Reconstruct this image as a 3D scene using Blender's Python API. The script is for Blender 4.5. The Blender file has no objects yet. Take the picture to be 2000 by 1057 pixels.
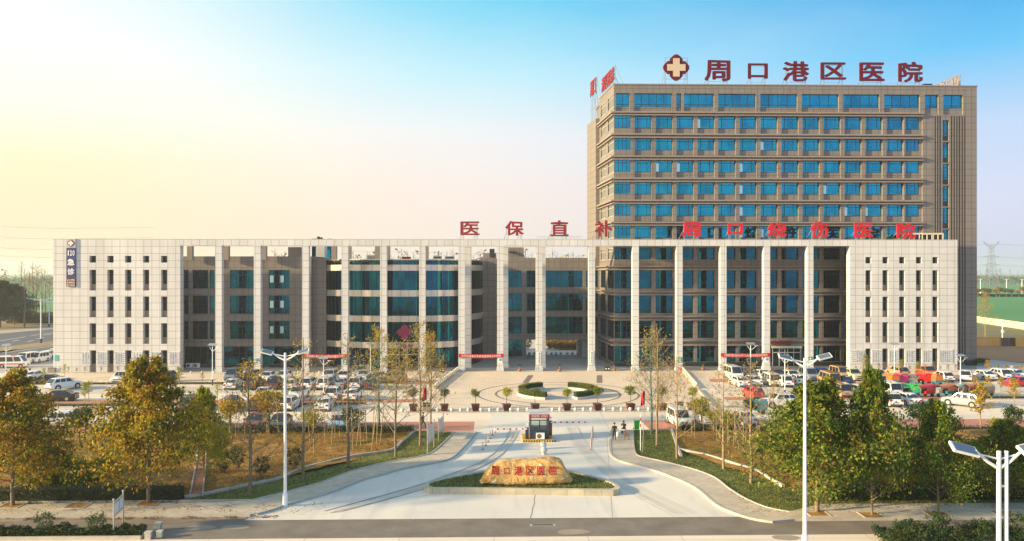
import bpy, bmesh, math, random
from mathutils import Vector, Matrix, noise as mnoise
R = math.radians
random.seed(7)
S = bpy.context.scene
COL = S.collection

# ------------------------------------------------------------ camera
YAW = math.atan(35/1550.0); CH = 17.0; FPX = 1550.0; HOR = 530.0
cam = bpy.data.cameras.new('camera'); camo = bpy.data.objects.new('camera', cam); COL.objects.link(camo)
camo.location = (0, 0, CH); camo.rotation_euler = (R(90), 0, -YAW)
cam.sensor_width = 36; cam.lens = FPX/2000*36; cam.shift_y = (HOR-528.5)/2000
cam.clip_start = 0.5; cam.clip_end = 20000
S.camera = camo

# ------------------------------------------------------------ world and sun
SUN_AZ = 76.0     # degrees from -y towards -x
SUN_EL = 15.0
w = bpy.data.worlds.new("World"); S.world = w; w.use_nodes = True
nt = w.node_tree; N = nt.nodes; L = nt.links
bg = N['Background']; bg.inputs['Strength'].default_value = 0.1
sky = N.new('ShaderNodeTexSky'); sky.sky_type = 'NISHITA'; sky.sun_disc = False
sky.sun_elevation = R(SUN_EL); sky.sun_rotation = R(180+SUN_AZ); sky.dust_density = 2.5; sky.air_density = 1.2; sky.ozone_density = 2.0
def srgb(r, g, b):
    f = lambda c: ((c/255+0.055)/1.055)**2.4 if c/255 > 0.04045 else c/255/12.92
    return (f(r), f(g), f(b), 1)
tc = N.new('ShaderNodeTexCoord'); sep = N.new('ShaderNodeSeparateXYZ'); L.new(tc.outputs['Generated'], sep.inputs[0])
def ramp(stops, src):
    cr = N.new('ShaderNodeValToRGB'); e = cr.color_ramp.elements
    e[0].position, e[0].color = stops[0][0], srgb(*stops[0][1]); e[1].position, e[1].color = stops[-1][0], srgb(*stops[-1][1])
    for p, c in stops[1:-1]:
        x = e.new(p); x.color = srgb(*c)
    L.new(src, cr.inputs[0]); return cr.outputs[0]
def skym(op, a, b=None):
    m = N.new('ShaderNodeMath'); m.operation = op
    for i, v in enumerate((a, b)):
        if v is None: continue
        if isinstance(v, (int, float)): m.inputs[i].default_value = v
        else: L.new(v, m.inputs[i])
    return m.outputs[0]
ez = sep.outputs['Z']
le = ramp([(0.0,(250,222,182)),(.06,(255,230,190)),(.12,(255,240,200)),(.18,(255,251,232)),(.24,(254,253,246)),(.34,(226,244,248)),(.5,(190,220,235)),(1,(150,185,215))], ez)
mi = ramp([(0.0,(243,224,212)),(.1,(245,231,223)),(.17,(236,237,238)),(.24,(190,233,245)),(.32,(118,210,240)),(.5,(165,205,228)),(1,(150,185,215))], ez)
ri = ramp([(0.0,(205,208,232)),(.08,(208,214,240)),(.16,(190,212,242)),(.24,(100,192,240)),(.32,(38,158,224)),(.5,(90,165,215)),(1,(150,185,215))], ez)
sx = sep.outputs['X']
mixa = N.new('ShaderNodeMix'); mixa.data_type = 'RGBA'; mixb = N.new('ShaderNodeMix'); mixb.data_type = 'RGBA'
mr1 = N.new('ShaderNodeMapRange'); mr1.interpolation_type = 'SMOOTHSTEP'; mr1.inputs[1].default_value = -.50; mr1.inputs[2].default_value = -.02; L.new(sx, mr1.inputs[0])
mr2 = N.new('ShaderNodeMapRange'); mr2.interpolation_type = 'SMOOTHSTEP'; mr2.inputs[1].default_value = -.1; mr2.inputs[2].default_value = .55; L.new(sx, mr2.inputs[0])
L.new(mr1.outputs[0], mixa.inputs[0]); L.new(le, mixa.inputs[6]); L.new(mi, mixa.inputs[7])
L.new(mr2.outputs[0], mixb.inputs[0]); L.new(mixa.outputs[2], mixb.inputs[6]); L.new(ri, mixb.inputs[7])
# thin drifting veil in the colour
nz = N.new('ShaderNodeTexNoise'); nz.inputs['Scale'].default_value = 2.2; nz.inputs['Detail'].default_value = 4
mpn = N.new('ShaderNodeMapping'); mpn.inputs['Scale'].default_value = (1, 1, 3.5); L.new(tc.outputs['Generated'], mpn.inputs[0]); L.new(mpn.outputs[0], nz.inputs['Vector'])
vr = N.new('ShaderNodeMapRange'); vr.inputs[1].default_value = .45; vr.inputs[2].default_value = .75; vr.inputs[3].default_value = 0; vr.inputs[4].default_value = .14; L.new(nz.outputs[0], vr.inputs[0])
mixv = N.new('ShaderNodeMix'); mixv.data_type = 'RGBA'; L.new(vr.outputs[0], mixv.inputs[0]); L.new(mixb.outputs[2], mixv.inputs[6]); mixv.inputs[7].default_value = (1, .98, .97, 1)
SKYGAIN = 4.9    # at strength 0.1 the gradient reads ~1
g1 = N.new('ShaderNodeVectorMath'); g1.operation = 'SCALE'; g1.inputs['Scale'].default_value = SKYGAIN; L.new(mixv.outputs[2], g1.inputs[0])
g2 = N.new('ShaderNodeVectorMath'); g2.operation = 'SCALE'; g2.inputs['Scale'].default_value = 0.05; L.new(sky.outputs[0], g2.inputs[0])
ga = N.new('ShaderNodeVectorMath'); ga.operation = 'ADD'; L.new(g1.outputs[0], ga.inputs[0]); L.new(g2.outputs[0], ga.inputs[1])
L.new(ga.outputs[0], bg.inputs['Color'])

sl = bpy.data.lights.new('sun', 'SUN'); sl.energy = 5.0; sl.angle = R(2.5); sl.color = (1.0, .77, .41)
so = bpy.data.objects.new('sun', sl); COL.objects.link(so)
sd = Vector((-math.sin(R(SUN_AZ))*math.cos(R(SUN_EL)), -math.cos(R(SUN_AZ))*math.cos(R(SUN_EL)), math.sin(R(SUN_EL))))
so.rotation_euler = sd.to_track_quat('Z', 'Y').to_euler()
S.view_settings.view_transform = 'Standard'; S.view_settings.look = 'None'; S.view_settings.exposure = 1.12; S.view_settings.gamma = 1
S.cycles.max_bounces = 10; S.cycles.diffuse_bounces = 2; S.cycles.glossy_bounces = 3; S.cycles.transparent_max_bounces = 10; S.cycles.transmission_bounces = 10
S.cycles.use_denoising = True

# ------------------------------------------------------------ photo pixel -> real place
FX, FY = math.sin(YAW), math.cos(YAW)
def G(px, py, z=0.0):
    D = FPX*(CH-z)/(py-HOR); u = (px-1000)/FPX
    return (D*(FX+u*FY), D*(FY-u*FX))
def XY(px, Y):
    u = (px-1000)/FPX; return Y*(FX+u*FY)/(FY-u*FX)
def ZZ(py, Y, px=1000):
    u = (px-1000)/FPX; return CH-(py-HOR)*(Y/(FY-u*FX))/FPX

# ------------------------------------------------------------ materials
MATS = {}
def mat(name, col, rough=.6, metal=0.0, var=0.0, vscale=1.0, spec=.5, bump=0.0, bscale=20.0, col2=None, emit=None):
    if name in MATS: return MATS[name]
    m = bpy.data.materials.new(name); m.use_nodes = True; n = m.node_tree.nodes; l = m.node_tree.links
    p = n['Principled BSDF']; p.inputs['Base Color'].default_value = (*col, 1); p.inputs['Roughness'].default_value = rough
    p.inputs['Metallic'].default_value = metal; p.inputs['Specular IOR Level'].default_value = spec
    geo = n.new('ShaderNodeNewGeometry')
    if var or col2:
        t = n.new('ShaderNodeTexNoise'); t.inputs['Scale'].default_value = vscale; t.inputs['Detail'].default_value = 6; t.inputs['Roughness'].default_value = .62
        l.new(geo.outputs['Position'], t.inputs['Vector'])
        mr = n.new('ShaderNodeMapRange'); mr.inputs[1].default_value = .3; mr.inputs[2].default_value = .7; l.new(t.outputs[0], mr.inputs[0])
        mx = n.new('ShaderNodeMix'); mx.data_type = 'RGBA'; l.new(mr.outputs[0], mx.inputs[0])
        if col2:
            mx.inputs[6].default_value = (*col, 1); mx.inputs[7].default_value = (*col2, 1)
        else:
            mx.inputs[6].default_value = (*[c*(1-var) for c in col], 1); mx.inputs[7].default_value = (*[min(1, c*(1+var)) for c in col], 1)
        l.new(mx.outputs[2], p.inputs['Base Color'])
    if bump:
        t2 = n.new('ShaderNodeTexNoise'); t2.inputs['Scale'].default_value = bscale; t2.inputs['Detail'].default_value = 3; l.new(geo.outputs['Position'], t2.inputs['Vector'])
        b = n.new('ShaderNodeBump'); b.inputs['Strength'].default_value = bump; b.inputs['Distance'].default_value = .05; l.new(t2.outputs[0], b.inputs['Height']); l.new(b.outputs[0], p.inputs['Normal'])
    MATS[name] = m; return m
def tile(name, col, mortar, bw, bh, ms, var=.05, ground=False, rough=.5, offset=0.0, stain=.12, sscale=.12, ox=0.0, oz=0.0, streak=False):
    m = bpy.data.materials.new(name); m.use_nodes = True; n = m.node_tree.nodes; l = m.node_tree.links
    p = n['Principled BSDF']; p.inputs['Roughness'].default_value = rough
    geo = n.new('ShaderNodeNewGeometry'); sp = n.new('ShaderNodeSeparateXYZ'); l.new(geo.outputs['Position'], sp.inputs[0])
    cb = n.new('ShaderNodeCombineXYZ')
    if ground: l.new(sp.outputs[0], cb.inputs[0]); l.new(sp.outputs[1], cb.inputs[1])
    else:
        ad = n.new('ShaderNodeMath'); ad.operation = 'ADD'; l.new(sp.outputs[0], ad.inputs[0]); l.new(sp.outputs[1], ad.inputs[1])
        ao = n.new('ShaderNodeMath'); ao.operation = 'ADD'; ao.inputs[1].default_value = 400+ox; l.new(ad.outputs[0], ao.inputs[0]); l.new(ao.outputs[0], cb.inputs[0])
        az = n.new('ShaderNodeMath'); az.operation = 'ADD'; az.inputs[1].default_value = 100+oz; l.new(sp.outputs[2], az.inputs[0]); l.new(az.outputs[0], cb.inputs[1])
    b = n.new('ShaderNodeTexBrick'); l.new(cb.outputs[0], b.inputs['Vector']); b.offset = offset; b.squash = 1
    b.inputs['Scale'].default_value = 1; b.inputs['Brick Width'].default_value = bw; b.inputs['Row Height'].default_value = bh; b.inputs['Mortar Size'].default_value = ms; b.inputs['Mortar Smooth'].default_value = .1
    b.inputs['Color1'].default_value = (*[c*(1-var) for c in col], 1); b.inputs['Color2'].default_value = (*[c*(1+var) for c in col], 1); b.inputs['Mortar'].default_value = (*mortar, 1)
    t = n.new('ShaderNodeTexNoise'); t.inputs['Scale'].default_value = sscale; t.inputs['Detail'].default_value = 7; t.inputs['Roughness'].default_value = .65
    if streak:
        mp = n.new('ShaderNodeMapping'); mp.inputs['Scale'].default_value = (3, 3, .35); l.new(geo.outputs['Position'], mp.inputs[0]); l.new(mp.outputs[0], t.inputs['Vector'])
    else: l.new(geo.outputs['Position'], t.inputs['Vector'])
    mr = n.new('ShaderNodeMapRange'); mr.inputs[1].default_value = .3; mr.inputs[2].default_value = .7; mr.inputs[3].default_value = 1-stain; mr.inputs[4].default_value = 1+stain; l.new(t.outputs[0], mr.inputs[0])
    v = n.new('ShaderNodeVectorMath'); v.operation = 'SCALE'; l.new(b.outputs[0], v.inputs[0]); l.new(mr.outputs[0], v.inputs['Scale'])
    l.new(v.outputs[0], p.inputs['Base Color'])
    bp = n.new('ShaderNodeBump'); bp.inputs['Strength'].default_value = .15; bp.inputs['Distance'].default_value = .02; bp.invert = True; l.new(b.outputs['Fac'], bp.inputs['Height']); l.new(bp.outputs[0], p.inputs['Normal'])
    MATS[name] = m; return m
def glassmat(name, col, rough=.05, metal=.85, wob=.02, col2=None, pane=1.2):
    m = bpy.data.materials.new(name); m.use_nodes = True; n = m.node_tree.nodes; l = m.node_tree.links
    p = n['Principled BSDF']; p.inputs['Roughness'].default_value = rough; p.inputs['Metallic'].default_value = metal
    geo = n.new('ShaderNodeNewGeometry')
    t = n.new('ShaderNodeTexNoise'); t.inputs['Scale'].default_value = .35; t.inputs['Detail'].default_value = 5; l.new(geo.outputs['Position'], t.inputs['Vector'])
    mr = n.new('ShaderNodeMapRange'); mr.inputs[1].default_value = .35; mr.inputs[2].default_value = .65; l.new(t.outputs[0], mr.inputs[0])
    # pane to pane colour differences, painting in curtains and each sheet's varied reflection
    sp = n.new('ShaderNodeVectorMath'); sp.operation = 'DIVIDE'; sp.inputs[1].default_value = (pane, 50, 3.9); l.new(geo.outputs['Position'], sp.inputs[0])
    fl = n.new('ShaderNodeVectorMath'); fl.operation = 'FLOOR'; l.new(sp.outputs[0], fl.inputs[0])
    wn = n.new('ShaderNodeTexWhiteNoise'); l.new(fl.outputs[0], wn.inputs['Vector'])
    av = n.new('ShaderNodeMath'); av.operation = 'MULTIPLY_ADD'; av.inputs[1].default_value = .5; l.new(wn.outputs['Value'], av.inputs[0])
    hv = n.new('ShaderNodeMath'); hv.operation = 'MULTIPLY'; hv.inputs[1].default_value = .5; l.new(mr.outputs[0], hv.inputs[0]); l.new(hv.outputs[0], av.inputs[2])
    mx = n.new('ShaderNodeMix'); mx.data_type = 'RGBA'; l.new(av.outputs[0], mx.inputs[0]); mx.inputs[6].default_value = (*col, 1); mx.inputs[7].default_value = (*(col2 or [c*1.4 for c in col]), 1)
    l.new(mx.outputs[2], p.inputs['Base Color'])
    t2 = n.new('ShaderNodeTexNoise'); t2.inputs['Scale'].default_value = .9; t2.inputs['Detail'].default_value = 2; l.new(geo.outputs['Position'], t2.inputs['Vector'])
    b = n.new('ShaderNodeBump'); b.inputs['Strength'].default_value = wob; b.inputs['Distance'].default_value = .3; l.new(t2.outputs[0], b.inputs['Height']); l.new(b.outputs[0], p.inputs['Normal'])
    MATS[name] = m; return m
def leafmat(name, cols, trans=.45, rough=.55):
    m = bpy.data.materials.new(name); m.use_nodes = True; n = m.node_tree.nodes; l = m.node_tree.links
    p = n['Principled BSDF']; p.inputs['Roughness'].default_value = rough; p.inputs['Specular IOR Level'].default_value = .25
    geo = n.new('ShaderNodeNewGeometry'); cr = n.new('ShaderNodeValToRGB'); e = cr.color_ramp.elements
    k = len(cols); e[0].position = 0; e[0].color = (*cols[0], 1); e[1].position = 1; e[1].color = (*cols[-1], 1)
    for i in range(1, k-1):
        q = e.new(i/(k-1)); q.color = (*cols[i], 1)
    t = n.new('ShaderNodeTexNoise'); t.inputs['Scale'].default_value = .55; t.inputs['Detail'].default_value = 3; l.new(geo.outputs['Position'], t.inputs['Vector'])
    mr = n.new('ShaderNodeMapRange'); mr.inputs[1].default_value = .3; mr.inputs[2].default_value = .7; mr.inputs[3].default_value = -.35; mr.inputs[4].default_value = .35; l.new(t.outputs[0], mr.inputs[0])
    a = n.new('ShaderNodeMath'); a.operation = 'ADD'; a.use_clamp = True; l.new(geo.outputs['Random Per Island'], a.inputs[0]); l.new(mr.outputs[0], a.inputs[1])
    l.new(a.outputs[0], cr.inputs[0]); l.new(cr.outputs[0], p.inputs['Base Color'])
    tr = n.new('ShaderNodeBsdfTranslucent'); l.new(cr.outputs[0], tr.inputs[0]); ms = n.new('ShaderNodeMixShader'); ms.inputs[0].default_value = trans
    l.new(p.outputs[0], ms.inputs[1]); l.new(tr.outputs[0], ms.inputs[2]); l.new(ms.outputs[0], n['Material Output'].inputs[0])
    MATS[name] = m; return m

M_cream = tile('pale stone panel', (.605,.60,.615), (.35,.34,.345), 1.33, 1.19, .045, var=.035, ox=.1, oz=.2, streak=True)
M_brown = tile('brown stone panel', (.205,.178,.165), (.105,.092,.086), 1.18, 1.19, .045, var=.04, oz=.2, streak=True, stain=.1)
M_brownplain = mat('brown stone trim', (.24,.20,.175), .55, var=.08, vscale=.8)
M_ledge = mat('ledge stone', (.27,.225,.20), .55, var=.08, vscale=.8)
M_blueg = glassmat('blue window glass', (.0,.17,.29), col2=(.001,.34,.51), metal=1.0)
M_darkreflg = glassmat('teal glass dark reflection tint', (.0,.055,.10), col2=(.001,.125,.19), metal=1.0)  # darker tint than the blue glass, dim reflections put into the colour
M_darkg = glassmat('dark slot glass', (.006,.03,.05), col2=(.012,.05,.075), metal=.6)
M_frame = mat('dark window frame', (.012,.035,.06), .4)
M_pframe = mat('pale window frame', (.55,.52,.48), .4)
M_white = mat('white paint', (.84,.85,.87), .35, var=.03)
M_metal = mat('galvanised steel', (.45,.46,.48), .4, metal=.6)
M_dark = mat('dark plinth', (.02,.025,.03), .5)
M_black = mat('black', (.012,.012,.014), .5)
M_red = mat('sign red', (.26,.006,.012), .45, var=.05)
M_redb = mat('banner red', (.50,.004,.014), .6, var=.08, vscale=3)
M_whitetxt = mat('white lettering', (.85,.85,.85), .5)
M_navy = mat('sign navy', (.012,.03,.16), .5)
M_roof = mat('roof screed', (.33,.31,.29), .8, var=.2, vscale=.6)
M_conc = mat('concrete', (.60,.56,.50), .8, var=.10, vscale=.25, bump=.1)
M_kerb = mat('kerb stone', (.46,.42,.37), .8, var=.14, vscale=1.5)
M_trunk = mat('bark', (.20,.15,.10), .9, var=.35, vscale=6)
M_twig = mat('pale twig bark', (.30,.22,.13), .9, var=.3, vscale=5)
M_greentr = mat('wrapped trunk', (.05,.14,.15), .9, var=.3, vscale=5)

# ------------------------------------------------------------ mesh builder
class MB:
    def __init__(s): s.v = []; s.f = []; s.m = []
    def face(s, pts, m=0):
        b = len(s.v); s.v.extend(pts); s.f.append(tuple(range(b, b+len(pts)))); s.m.append(m)
    def box(s, x0, x1, y0, y1, z0, z1, m=0):
        b = len(s.v); s.v += [(x0,y0,z0),(x1,y0,z0),(x1,y1,z0),(x0,y1,z0),(x0,y0,z1),(x1,y0,z1),(x1,y1,z1),(x0,y1,z1)]
        for q in ((0,3,2,1),(4,5,6,7),(0,1,5,4),(1,2,6,5),(2,3,7,6),(3,0,4,7)): s.f.append(tuple(b+i for i in q)); s.m.append(m)
        return s
    def prism(s, poly, z0, z1, m=0, mt=None):
        n = len(poly); b = len(s.v); ar = sum(poly[i][0]*poly[(i+1)%n][1]-poly[(i+1)%n][0]*poly[i][1] for i in range(n))
        if ar < 0: poly = poly[::-1]
        s.v += [(x,y,z0) for x,y in poly]+[(x,y,z1) for x,y in poly]
        s.f.append(tuple(b+n+i for i in range(n))); s.m.append(m if mt is None else mt); s.f.append(tuple(b+n-1-i for i in range(n))); s.m.append(m)
        for i in range(n): s.f.append((b+i, b+(i+1)%n, b+n+(i+1)%n, b+n+i)); s.m.append(m)
        return s
    def cyl(s, p0, p1, r0, r1=None, n=8, m=0, cap=True):
        r1 = r0 if r1 is None else r1; p0 = Vector(p0); p1 = Vector(p1); d = (p1-p0)
        if d.length < 1e-6: return s
        d.normalize(); a = d.orthogonal().normalized(); c = d.cross(a); b = len(s.v)
        for p, r in ((p0, r0), (p1, r1)):
            for i in range(n):
                t = 2*math.pi*i/n; q = p+a*(math.cos(t)*r)+c*(math.sin(t)*r); s.v.append(tuple(q))
        for i in range(n): s.f.append((b+i, b+(i+1)%n, b+n+(i+1)%n, b+n+i)); s.m.append(m)
        if cap: s.f.append(tuple(b+n+i for i in range(n))); s.m.append(m); s.f.append(tuple(b+n-1-i for i in range(n))); s.m.append(m)
        return s
    def tube(s, pts, rs, n=6, m=0):
        for i in range(len(pts)-1): s.cyl(pts[i], pts[i+1], rs[i], rs[i+1], n, m, cap=(i == len(pts)-2))
        return s
    def ball(s, c, r, nu=10, nv=6, m=0, sz=1.0):
        b = len(s.v); s.v.append((c[0],c[1],c[2]-r*sz))
        for j in range(1, nv):
            t = math.pi*j/nv-math.pi/2
            for i in range(nu):
                p = 2*math.pi*i/nu; s.v.append((c[0]+r*math.cos(t)*math.cos(p), c[1]+r*math.cos(t)*math.sin(p), c[2]+r*sz*math.sin(t)))
        s.v.append((c[0],c[1],c[2]+r*sz)); e = len(s.v)-1
        for i in range(nu):
            s.f.append((b, b+1+(i+1)%nu, b+1+i)); s.m.append(m)
            s.f.append((e, e-nu+i, e-nu+(i+1)%nu)); s.m.append(m)
        for j in range(nv-2):
            for i in range(nu):
                q = b+1+j*nu; s.f.append((q+i, q+(i+1)%nu, q+nu+(i+1)%nu, q+nu+i)); s.m.append(m)
        return s
    def lathe(s, prof, c=(0,0,0), n=12, m=0):
        b = len(s.v); k = len(prof)
        for r, z in prof:
            for i in range(n):
                p = 2*math.pi*i/n; s.v.append((c[0]+r*math.cos(p), c[1]+r*math.sin(p), c[2]+z))
        for j in range(k-1):
            for i in range(n): s.f.append((b+j*n+i, b+j*n+(i+1)%n, b+(j+1)*n+(i+1)%n, b+(j+1)*n+i)); s.m.append(m)
        s.f.append(tuple(b+(k-1)*n+i for i in range(n))); s.m.append(m)
        return s
    def leaf(s, c, size, m=0, rnd=random, flat=0.0):
        a = Vector((rnd.gauss(0,1), rnd.gauss(0,1), rnd.gauss(0,1)*(1-flat)+.001)).normalized(); u = a.orthogonal().normalized(); v = a.cross(u)
        t = rnd.random()*6.28; u2 = u*math.cos(t)+v*math.sin(t); v2 = a.cross(u2); q = size*(.7+.6*rnd.random()); r = q*.62; c = Vector(c)
        b = len(s.v); s.v += [tuple(c-u2*q), tuple(c-v2*r), tuple(c+u2*q), tuple(c+v2*r)]; s.f.append((b,b+1,b+2,b+3)); s.m.append(m)
    def data(s, name, mats, smooth=False):
        me = bpy.data.meshes.new(name); me.from_pydata([tuple(p) for p in s.v], [], s.f)
        for x in (mats if isinstance(mats, (list, tuple)) else [mats]): me.materials.append(x)
        if any(s.m): me.polygons.foreach_set('material_index', s.m)
        if smooth: me.polygons.foreach_set('use_smooth', [True]*len(me.polygons))
        me.update(); return me
    def build(s, name, mats, parent=None, loc=(0,0,0), rz=0.0, smooth=False):
        return ob(name, s.data(name, mats, smooth), parent, loc, rz)
def ob(name, me, parent=None, loc=(0,0,0), rz=0.0, scale=None):
    o = bpy.data.objects.new(name, me); COL.objects.link(o); o.location = loc; o.rotation_euler = (0,0,rz)
    if parent is not None: o.parent = parent
    if scale is not None: o.scale = scale
    return o
def tag(o, label=None, cat=None, group=None, kind=None):
    if label: o['label'] = label
    if cat: o['category'] = cat
    if group: o['group'] = group
    if kind: o['kind'] = kind
    return o
def thing(name, label, cat, loc=(0,0,0), rz=0.0, group=None): return tag(ob(name, None, None, loc, rz), label, cat, group)
def copy_tree(o, parent=None):
    c = o.copy(); COL.objects.link(c)
    if parent is not None: c.parent = parent
    for ch in KIDS.get(o.name, []):
        copy_tree(ch, c)
    return c
KIDS = {}
def index_kids(o):
    KIDS[o.name] = list(o.children)
    for c in o.children: index_kids(c)
def struct(name, mb, m, **k): return tag(mb.build(name, m, **k), kind='structure')

# text as mesh, facing -y, glyph fitted into a box
_tx = {}
def glyph(ch, off=0.0, res=3):
    k = (ch, off)
    if k in _tx: return _tx[k]
    cu = bpy.data.curves.new('glyph', 'FONT'); cu.body = ch; cu.size = 1; cu.offset = off; cu.extrude = .0; cu.resolution_u = res; cu.fill_mode = 'FRONT'
    o = bpy.data.objects.new('glyph', cu); COL.objects.link(o); dg = bpy.context.evaluated_depsgraph_get(); dg.update()
    me = bpy.data.meshes.new_from_object(o.evaluated_get(dg)); bpy.data.objects.remove(o); bpy.data.curves.remove(cu)
    v = [tuple(x.co) for x in me.vertices]; f = [tuple(p.vertices) for p in me.polygons]; bpy.data.meshes.remove(me)
    if not v: _tx[k] = None; return None
    x0 = min(p[0] for p in v); x1 = max(p[0] for p in v); y0 = min(p[1] for p in v); y1 = max(p[1] for p in v)
    _tx[k] = (v, f, x0, x1, y0, y1); return _tx[k]
def put_glyph(mb, ch, x0, x1, z0, z1, y, depth=0.0, off=0.0, m=0, keep=False, wave=0.0):
    if off > .011:
        k = 4 if off < .03 else 6; dx, dz = (x1-x0)*off*.8, (z1-z0)*off*.55; x0 += dx; x1 -= dx; z0 += dz; z1 -= dz
        for i in range(k):
            a = 2*math.pi*i/k+.4; sx, sz = dx*math.cos(a), dz*math.sin(a); e = .0025*(i+1)
            put_glyph(mb, ch, x0+sx, x1+sx, z0+sz, z1+sz, y-e, depth+e*2 if depth else 0, 0, m, keep, wave)
    g = glyph(ch, 0)
    if not g: return
    v, f, a0, a1, b0, b1 = g
    if keep: a0, a1, b0, b1 = 0.0, 1.0, -.12, .88
    sx = (x1-x0)/max(.05, a1-a0); sz = (z1-z0)/max(.05, b1-b0)
    def T(p, yy):
        u = (p[0]-a0)*sx; t = (p[1]-b0)*sz
        cxn = u/max(.01, x1-x0)-.5
        return (x0+u, yy, z0+t+wave*(z1-z0)*(cxn*cxn*4-.5)*(.5-t/max(.01, z1-z0)))
    b = len(mb.v); mb.v += [T(p, y) for p in v]
    for q in f: mb.f.append(tuple(b+i for i in q)); mb.m.append(m)
    if depth > 0:
        edge = {}
        for q in f:
            for i in range(len(q)):
                e = (q[i], q[(i+1)%len(q)]); k = (min(e), max(e)); edge.setdefault(k, []).append(e)
        b2 = len(mb.v); mb.v += [T(p, y+depth) for p in v]
        for k, es in edge.items():
            if len(es) == 1: a, c = es[0]; mb.f.append((b+a, b2+a, b2+c, b+c)); mb.m.append(m)
        for q in f: mb.f.append(tuple(b2+i for i in reversed(q))); mb.m.append(m)
# ============================================================ BUILDINGS
Y0 = 135.0; YT = 141.5; YB = 153.5
def part(mb, name, mats, parent, smooth=False):
    o = mb.build(name, mats, parent, loc=tuple(-c for c in parent_loc(parent)), smooth=smooth); return o
def parent_loc(p):
    l = Vector(p.location)
    while p.parent: p = p.parent; l += Vector(p.location)
    return l
def holed_wall(mb, x0, x1, z0, z1, y, depth, holes, m=0, mr=None, back=True):
    """front wall in plane y with rectangular holes and their reveals, no overlapping faces"""
    xs = sorted(set([x0, x1]+[max(x0, min(x1, v)) for h in holes for v in h[:2]])); zs = sorted(set([z0, z1]+[max(z0, min(z1, v)) for h in holes for v in h[2:]]))
    def hole(cx, cz): return any(h[0] < cx < h[1] and h[2] < cz < h[3] for h in holes)
    nx, nz = len(xs)-1, len(zs)-1
    g = [[hole((xs[i]+xs[i+1])/2, (zs[j]+zs[j+1])/2) for j in range(nz)] for i in range(nx)]
    mr = m if mr is None else mr
    for j in range(nz):
        i = 0
        while i < nx:
            if g[i][j]: i += 1; continue
            k = i
            while k < nx and not g[k][j]: k += 1
            mb.face([(xs[i],y,zs[j]),(xs[k],y,zs[j]),(xs[k],y,zs[j+1]),(xs[i],y,zs[j+1])], m); i = k
    yd = y+depth
    for i in range(nx):
        for j in range(nz):
            if not g[i][j]: continue
            a, b, c, d = xs[i], xs[i+1], zs[j], zs[j+1]
            if i > 0 and not g[i-1][j]: mb.face([(a,y,c),(a,yd,c),(a,yd,d),(a,y,d)], mr)
            if i < nx-1 and not g[i+1][j]: mb.face([(b,yd,c),(b,y,c),(b,y,d),(b,yd,d)], mr)
            if j > 0 and not g[i][j-1]: mb.face([(a,y,c),(b,y,c),(b,yd,c),(a,yd,c)], mr)
            if j < nz-1 and not g[i][j+1]: mb.face([(a,yd,d),(b,yd,d),(b,y,d),(a,y,d)], mr)
def window(parent, x0, x1, z0, z1, y, glass, vs=(), hs=(), fw=.06, name='window', label=None, openp=None, fm=None, pane=True):
    """framed window: the frame is the part, its glass the sub-part"""
    f = MB(); yy = y-.05
    f.box(x0, x0+fw, yy, y+.05, z0, z1); f.box(x1-fw, x1, yy, y+.05, z0, z1); f.box(x0+fw, x1-fw, yy, y+.05, z0, z0+fw); f.box(x0+fw, x1-fw, yy, y+.05, z1-fw, z1)
    for v in vs: xv = x0+(x1-x0)*v; f.box(xv-.045, xv+.045, yy+.01, y+.02, z0+fw, z1-fw)
    for h in hs: zh = z0+(z1-z0)*h; f.box(x0+fw, x1-fw, yy+.02, y+.015, zh-.045, zh+.045)
    w_ = part(f, name, fm or M_frame, parent)
    if label: w_['label'] = label
    if pane:
        g = MB().face([(x0+.01,y+.03,z0+.01),(x1-.01,y+.03,z0+.01),(x1-.01,y+.03,z1-.01),(x0+.01,y+.03,z1-.01)]) if 0 else MB()
        g.box(x0+.01, x1-.01, y+.03, y+.05, z0+.01, z1-.01)
        part(g, 'pane', glass, w_)
    if openp:
        a, b = x0+(x1-x0)*openp[0], x0+(x1-x0)*openp[1]; h = MB(); h.box(a+.02, b-.02, yy-.03, yy-.005, z0+fw+.03, z0+(z1-z0)*openp[2]-.04)
        part(h, 'open_sash', M_sash, w_)
    return w_
M_sash = mat('bright sash glass', (.45,.72,.80), .12, metal=.6)

# ------------------------------------------------------------ outpatient wing with the long white colonnade
xL, xR = XY(104, Y0), XY(1870, Y0)
wing = thing('outpatient_building', 'long pale stone hospital block with a tall white colonnade and rounded glass hall', 'building', (0, Y0+3, 0))
ZTOP = 22.45; ZBM = 21.35
xLB = XY(352, Y0); xRB = XY(1660, Y0)
def end_block(xa, xb, cols, rows, name):
    mb = MB(); holes = []
    for c in cols:
        for r_ in rows: holes.append((c[0], c[1], r_[0], r_[1]))
    holed_wall(mb, xa, xb, 0, ZTOP, Y0, 1.0, holes)
    ys_ = Y0+1.4; inn, out = (xb, xa) if xb < 0 else (xa, xb); yo = YT+(12 if xb < 0 else -.02)
    mb.face([(inn,Y0,0),(inn,ys_,0),(inn,ys_,ZTOP),(inn,Y0,ZTOP)]); mb.face([(out,yo,0),(out,Y0,0),(out,Y0,ZTOP),(out,yo,ZTOP)])
    mb.face([(xb,ys_,0),(xa,ys_,0),(xa,ys_,ZTOP),(xb,ys_,ZTOP)]); mb.face([(xa,Y0,ZTOP),(xb,Y0,ZTOP),(xb,ys_,ZTOP),(xa,ys_,ZTOP)])
    e = .3 if out < 0 else -.3; mb.face([(out+e,ys_,0),(out+e,yo,0),(out+e,yo,ZTOP),(out+e,ys_,ZTOP)]); mb.face([(out,ys_,ZTOP),(out+e,ys_,ZTOP),(out+e,yo,ZTOP),(out,yo,ZTOP)])
    part(mb, name, M_cream, wing)
    return holes
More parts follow.
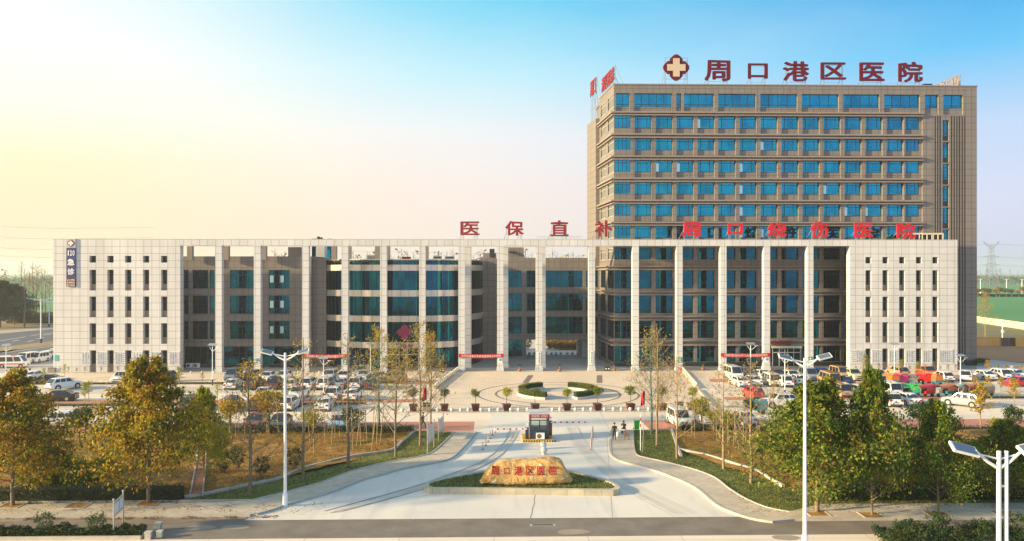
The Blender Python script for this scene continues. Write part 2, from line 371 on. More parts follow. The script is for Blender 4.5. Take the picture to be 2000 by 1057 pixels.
def zrow(py, px=1000): return ZZ(py, Y0, px)
LC = [(174.7,187.5),(209.5,221.8),(244,256.5),(279.4,291.3),(314.4,326.5)]
lcols = [(XY(a, Y0), XY(b, Y0)) for a, b in LC]
lrows = [(zrow(513,250), zrow(499.8,250)), (zrow(567.5,250), zrow(527,250)), (zrow(619.8,250), zrow(579.3,250)), (zrow(672,250), zrow(631.6,250)), (.02, zrow(684.4,250))]
RC = [(1690.4,1701.6),(1723.6,1734.9),(1756.2,1767.4),(1789,1800.2),(1821.2,1832.2)]
rcols = [(XY(a, Y0), XY(b, Y0)) for a, b in RC]
rrows = [(zrow(514.6,1760), zrow(502.2,1760)), (zrow(568,1760), zrow(528,1760)), (zrow(619.4,1760), zrow(579.5,1760)), (zrow(669.4,1760), zrow(629.5,1760)), (.02, zrow(680.8,1760))]
end_block(xL, xLB, lcols, lrows, 'end_wall'); end_block(xRB, xR, rcols, rrows, 'end_wall')
M_panelw = mat('tan infill panel', (.33,.24,.17), .6, var=.15, vscale=1)
for cols, rows in ((lcols, lrows), (rcols, rrows)):
    for a, b in cols:
        for k, (z0, z1) in enumerate(rows):
            sill = .0 if k == 0 else (1.35 if k == 4 else 1.05)
            w_ = window(wing, a, b, z0+sill, z1, Y0+.9, M_darkg, vs=(.5,) if k else (), hs=(.62,) if k else (), fw=.05)
            if sill:
                p = MB(); p.box(a, b, Y0+.75, Y0+1.0, z0, z0+sill); part(p, 'sill_panel', M_panelw, w_)
# beam, columns
mb = MB(); mb.box(xLB, xRB, Y0+.003, Y0+1.15, ZBM, ZTOP-.003); part(mb, 'beam', M_cream, wing)
mb = MB(); mb.box(xLB, xRB, Y0+6.0-.9, Y0+6.0-.05, ZBM+.05, ZTOP-.05); part(mb, 'rear_beam', M_cream, wing)
mb = MB(); mb.box(XY(1199, Y0), xRB-.01, Y0+1.15, Y0+1.39, ZBM+.2, ZTOP-.2); mb.box(XY(1199, Y0), xR-.5, Y0+1.42, Y0+5.1, ZBM+.2, ZTOP-.2); part(mb, 'canopy_slab', M_brownplain, wing)
CPX = [(420.2,433),(495.6,508.8),(589.8,603),(667,680),(742.3,755.2),(818.5,831),(895.3,908),(970.8,983),(1047,1059.2),(1149.8,1162.2),(1235.4,1247.8),(1321.2,1333.2),(1407,1419),(1492.2,1504.2),(1576.6,1588.8)]
COLX = []
for a, b in CPX:
    xa, xb = XY(a, Y0), XY(b, Y0); COLX.append((xa, xb)); mb = MB()
    mb.box(xa, xb, Y0, Y0+1.1, .5, ZBM); mb.box(xa-.08, xb+.08, Y0-.08, Y0+1.18, 0, .5); part(mb, 'column', M_cream, wing)
# the second row of columns that stands free round the middle court, and the stub posts above the roofs
for px0, px1 in ((908.5,920.8),(981,992.5),(1053.5,1064.9),):
    xa, xb = XY(px0, Y0+6), XY(px1, Y0+6); mb = MB(); mb.box(xa, xb, Y0+5.0, Y0+6.1, .4, ZBM+.05); mb.box(xa-.07, xb+.07, Y0+4.93, Y0+6.17, 0, .4); part(mb, 'column', M_cream, wing)
for px0 in (372, 443, 516, 653, 681, 738, 757, 832):
    x = XY(px0, Y0+5.5); mb = MB(); mb.box(x-.45, x+.45, Y0+5.05, Y0+5.9, 19.0, ZBM+.05); part(mb, 'roof_post', M_brownplain, wing)
# left recess facade
xa, xb = xL+.32, XY(608, YT); ZL = 19.65
def rx(a, b, Y=YT): return (XY(a, Y), XY(b, Y))
bays = [(359,368),(375.5,406.5),(409.6,418),(449,496),(497,500),(525,565.5)]
zr = [(ZZ(563.5,YT,450), ZZ(527.5,YT,450)), (ZZ(613,YT,450), ZZ(577,YT,450)), (ZZ(662.5,YT,450), ZZ(627,YT,450))]
holes = []
for a, b in bays:
    p = rx(a, b)
    for z0, z1 in zr: holes.append((p[0], p[1], z0, z1))
gz = (.55, ZZ(677,YT,450))
gb = [rx(360.5,420), rx(437,497), rx(513,590)]
for p in gb: holes.append((p[0], p[1], *gz))
mb = MB(); holed_wall(mb, xa+.01, xb, 0, ZL, YT, .35, holes)
mb.face([(xa+.01,YT,ZL),(xb,YT,ZL),(xb,YT+16,ZL),(xa+.01,YT+16,ZL)]); mb.face([(xb,YT,0),(xb,YT+16,0),(xb,YT+16,ZL),(xb,YT,ZL)]); part(mb, 'recessed_wall', M_brown, wing)
for (a, b, z0, z1) in holes[:-3]:
    n = max(1, round((b-a)/1.1)); k = (z1-z0)
    open_ = None
    if b-a > 3 and a > XY(515, YT): n = 4; open_ = 1
    w_ = window(wing, a, b, z0, z1, YT+.25, M_darkreflg, vs=[i/n for i in range(1, n)], hs=(.30,.72), fw=.05)
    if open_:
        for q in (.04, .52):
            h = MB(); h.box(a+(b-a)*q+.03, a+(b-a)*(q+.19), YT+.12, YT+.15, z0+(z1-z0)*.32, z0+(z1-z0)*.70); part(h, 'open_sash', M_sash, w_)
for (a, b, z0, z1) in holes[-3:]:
    n = max(1, round((b-a)/1.3)); window(wing, a, b, z0, z1, YT+.25, M_darkreflg, vs=[i/n for i in range(1, n)], hs=(.62,), fw=.06, name='shop_window')
for k in range(3):   # string courses between storeys
    z0, z1 = (zr[k][0]-1.25, zr[k][0]-.15); mb = MB(); mb.box(xa+.02, xb-.02, YT-.16, YT-.002, z0, z1); part(mb, 'string_course', M_brown, wing)
mb = MB(); mb.box(xa+.02, xb, YT-.1, YT-.004, 0, .5); part(mb, 'plinth', M_dark, wing)
# plant room over the left roof and the stair tower behind
mb = MB(); mb.box(XY(562, YT), XY(589, YT), YT+.2, YT+4, ZL, 21.3); part(mb, 'plant_room', M_brownplain, wing)
mb = MB(); mb.box(XY(609,147), XY(632,147), 147, 151, 19.0, 23.0, 0); mb.box(XY(617,146.9), XY(634,146.9), 146.9, 147, 19.6, 22.8, 1); mb.box(XY(639,147), XY(647,147), 147, 151, 19.0, 23, 2); part(mb, 'stair_head', [M_darkreflg, M_pframe, M_blueg], wing)
mb = MB(); mb.box(XY(608,YT)+.01, XY(634,YT), YT+1.2, YT+12, 0, 19.4); part(mb, 'link_wall', M_brown, wing)
# rounded glass entrance hall
def petals(mb, cx, cz, r, y, d, m=0):
    pts = []
    for k in range(4):
        A = k*math.pi/2
        prof = [(.22,.20),(.40,.46),(.62,.50),(.86,.28),(1.0,.06),(.95,0),(1.0,-.06),(.86,-.28),(.62,-.50),(.40,-.46),(.22,-.20)]
        for a, b in prof: pts.append((cx+r*(a*math.cos(A)+b*math.sin(A)), cz+r*(a*math.sin(A)-b*math.cos(A))))
    for k in range(4):
        q = pts[k*11:(k+1)*11]; c0 = [(cx, cz)]
        poly = c0+q; b = len(mb.v)
        for yy in (y, y+d): mb.v += [(x, yy, z) for x, z in poly]
        n = len(poly); mb.f.append(tuple(b+n-1-i for i in range(n))); mb.m.append(m); mb.f.append(tuple(b+n+i for i in range(n))); mb.m.append(m)
        for i in range(n): mb.f.append((b+i, b+(i+1)%n, b+n+(i+1)%n, b+n+i)); mb.m.append(m)
arc = [(-31.4,148),(-30.9,144.6),(-28.2,142.0),(-25.2,140.2),(-21.5,139.1),(-17.6,138.55),(-13.6,138.75),(-10.0,139.7),(-7.2,141.2),(-5.1,143.3),(-3.6,146.0),(-2.7,149.5),(-2.3,153.4)]
def smooth_arc(pts, k=4):
    out = []
    n = len(pts)
    for i in range(n-1):
        p0 = pts[max(0,i-1)]; p1 = pts[i]; p2 = pts[i+1]; p3 = pts[min(n-1,i+2)]
        for j in range(k):
            t = j/k; out.append(tuple(.5*((2*p1[c])+(-p0[c]+p2[c])*t+(2*p0[c]-5*p1[c]+4*p2[c]-p3[c])*t*t+(-p0[c]+3*p1[c]-3*p2[c]+p3[c])*t**3) for c in (0,1)))
    out.append(pts[-1]); return out
ARC = smooth_arc(arc)
def offs(pts, d):
    out = []
    for i, p in enumerate(pts):
        a = Vector(pts[max(0,i-1)]); b = Vector(pts[min(len(pts)-1,i+1)]); t = (b-a).normalized(); nn = Vector((t.y, -t.x)); out.append((p[0]+nn.x*d, p[1]+nn.y*d))
    return out
def ribbon(mb, pts, z0, z1, m=0, thick=0.0, sub=None):
    for i in range(len(pts)-1):
        a, b = pts[i], pts[i+1]; mb.face([(a[0],a[1],z0),(b[0],b[1],z0),(b[0],b[1],z1),(a[0],a[1],z1)], m)
    if thick:
        q = offs(pts, -thick)
        for i in range(len(pts)-1):
            a, b, c, d = pts[i], pts[i+1], q[i+1], q[i]
            mb.face([(a[0],a[1],z1),(b[0],b[1],z1),(c[0],c[1],z1),(d[0],d[1],z1)], m); mb.face([(d[0],d[1],z0),(c[0],c[1],z0),(b[0],b[1],z0),(a[0],a[1],z0)], m)
hall = [ (3.75, 8.2), (9.15, 12.6), (13.65, 17.1), (.35, 3.7) ]
mb = MB(); ribbon(mb, ARC, .35, 19.0); part(mb, 'curtain_wall', M_darkreflg, wing, smooth=True)
mb = MB()
for i in range(0, len(ARC), 1):
    p = offs(ARC, .06)[i]; mb.box(p[0]-.035, p[0]+.035, p[1]-.035, p[1]+.035, .35, 18.9)
part(mb, 'mullions', M_frame, wing)
bands = [(3.6,4.65),(8.2,9.25),(12.6,13.7),(17.1,18.15)]
M_alu = tile('pale metal panel', (.62,.57,.53), (.2,.19,.18), 1.5, 30, .04, var=.05, rough=.22)
M_alu.node_tree.nodes['Principled BSDF'].inputs['Metallic'].default_value = .45
for z0, z1 in bands:
    mb = MB(); ribbon(mb, offs(ARC, .32), z0, z1, thick=.34); part(mb, 'metal_band', M_alu, wing, smooth=True)
mb = MB(); ribbon(mb, offs(ARC, .2), 18.95, 19.15, thick=.5); part(mb, 'parapet', M_alu, wing)
mb = MB(); mb.prism(ARC[1:], 18.6, 18.8); part(mb, 'hall_roof', M_roof, wing)
mb = MB(); ribbon(mb, offs(ARC, .05), 0, .35); part(mb, 'plinth', M_dark, wing)
# hall door: porch glazing under the lettering
mb = MB(); x0, x1 = XY(757, 138.4), XY(818, 138.4)
for x in (x0, x0+2.0, x0+3.2, x1-2.0, x1): mb.box(x-.06, x+.06, 138.15, 138.25, 0, 3.6)
mb.box(x0, x1, 138.16, 138.24, 2.5, 2.62); mb.box(x0+.06, x1-.06, 138.3, 138.34, 0.02, 3.6, 1); part(mb, 'entrance_door', [M_pframe, M_darkg], wing)
mb = MB(); petals(mb, XY(790,138.3), ZZ(649,138.3,790), 1.35, 138.30, .06); m_emblem_refl = mat('pink emblem reflection', (.10,.01,.04), .5); m_emblem_refl.node_tree.nodes['Principled BSDF'].inputs['Emission Color'].default_value = (.5,.02,.12,1); m_emblem_refl.node_tree.nodes['Principled BSDF'].inputs['Emission Strength'].default_value = .09; part(mb, 'emblem_reflection', m_emblem_refl, wing)  # glowing petals added to imitate a red emblem's reflection in the glass
# bridge over the passage
xb0, xb1 = XY(938, YB), XY(1172, YB); ZB = 19.6; ZU = 3.75
bw = [(969,973),(991,1019),(1026.8,1046),(1064,1138),(1144.5,1168)]
zrb = [(ZZ(561,YB), ZZ(528.5,YB)), (ZZ(607,YB), ZZ(573.5,YB)), (ZZ(652,YB), ZZ(618,YB))]
holes = [(XY(a,YB), XY(b,YB), z0, z1) for a, b in bw for z0, z1 in zrb]
xp = XY(1028, YB)
holes.append((XY(991,YB), XY(1020,YB), .5, 3.75)); 
mb = MB(); holed_wall(mb, xb0, xp, 0, ZB, YB, .3, [h for h in holes if h[1] <= xp+.01])
hx = [h for h in holes if h[1] > xp+.01]; hx2 = [(max(h[0], xp), *h[1:]) for h in hx]
holed_wall(mb, xp, xb1, ZU, ZB, YB, .3, hx2)
mb.face([(xp,YB,0),(xp,YB+9,0),(xp,YB+9,ZU),(xp,YB,ZU)]); mb.face([(xp,YB,ZU),(xp,YB+9,ZU),(xb1,YB+9,ZU),(xb1,YB,ZU)]); mb.face([(xb0,YB,ZB),(xb1,YB,ZB),(xb1,YB+9,ZB),(xb0,YB+9,ZB)])
mb.face([(xb1,YB+9,ZU),(xp,YB+9,ZU),(xp,YB+9,ZB),(xb1,YB+9,ZB)]); mb.face([(xp,YB+9,0),(xb0,YB+9,0),(xb0,YB+9,ZB),(xp,YB+9,ZB)])
part(mb, 'bridge_wall', M_brown, wing)
for a, b, z0, z1 in holes:
    n = max(1, round((b-a)/1.1)); window(wing, a, b, z0, z1, YB+.2, M_darkreflg, vs=[i/n for i in range(1, n)], hs=(.7,) if z0 > 1 else (.6,), fw=.05)
for k in range(3):
    z = zrb[k][0]; mb = MB(); mb.box(xb0+.01, xb1-.01, YB-.15, YB-.003, z-1.15, z-.12) if k < 2 else mb.box(xp, xb1-.01, YB-.15, YB-.003, ZU, z-.12); part(mb, 'string_course', M_brown, wing)
for px0, px1, yy in ((1138,1147,157),(1127,1137,161),(1172,1182,157.3)):
    mb = MB(); mb.box(XY(px0,yy), XY(px1,yy), yy, yy+.9, .3, ZU); mb.box(XY(px0,yy)-.06, XY(px1,yy)+.06, yy-.06, yy+.96, 0, .3); part(mb, 'pier', M_cream, wing)
mb = MB(); mb.box(XY(990,YB+2), XY(1023,YB+2), YB+2, YB+8, ZB, 21.7); mb.box(XY(991,YB+2), XY(1008,YB+2), YB+1.2, YB+2.0, ZB+1.1, ZB+1.3, 1); part(mb, 'lift_head', [M_brown, M_dark], wing)
mb = MB(); mb.box(XY(943,YB), XY(969,YB), YB+3, YB+8, ZB, 20.6); mb.box(XY(956,YB), XY(966,YB), YB+2.5, YB+3, ZB+.2, 21.4, 1); part(mb, 'plant_room', [M_brownplain, M_dark], wing)
mb = MB(); mb.box(XY(1138,YB)+.01, XY(1176,YB), YB+.3, YB+6, 0, 3.7); 
# ------------------------------------------------------------ tower
tx0, tx1 = XY(1199, YT), XY(1908, YT); TZ = ZZ(165.5, YT, 1199)
tower = thing('ward_tower', 'tall brown stone hospital tower with rows of blue windows and red rooftop letters', 'building', (XY(1550, YT), YT+8, 0))
SK = (XY(1170.8, YT+12)-tx0)/12.0     # the left side runs slightly askew, as built
def lx(y): return tx0+SK*(y-YT)
YD = YT+12.0
RC_ = 0.6    # recess depth of the windows
rowt = [227.3,271.0,313.6,356.4,399.2,441.7]; rowb = [251.3,293.9,336.7,379.4,422.3,465.0]
wx = [(1239.6+41.0*i, 1272.8+41.0*i) for i in range(14)]; wx[13] = (1768, 1797)
holes = []; WIN = []
def tz(py): return ZZ(py, YT, 1500)
xe = XY(1802, YT)
XC = (XY(1200.3, YT), XY(1231.5, YT))
for t, b in zip(rowt, rowb):
    z0, z1 = tz(b)-.0, tz(t)
    zlow = z0-1.0
    for a, c in wx:
        h = (XY(a, YT), XY(c, YT) if a < 1760 else xe, zlow, z1); holes.append(h); WIN.append((XY(a, YT), XY(c, YT), z0, z1, 'n'))
top = [(1203,1230),(1238.7,1312.7),(1321,1331),(1336,1394.8),(1403,1476.6),(1485,1557.6),(1566,1638.5),(1647,1718),(1727,1797),(1806.5,1833.5),(1842.5,1881)]
zt0, zt1 = tz(209.5), tz(183.5)
for a, c in top: holes.append((XY(a, YT), XY(c, YT), zt0-1.2, zt1)); WIN.append((XY(a, YT), XY(c, YT), zt0, zt1, 't'))
lowr = [(484.5,507.2),(528.2,563.7),(577,611.8),(626,660.4)]
# lower windows follow the same grid
for k, (t, b) in enumerate(lowr):
    for a, c in wx[:13]: 
        if a < 1665: holes.append((XY(a, YT), XY(c, YT), tz(b), tz(t))); WIN.append((XY(a, YT), XY(c, YT), tz(b), tz(t), 'l'))
gr = (675.5, 709)
for a, c in wx[:11]:
    holes.append((XY(a-1, YT), XY(c+1, YT), .75, tz(gr[0]))); WIN.append((XY(a-1, YT), XY(c+1, YT), .75, tz(gr[0]), 'g'))
# corner glazing
cz = [(tz(b), tz(t)) for t, b in list(zip(rowt, rowb))+lowr]+[(.75, tz(gr[0]))]
for z0, z1 in cz: holes.append((XC[0], XC[1], z0, z1))
# slots and stair strip
slots = [1825.8,1830.6,1835.5,1857.6,1862.8,1868,1873.2,1878.4,1883.5]
zs0, zs1 = .3, tz(225.5)
for s in slots: holes.append((XY(s-.2, YT), XY(s+2.5, YT), zs0, zs1))
strip = []
for i in range(12):
    t = 233.5+42.9*i
    if t > 690: break
    strip.append((tz(min(t+30.5, 708)), tz(t)))
for z0, z1 in strip: holes.append((XY(1841,YT), XY(1853.8,YT), z0-.9 if z0 > 3 else z0, z1))
mb = MB(); holed_wall(mb, tx0, tx1, 0, TZ, YT, RC_, holes)
mb.face([(tx1,YT,0),(tx1,YT+18,0),(tx1,YT+18,TZ),(tx1,YT,TZ)]); mb.face([(tx1,YT+18,0),(tx0,YT+18,0),(tx0,YT+18,TZ),(tx1,YT+18,TZ)])
mb.face([(lx(YD)+.3,YD+6,0),(lx(YD)+.3,YD,0),(lx(YD)+.3,YD,TZ),(lx(YD)+.3,YD+6,TZ)])
part(mb, 'wall', M_brown, tower)
mb = MB(); mb.face([(tx0,YT,TZ-.9),(tx1,YT,TZ-.9),(tx1,YT+18,TZ-.9),(lx(YD),YT+18,TZ-.9)]); part(mb, 'roof', M_roof, tower)
# left side wall (askew) with ribbon windows
mb = MB(); zb = [(0,TZ)]
zz = [0]; 
sidew = cz[:]; sidew.append((zt0, zt1)); sidew.sort()
prev = 0.0
def sface(mb, y0, y1, z0, z1, off=0.0, m=0):
    mb.face([(lx(y1)+off,y1,z0),(lx(y0)+off,y0,z0),(lx(y0)+off,y0,z1),(lx(y1)+off,y1,z1)], m)
for z0, z1 in sidew: sface(mb, YT, YD, prev, z0); prev = z1
sface(mb, YT, YD, prev, TZ)
for z0, z1 in sidew: sface(mb, YD-1.4, YD, z0, z1); sface(mb, YT+4.6, YT+6.6, z0, z1)
part(mb, 'side_wall', M_brown, tower)
for z0, z1 in sidew:
    w_ = MB()
    for k in range(15):
        y = YT+.15+k*.76
        if YT+4.5 < y < YT+6.6 or y > YD-1.4: continue
        w_.box(lx(y)+.02, lx(y)+.16, y-.03, y+.03, z0, z1)
    for zh in (z0+.04, z1-.04, z0+(z1-z0)*.72):
        a, b = YT+.1, YD-1.4; w_.v += []; w_.prism([(lx(a)+.03,a),(lx(a)+.12,a),(lx(b)+.12,b),(lx(b)+.03,b)], zh-.035, zh+.035)
    f_ = part(w_, 'side_window', M_pframe if z1 > 21 else M_frame, tower)
    g = MB(); sface(g, YT+.1, YD-1.4, z0, z1, .2); part(g, 'pane', M_darkreflg, f_)
# windows
cnt = 0; low = MB(); lowg = MB(); rs = random.Random(3)
opens = {(1,6):1,(2,1):1,(2,2):1,(2,5):1,(3,5):1,(3,11):0,(4,5):1,(4,12):0,(5,5):1,(5,6):1,(5,12):0,(3,9):1,(4,10):1,(1,0):0}
for i, (a, b, z0, z1, k) in enumerate(WIN):
    yg = YT+RC_-.12
    if k == 'n':
        r_, c_ = divmod(i, 14); o_ = (.03,.22,.78) if opens.get((r_, c_)) else ((.03,.2,.78) if rs.random() < .03 else None)
        if rs.random() < .5: vs = (.22,); 
        else: vs = (.22,.74)
        w_ = window(tower, a, b, z0, z1, yg, M_blueg, vs=vs, hs=(.78,), fw=.09, openp=o_)
        p = MB(); p.box(a, b if c_ < 13 else xe, YT+.32, YT+RC_, z0-1.0, z0-.02); part(p, 'sill_panel', M_brown, w_)
        if c_ == 13: p = MB(); p.box(b+.02, xe, YT+.35, YT+RC_, z0-.02, z1); part(p, 'side_panel', M_brown, w_)
    elif k == 't':
        n = max(1, round((b-a)/1.5)); w_ = window(tower, a, b, z0, z1, yg, M_blueg, vs=[j/n for j in range(1, n)], hs=(.2,), fw=.09, openp=(.0,.16,.95) if 1640 < a < 0 else None)
        p = MB(); p.box(a, b, YT+.3, YT+RC_, z0-1.2, z0-.02); part(p, 'sill_panel', M_brown, w_)
    elif k == 'l':
        fw = .06; yy = yg-.05
        low.box(a, a+fw, yy, yg, z0, z1); low.box(b-fw, b, yy, yg, z0, z1); low.box(a+fw, b-fw, yy, yg, z0, z0+fw); low.box(a+fw, b-fw, yy, yg, z1-fw, z1)
        low.box(a+(b-a)*.24-.03, a+(b-a)*.24+.03, yy+.01, yg, z0+fw, z1-fw); low.box(a+fw, b-fw, yy+.02, yg-.005, z0+(z1-z0)*.76-.03, z0+(z1-z0)*.76+.03); low.box(a+fw, b-fw, yy+.02, yg-.005, z0+(z1-z0)*.3-.03, z0+(z1-z0)*.3+.03)
        lowg.box(a, b, yg+.01, yg+.04, z0, z1)
    else:
        n = 4; window(tower, a, b, z0, z1, yg, M_darkreflg, vs=(.25,.5,.75), hs=(.66,), fw=.06, name='shop_window')
lw = part(low, 'window_row', M_frame, tower); lw['kind'] = 'stuff'; part(lowg, 'pane', M_darkreflg, lw)
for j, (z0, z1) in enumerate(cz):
    window(tower, XC[0], XC[1], z0, z1, YT+.12, M_blueg if j < 6 else M_darkreflg, vs=(.25,.5,.75), hs=(.78,) if j < 6 else (.72,.3), fw=.05, name='corner_window')
for z0, z1 in strip:
    w_ = window(tower, XY(1841,YT), XY(1853.8,YT), z0, z1, YT+.45, M_blueg, vs=(.42,), hs=(.78,.15), fw=.05, name='stair_window')
    if z0 > 3: p = MB(); p.box(XY(1841,YT), XY(1853.8,YT), YT+.3, YT+RC_, z0-.9, z0-.02); part(p, 'sill_panel', M_dark, w_)
mb = MB()
for s in slots: mb.box(XY(s-.2,YT)+.005, XY(s+2.5,YT)-.005, YT+.03, YT+RC_, zs0, zs1)
part(mb, 'slot_fill', M_black, tower)  # black boxes fill the slots to make the gaps dark
# ledges wrap round the left corner
led = [(219.5,222.5),(225.0,227.0),(262.5,265.3),(268.5,270.8),(305.3,308),(311.3,313.4),(348.2,351),(354,356.2),(391,393.8),(397,399),(433.8,436.5),(439.5,441.5),(519.3,521.2),(525.6,527.6),(568.6,570.6),(574.6,576.6),(617,619),(623.4,625.4),(662.5,666),(671.5,675)]
for k, (t, b) in enumerate(led):
    z0, z1 = tz(b), tz(t); d = .55 if k % 2 == 0 else .38; xr = XY(1801, YT) if k < 12 else XY(1692, YT); mb = MB()
    mb.prism([(lx(YT)-d, YT-d), (xr, YT-d), (xr, YT-.002), (lx(YT)-.002, YT-.002), (lx(YD)-.002, YD+.25), (lx(YD)-d, YD+.25)], z0, z1); part(mb, 'ledge', M_ledge, tower)
# coping and rooftop details
mb = MB(); mb.prism([(tx0-.12,YT-.12),(tx1+.12,YT-.12),(tx1+.12,YT+.5),(lx(YT+.5)+.4,YT+.5),(lx(YD)+.4,YD),(lx(YD)-.12,YD)], TZ-.0, TZ+.18); part(mb, 'coping', M_ledge, tower)
mb = MB(); mb.box(XY(1805,YT+3), XY(1821,YT+3), YT+3, YT+5, TZ-.9, TZ+1.2); mb.box(XY(1712,YT+2), XY(1731,YT+2), YT+2, YT+4, TZ-.9, TZ+.45); part(mb, 'roof_vent', M_dark, tower)
# plinth
mb = MB(); mb.box(tx0, XY(1692,YT), YT-.12, YT-.004, 0, .7); mb.box(XY(1886,YT), tx1, YT-.1, YT-.004, 0, .9); part(mb, 'plinth', M_dark, tower)
# rear wing of the tower seen past its left side
YW = YD+.26
x1_ = XY(1171.5, YW); xn = XY(1163.6, YW); xf = XY(1146.8, YW+6.8); ZW = ZZ(231.5, YW, 1165)
mb = MB(); mb.prism([(xn, YW), (x1_+4, YW), (x1_+4, YW+6.8), (xf, YW+6.8)], 0, ZW); part(mb, 'rear_block', M_brown, tower)
# entrance of the ward tower
mb = MB(); xa, xb = XY(1508,YT), XY(1562,YT)
for x in (xa, xa+1.2, xa+2.2, xb-2.3, xb-1.2, xb): mb.box(x-.05, x+.05, YT-.3, YT-.2, 0, 3.2)
mb.box(xa, xb, YT-.28, YT-.22, 2.35, 2.5); mb.box(xa+.05, xb-.05, YT-.18, YT-.15, .02, 3.2, 1); mb.box(xa-.2, xb+.2, YT-.6, YT-.19, 3.22, 3.62, 2); part(mb, 'entrance_door', [M_pframe, M_darkg, mat('pale green fascia', (.55,.62,.42), .5)], tower)

# ------------------------------------------------------------ rooftop letter signs
def frame_mb(mb, x0, x1, zb, zt, y, back=1.6, m=1, left=None):
    for x in (x0, x1):
        mb.box(x-.04, x+.04, y-.02, y+.06, zb, zt, m); mb.box(x-.24, x-.18, y-.02, y+.04, zb, zt, m)
        n = max(2, int((zt-zb)/.7))
        for i in range(n): mb.box(x-.18, x-.04, y, y+.03, zb+i*(zt-zb)/n, zb+i*(zt-zb)/n+.04, m)
        mb.cyl((x-.1, y+.05, zb+(zt-zb)*.7), (x-.1-.6, y+back, zb), .045, n=5, m=m)
    for z in (zb+(zt-zb)*.36, zt-.05): mb.box(x0, x1, y+.03, y+.07, z-.03, z+.03, m)
def sign_char(ch, px0, px1, pyt, pyb, Y, zbase, col, label, group, off=.03, name='sign_letter'):
    x0, x1 = XY(px0, Y), XY(px1, Y); z1, z0 = ZZ(pyt, Y, px0), ZZ(pyb, Y, px0)
    t = thing(name, label, 'sign', ((x0+x1)/2, Y, zbase), group=group)
    mb = MB(); put_glyph(mb, ch, x0, x1, z0, z1, Y, .22, off, wave=.10); part(mb, 'lettering', col, t)
    mb = MB(); frame_mb(mb, x0+(x1-x0)*.16, x1-(x1-x0)*.12, zbase, z1-(z1-z0)*.15, Y+.26, m=0); part(mb, 'steel_frame', M_metal, t)
    return t
W_ = dict(zip('周口港区医院', ('nearest the emblem','shaped like an open square','with three drops at its left','with a cross inside a three sided frame','boxed on three sides beside the last one','at the far right end')))
W2_ = dict(zip('周口烧伤医院', ('leftmost of its row','shaped like an open square','third from the left','fourth from the left','boxed on three sides','over the cream roof frames')))
M_maroon = mat('maroon letter face', (.115,.001,.016), .7, spec=.2)
YS = YT+.9
for ch, a, b, t_, b_ in (('周',1376,1427,117,158),('口',1461,1500,123,154),('港',1529,1581,120,158),('区',1603,1653,121,156),('医',1679,1728,121,159),('院',1755,1803,121,160)):
    sign_char(ch, a, b, t_, b_, YS, TZ-.88, M_maroon, f'large maroon rooftop character {W_[ch]}, {ch}, on the brown tower', 'maroon characters on the tower roof', off=.04)
# emblem
def cross(mb, cx, cz, a, y, d, m, wd=.36):
    mb.box(cx-a, cx+a, y, y+d, cz-a*wd, cz+a*wd, m); mb.box(cx-a*wd, cx+a*wd, y, y+d, cz+a*wd+.001, cz+a, m); mb.box(cx-a*wd, cx+a*wd, y, y+d, cz-a, cz-a*wd-.001, m)
t = thing('emblem_sign', 'maroon four petal emblem with a cream cross on the tower roof', 'sign', (XY(1321,YS), YS, TZ-.88))
cx, cz_ = XY(1321,YS), ZZ(132,YS,1321)
mb = MB(); petals(mb, cx, cz_, 2.42, YS, .2); part(mb, 'petals', M_maroon, t)
mb = MB(); cross(mb, cx, cz_, 1.65, YS-.08, .07, 0); part(mb, 'cross', mat('cream cross', (.58,.46,.34), .5, var=.06), t)
mb = MB(); frame_mb(mb, cx-1.9, cx+2.1, TZ-.88, cz_+1.9, YS+.26, m=0); part(mb, 'steel_frame', M_metal, t)
YW2 = Y0+.45
for ch, a, b, t_, b_ in (('医',899,937,432,460),('保',986.5,1023.5,432,460),('直',1074.5,1111,431,462),('补',1161.5,1197,431,462)):
    sign_char(ch, a, b, t_, b_, YW2, ZTOP, M_red, f'dark red character {ch} standing on the colonnade beam left of the lower red row', 'red characters on the colonnade beam', off=.04)
for ch, a, b, t_, b_ in (('周',1332,1369,433,463),('口',1422,1451,436,459),('烧',1499,1537,435,463),('伤',1583,1619,433,464),('医',1669,1706,434,464),('院',1752,1789,436,466)):
    sign_char(ch, a, b, t_, b_, YW2, ZTOP, M_redb, f'bright red character {W2_[ch]}, {ch}, on the beam before the brown tower', 'red characters on the colonnade beam', off=.05)
# side signs, running back along the roof edge
def side_sign(chars, yA, yB, xfun, zb, h, legh, col, label, face=-1):
    t = thing('side_letter_sign', label, 'sign', (xfun((yA+yB)/2), (yA+yB)/2, zb)); n = len(chars)
    tmp = MB(); wd = abs(yB-yA)/n
    for i, c in enumerate(chars): put_glyph(tmp, c, i*wd+wd*.06, (i+1)*wd-wd*.06, 0, h, 0, .15, .03)
    # u runs from the far end to the near end
    v2 = []
    for (u, y, z) in tmp.v:
        yy = yB-u if face < 0 else yA+u
        v2.append((xfun(yy)-(.0 if face > 0 else 0)+(-y if face > 0 else y), yy, zb+legh+z))
    tmp.v = v2; part(tmp, 'lettering', col, t)
    f = MB()
    for k in range(n*2+1):
        y = yA+(yB-yA)*k/(n*2); x = xfun(y)-.25*face
        f.box(x-.04, x+.04, y-.04, y+.04, zb, zb+legh+h+.1)
        if k % 2 == 0: f.cyl((x, y, zb+legh+h), (x-1.6*face, y, zb), .05, n=5)
    for z in (legh*.5, legh+h*.5, legh+h):
        ya, yb = min(yA,yB), max(yA,yB); a, b = xfun(ya)-.25*face, xfun(yb)-.25*face; f.cyl((a, ya, zb+z), (b, yb, zb+z), .04, n=5)
    part(f, 'steel_frame', M_metal, t); return t
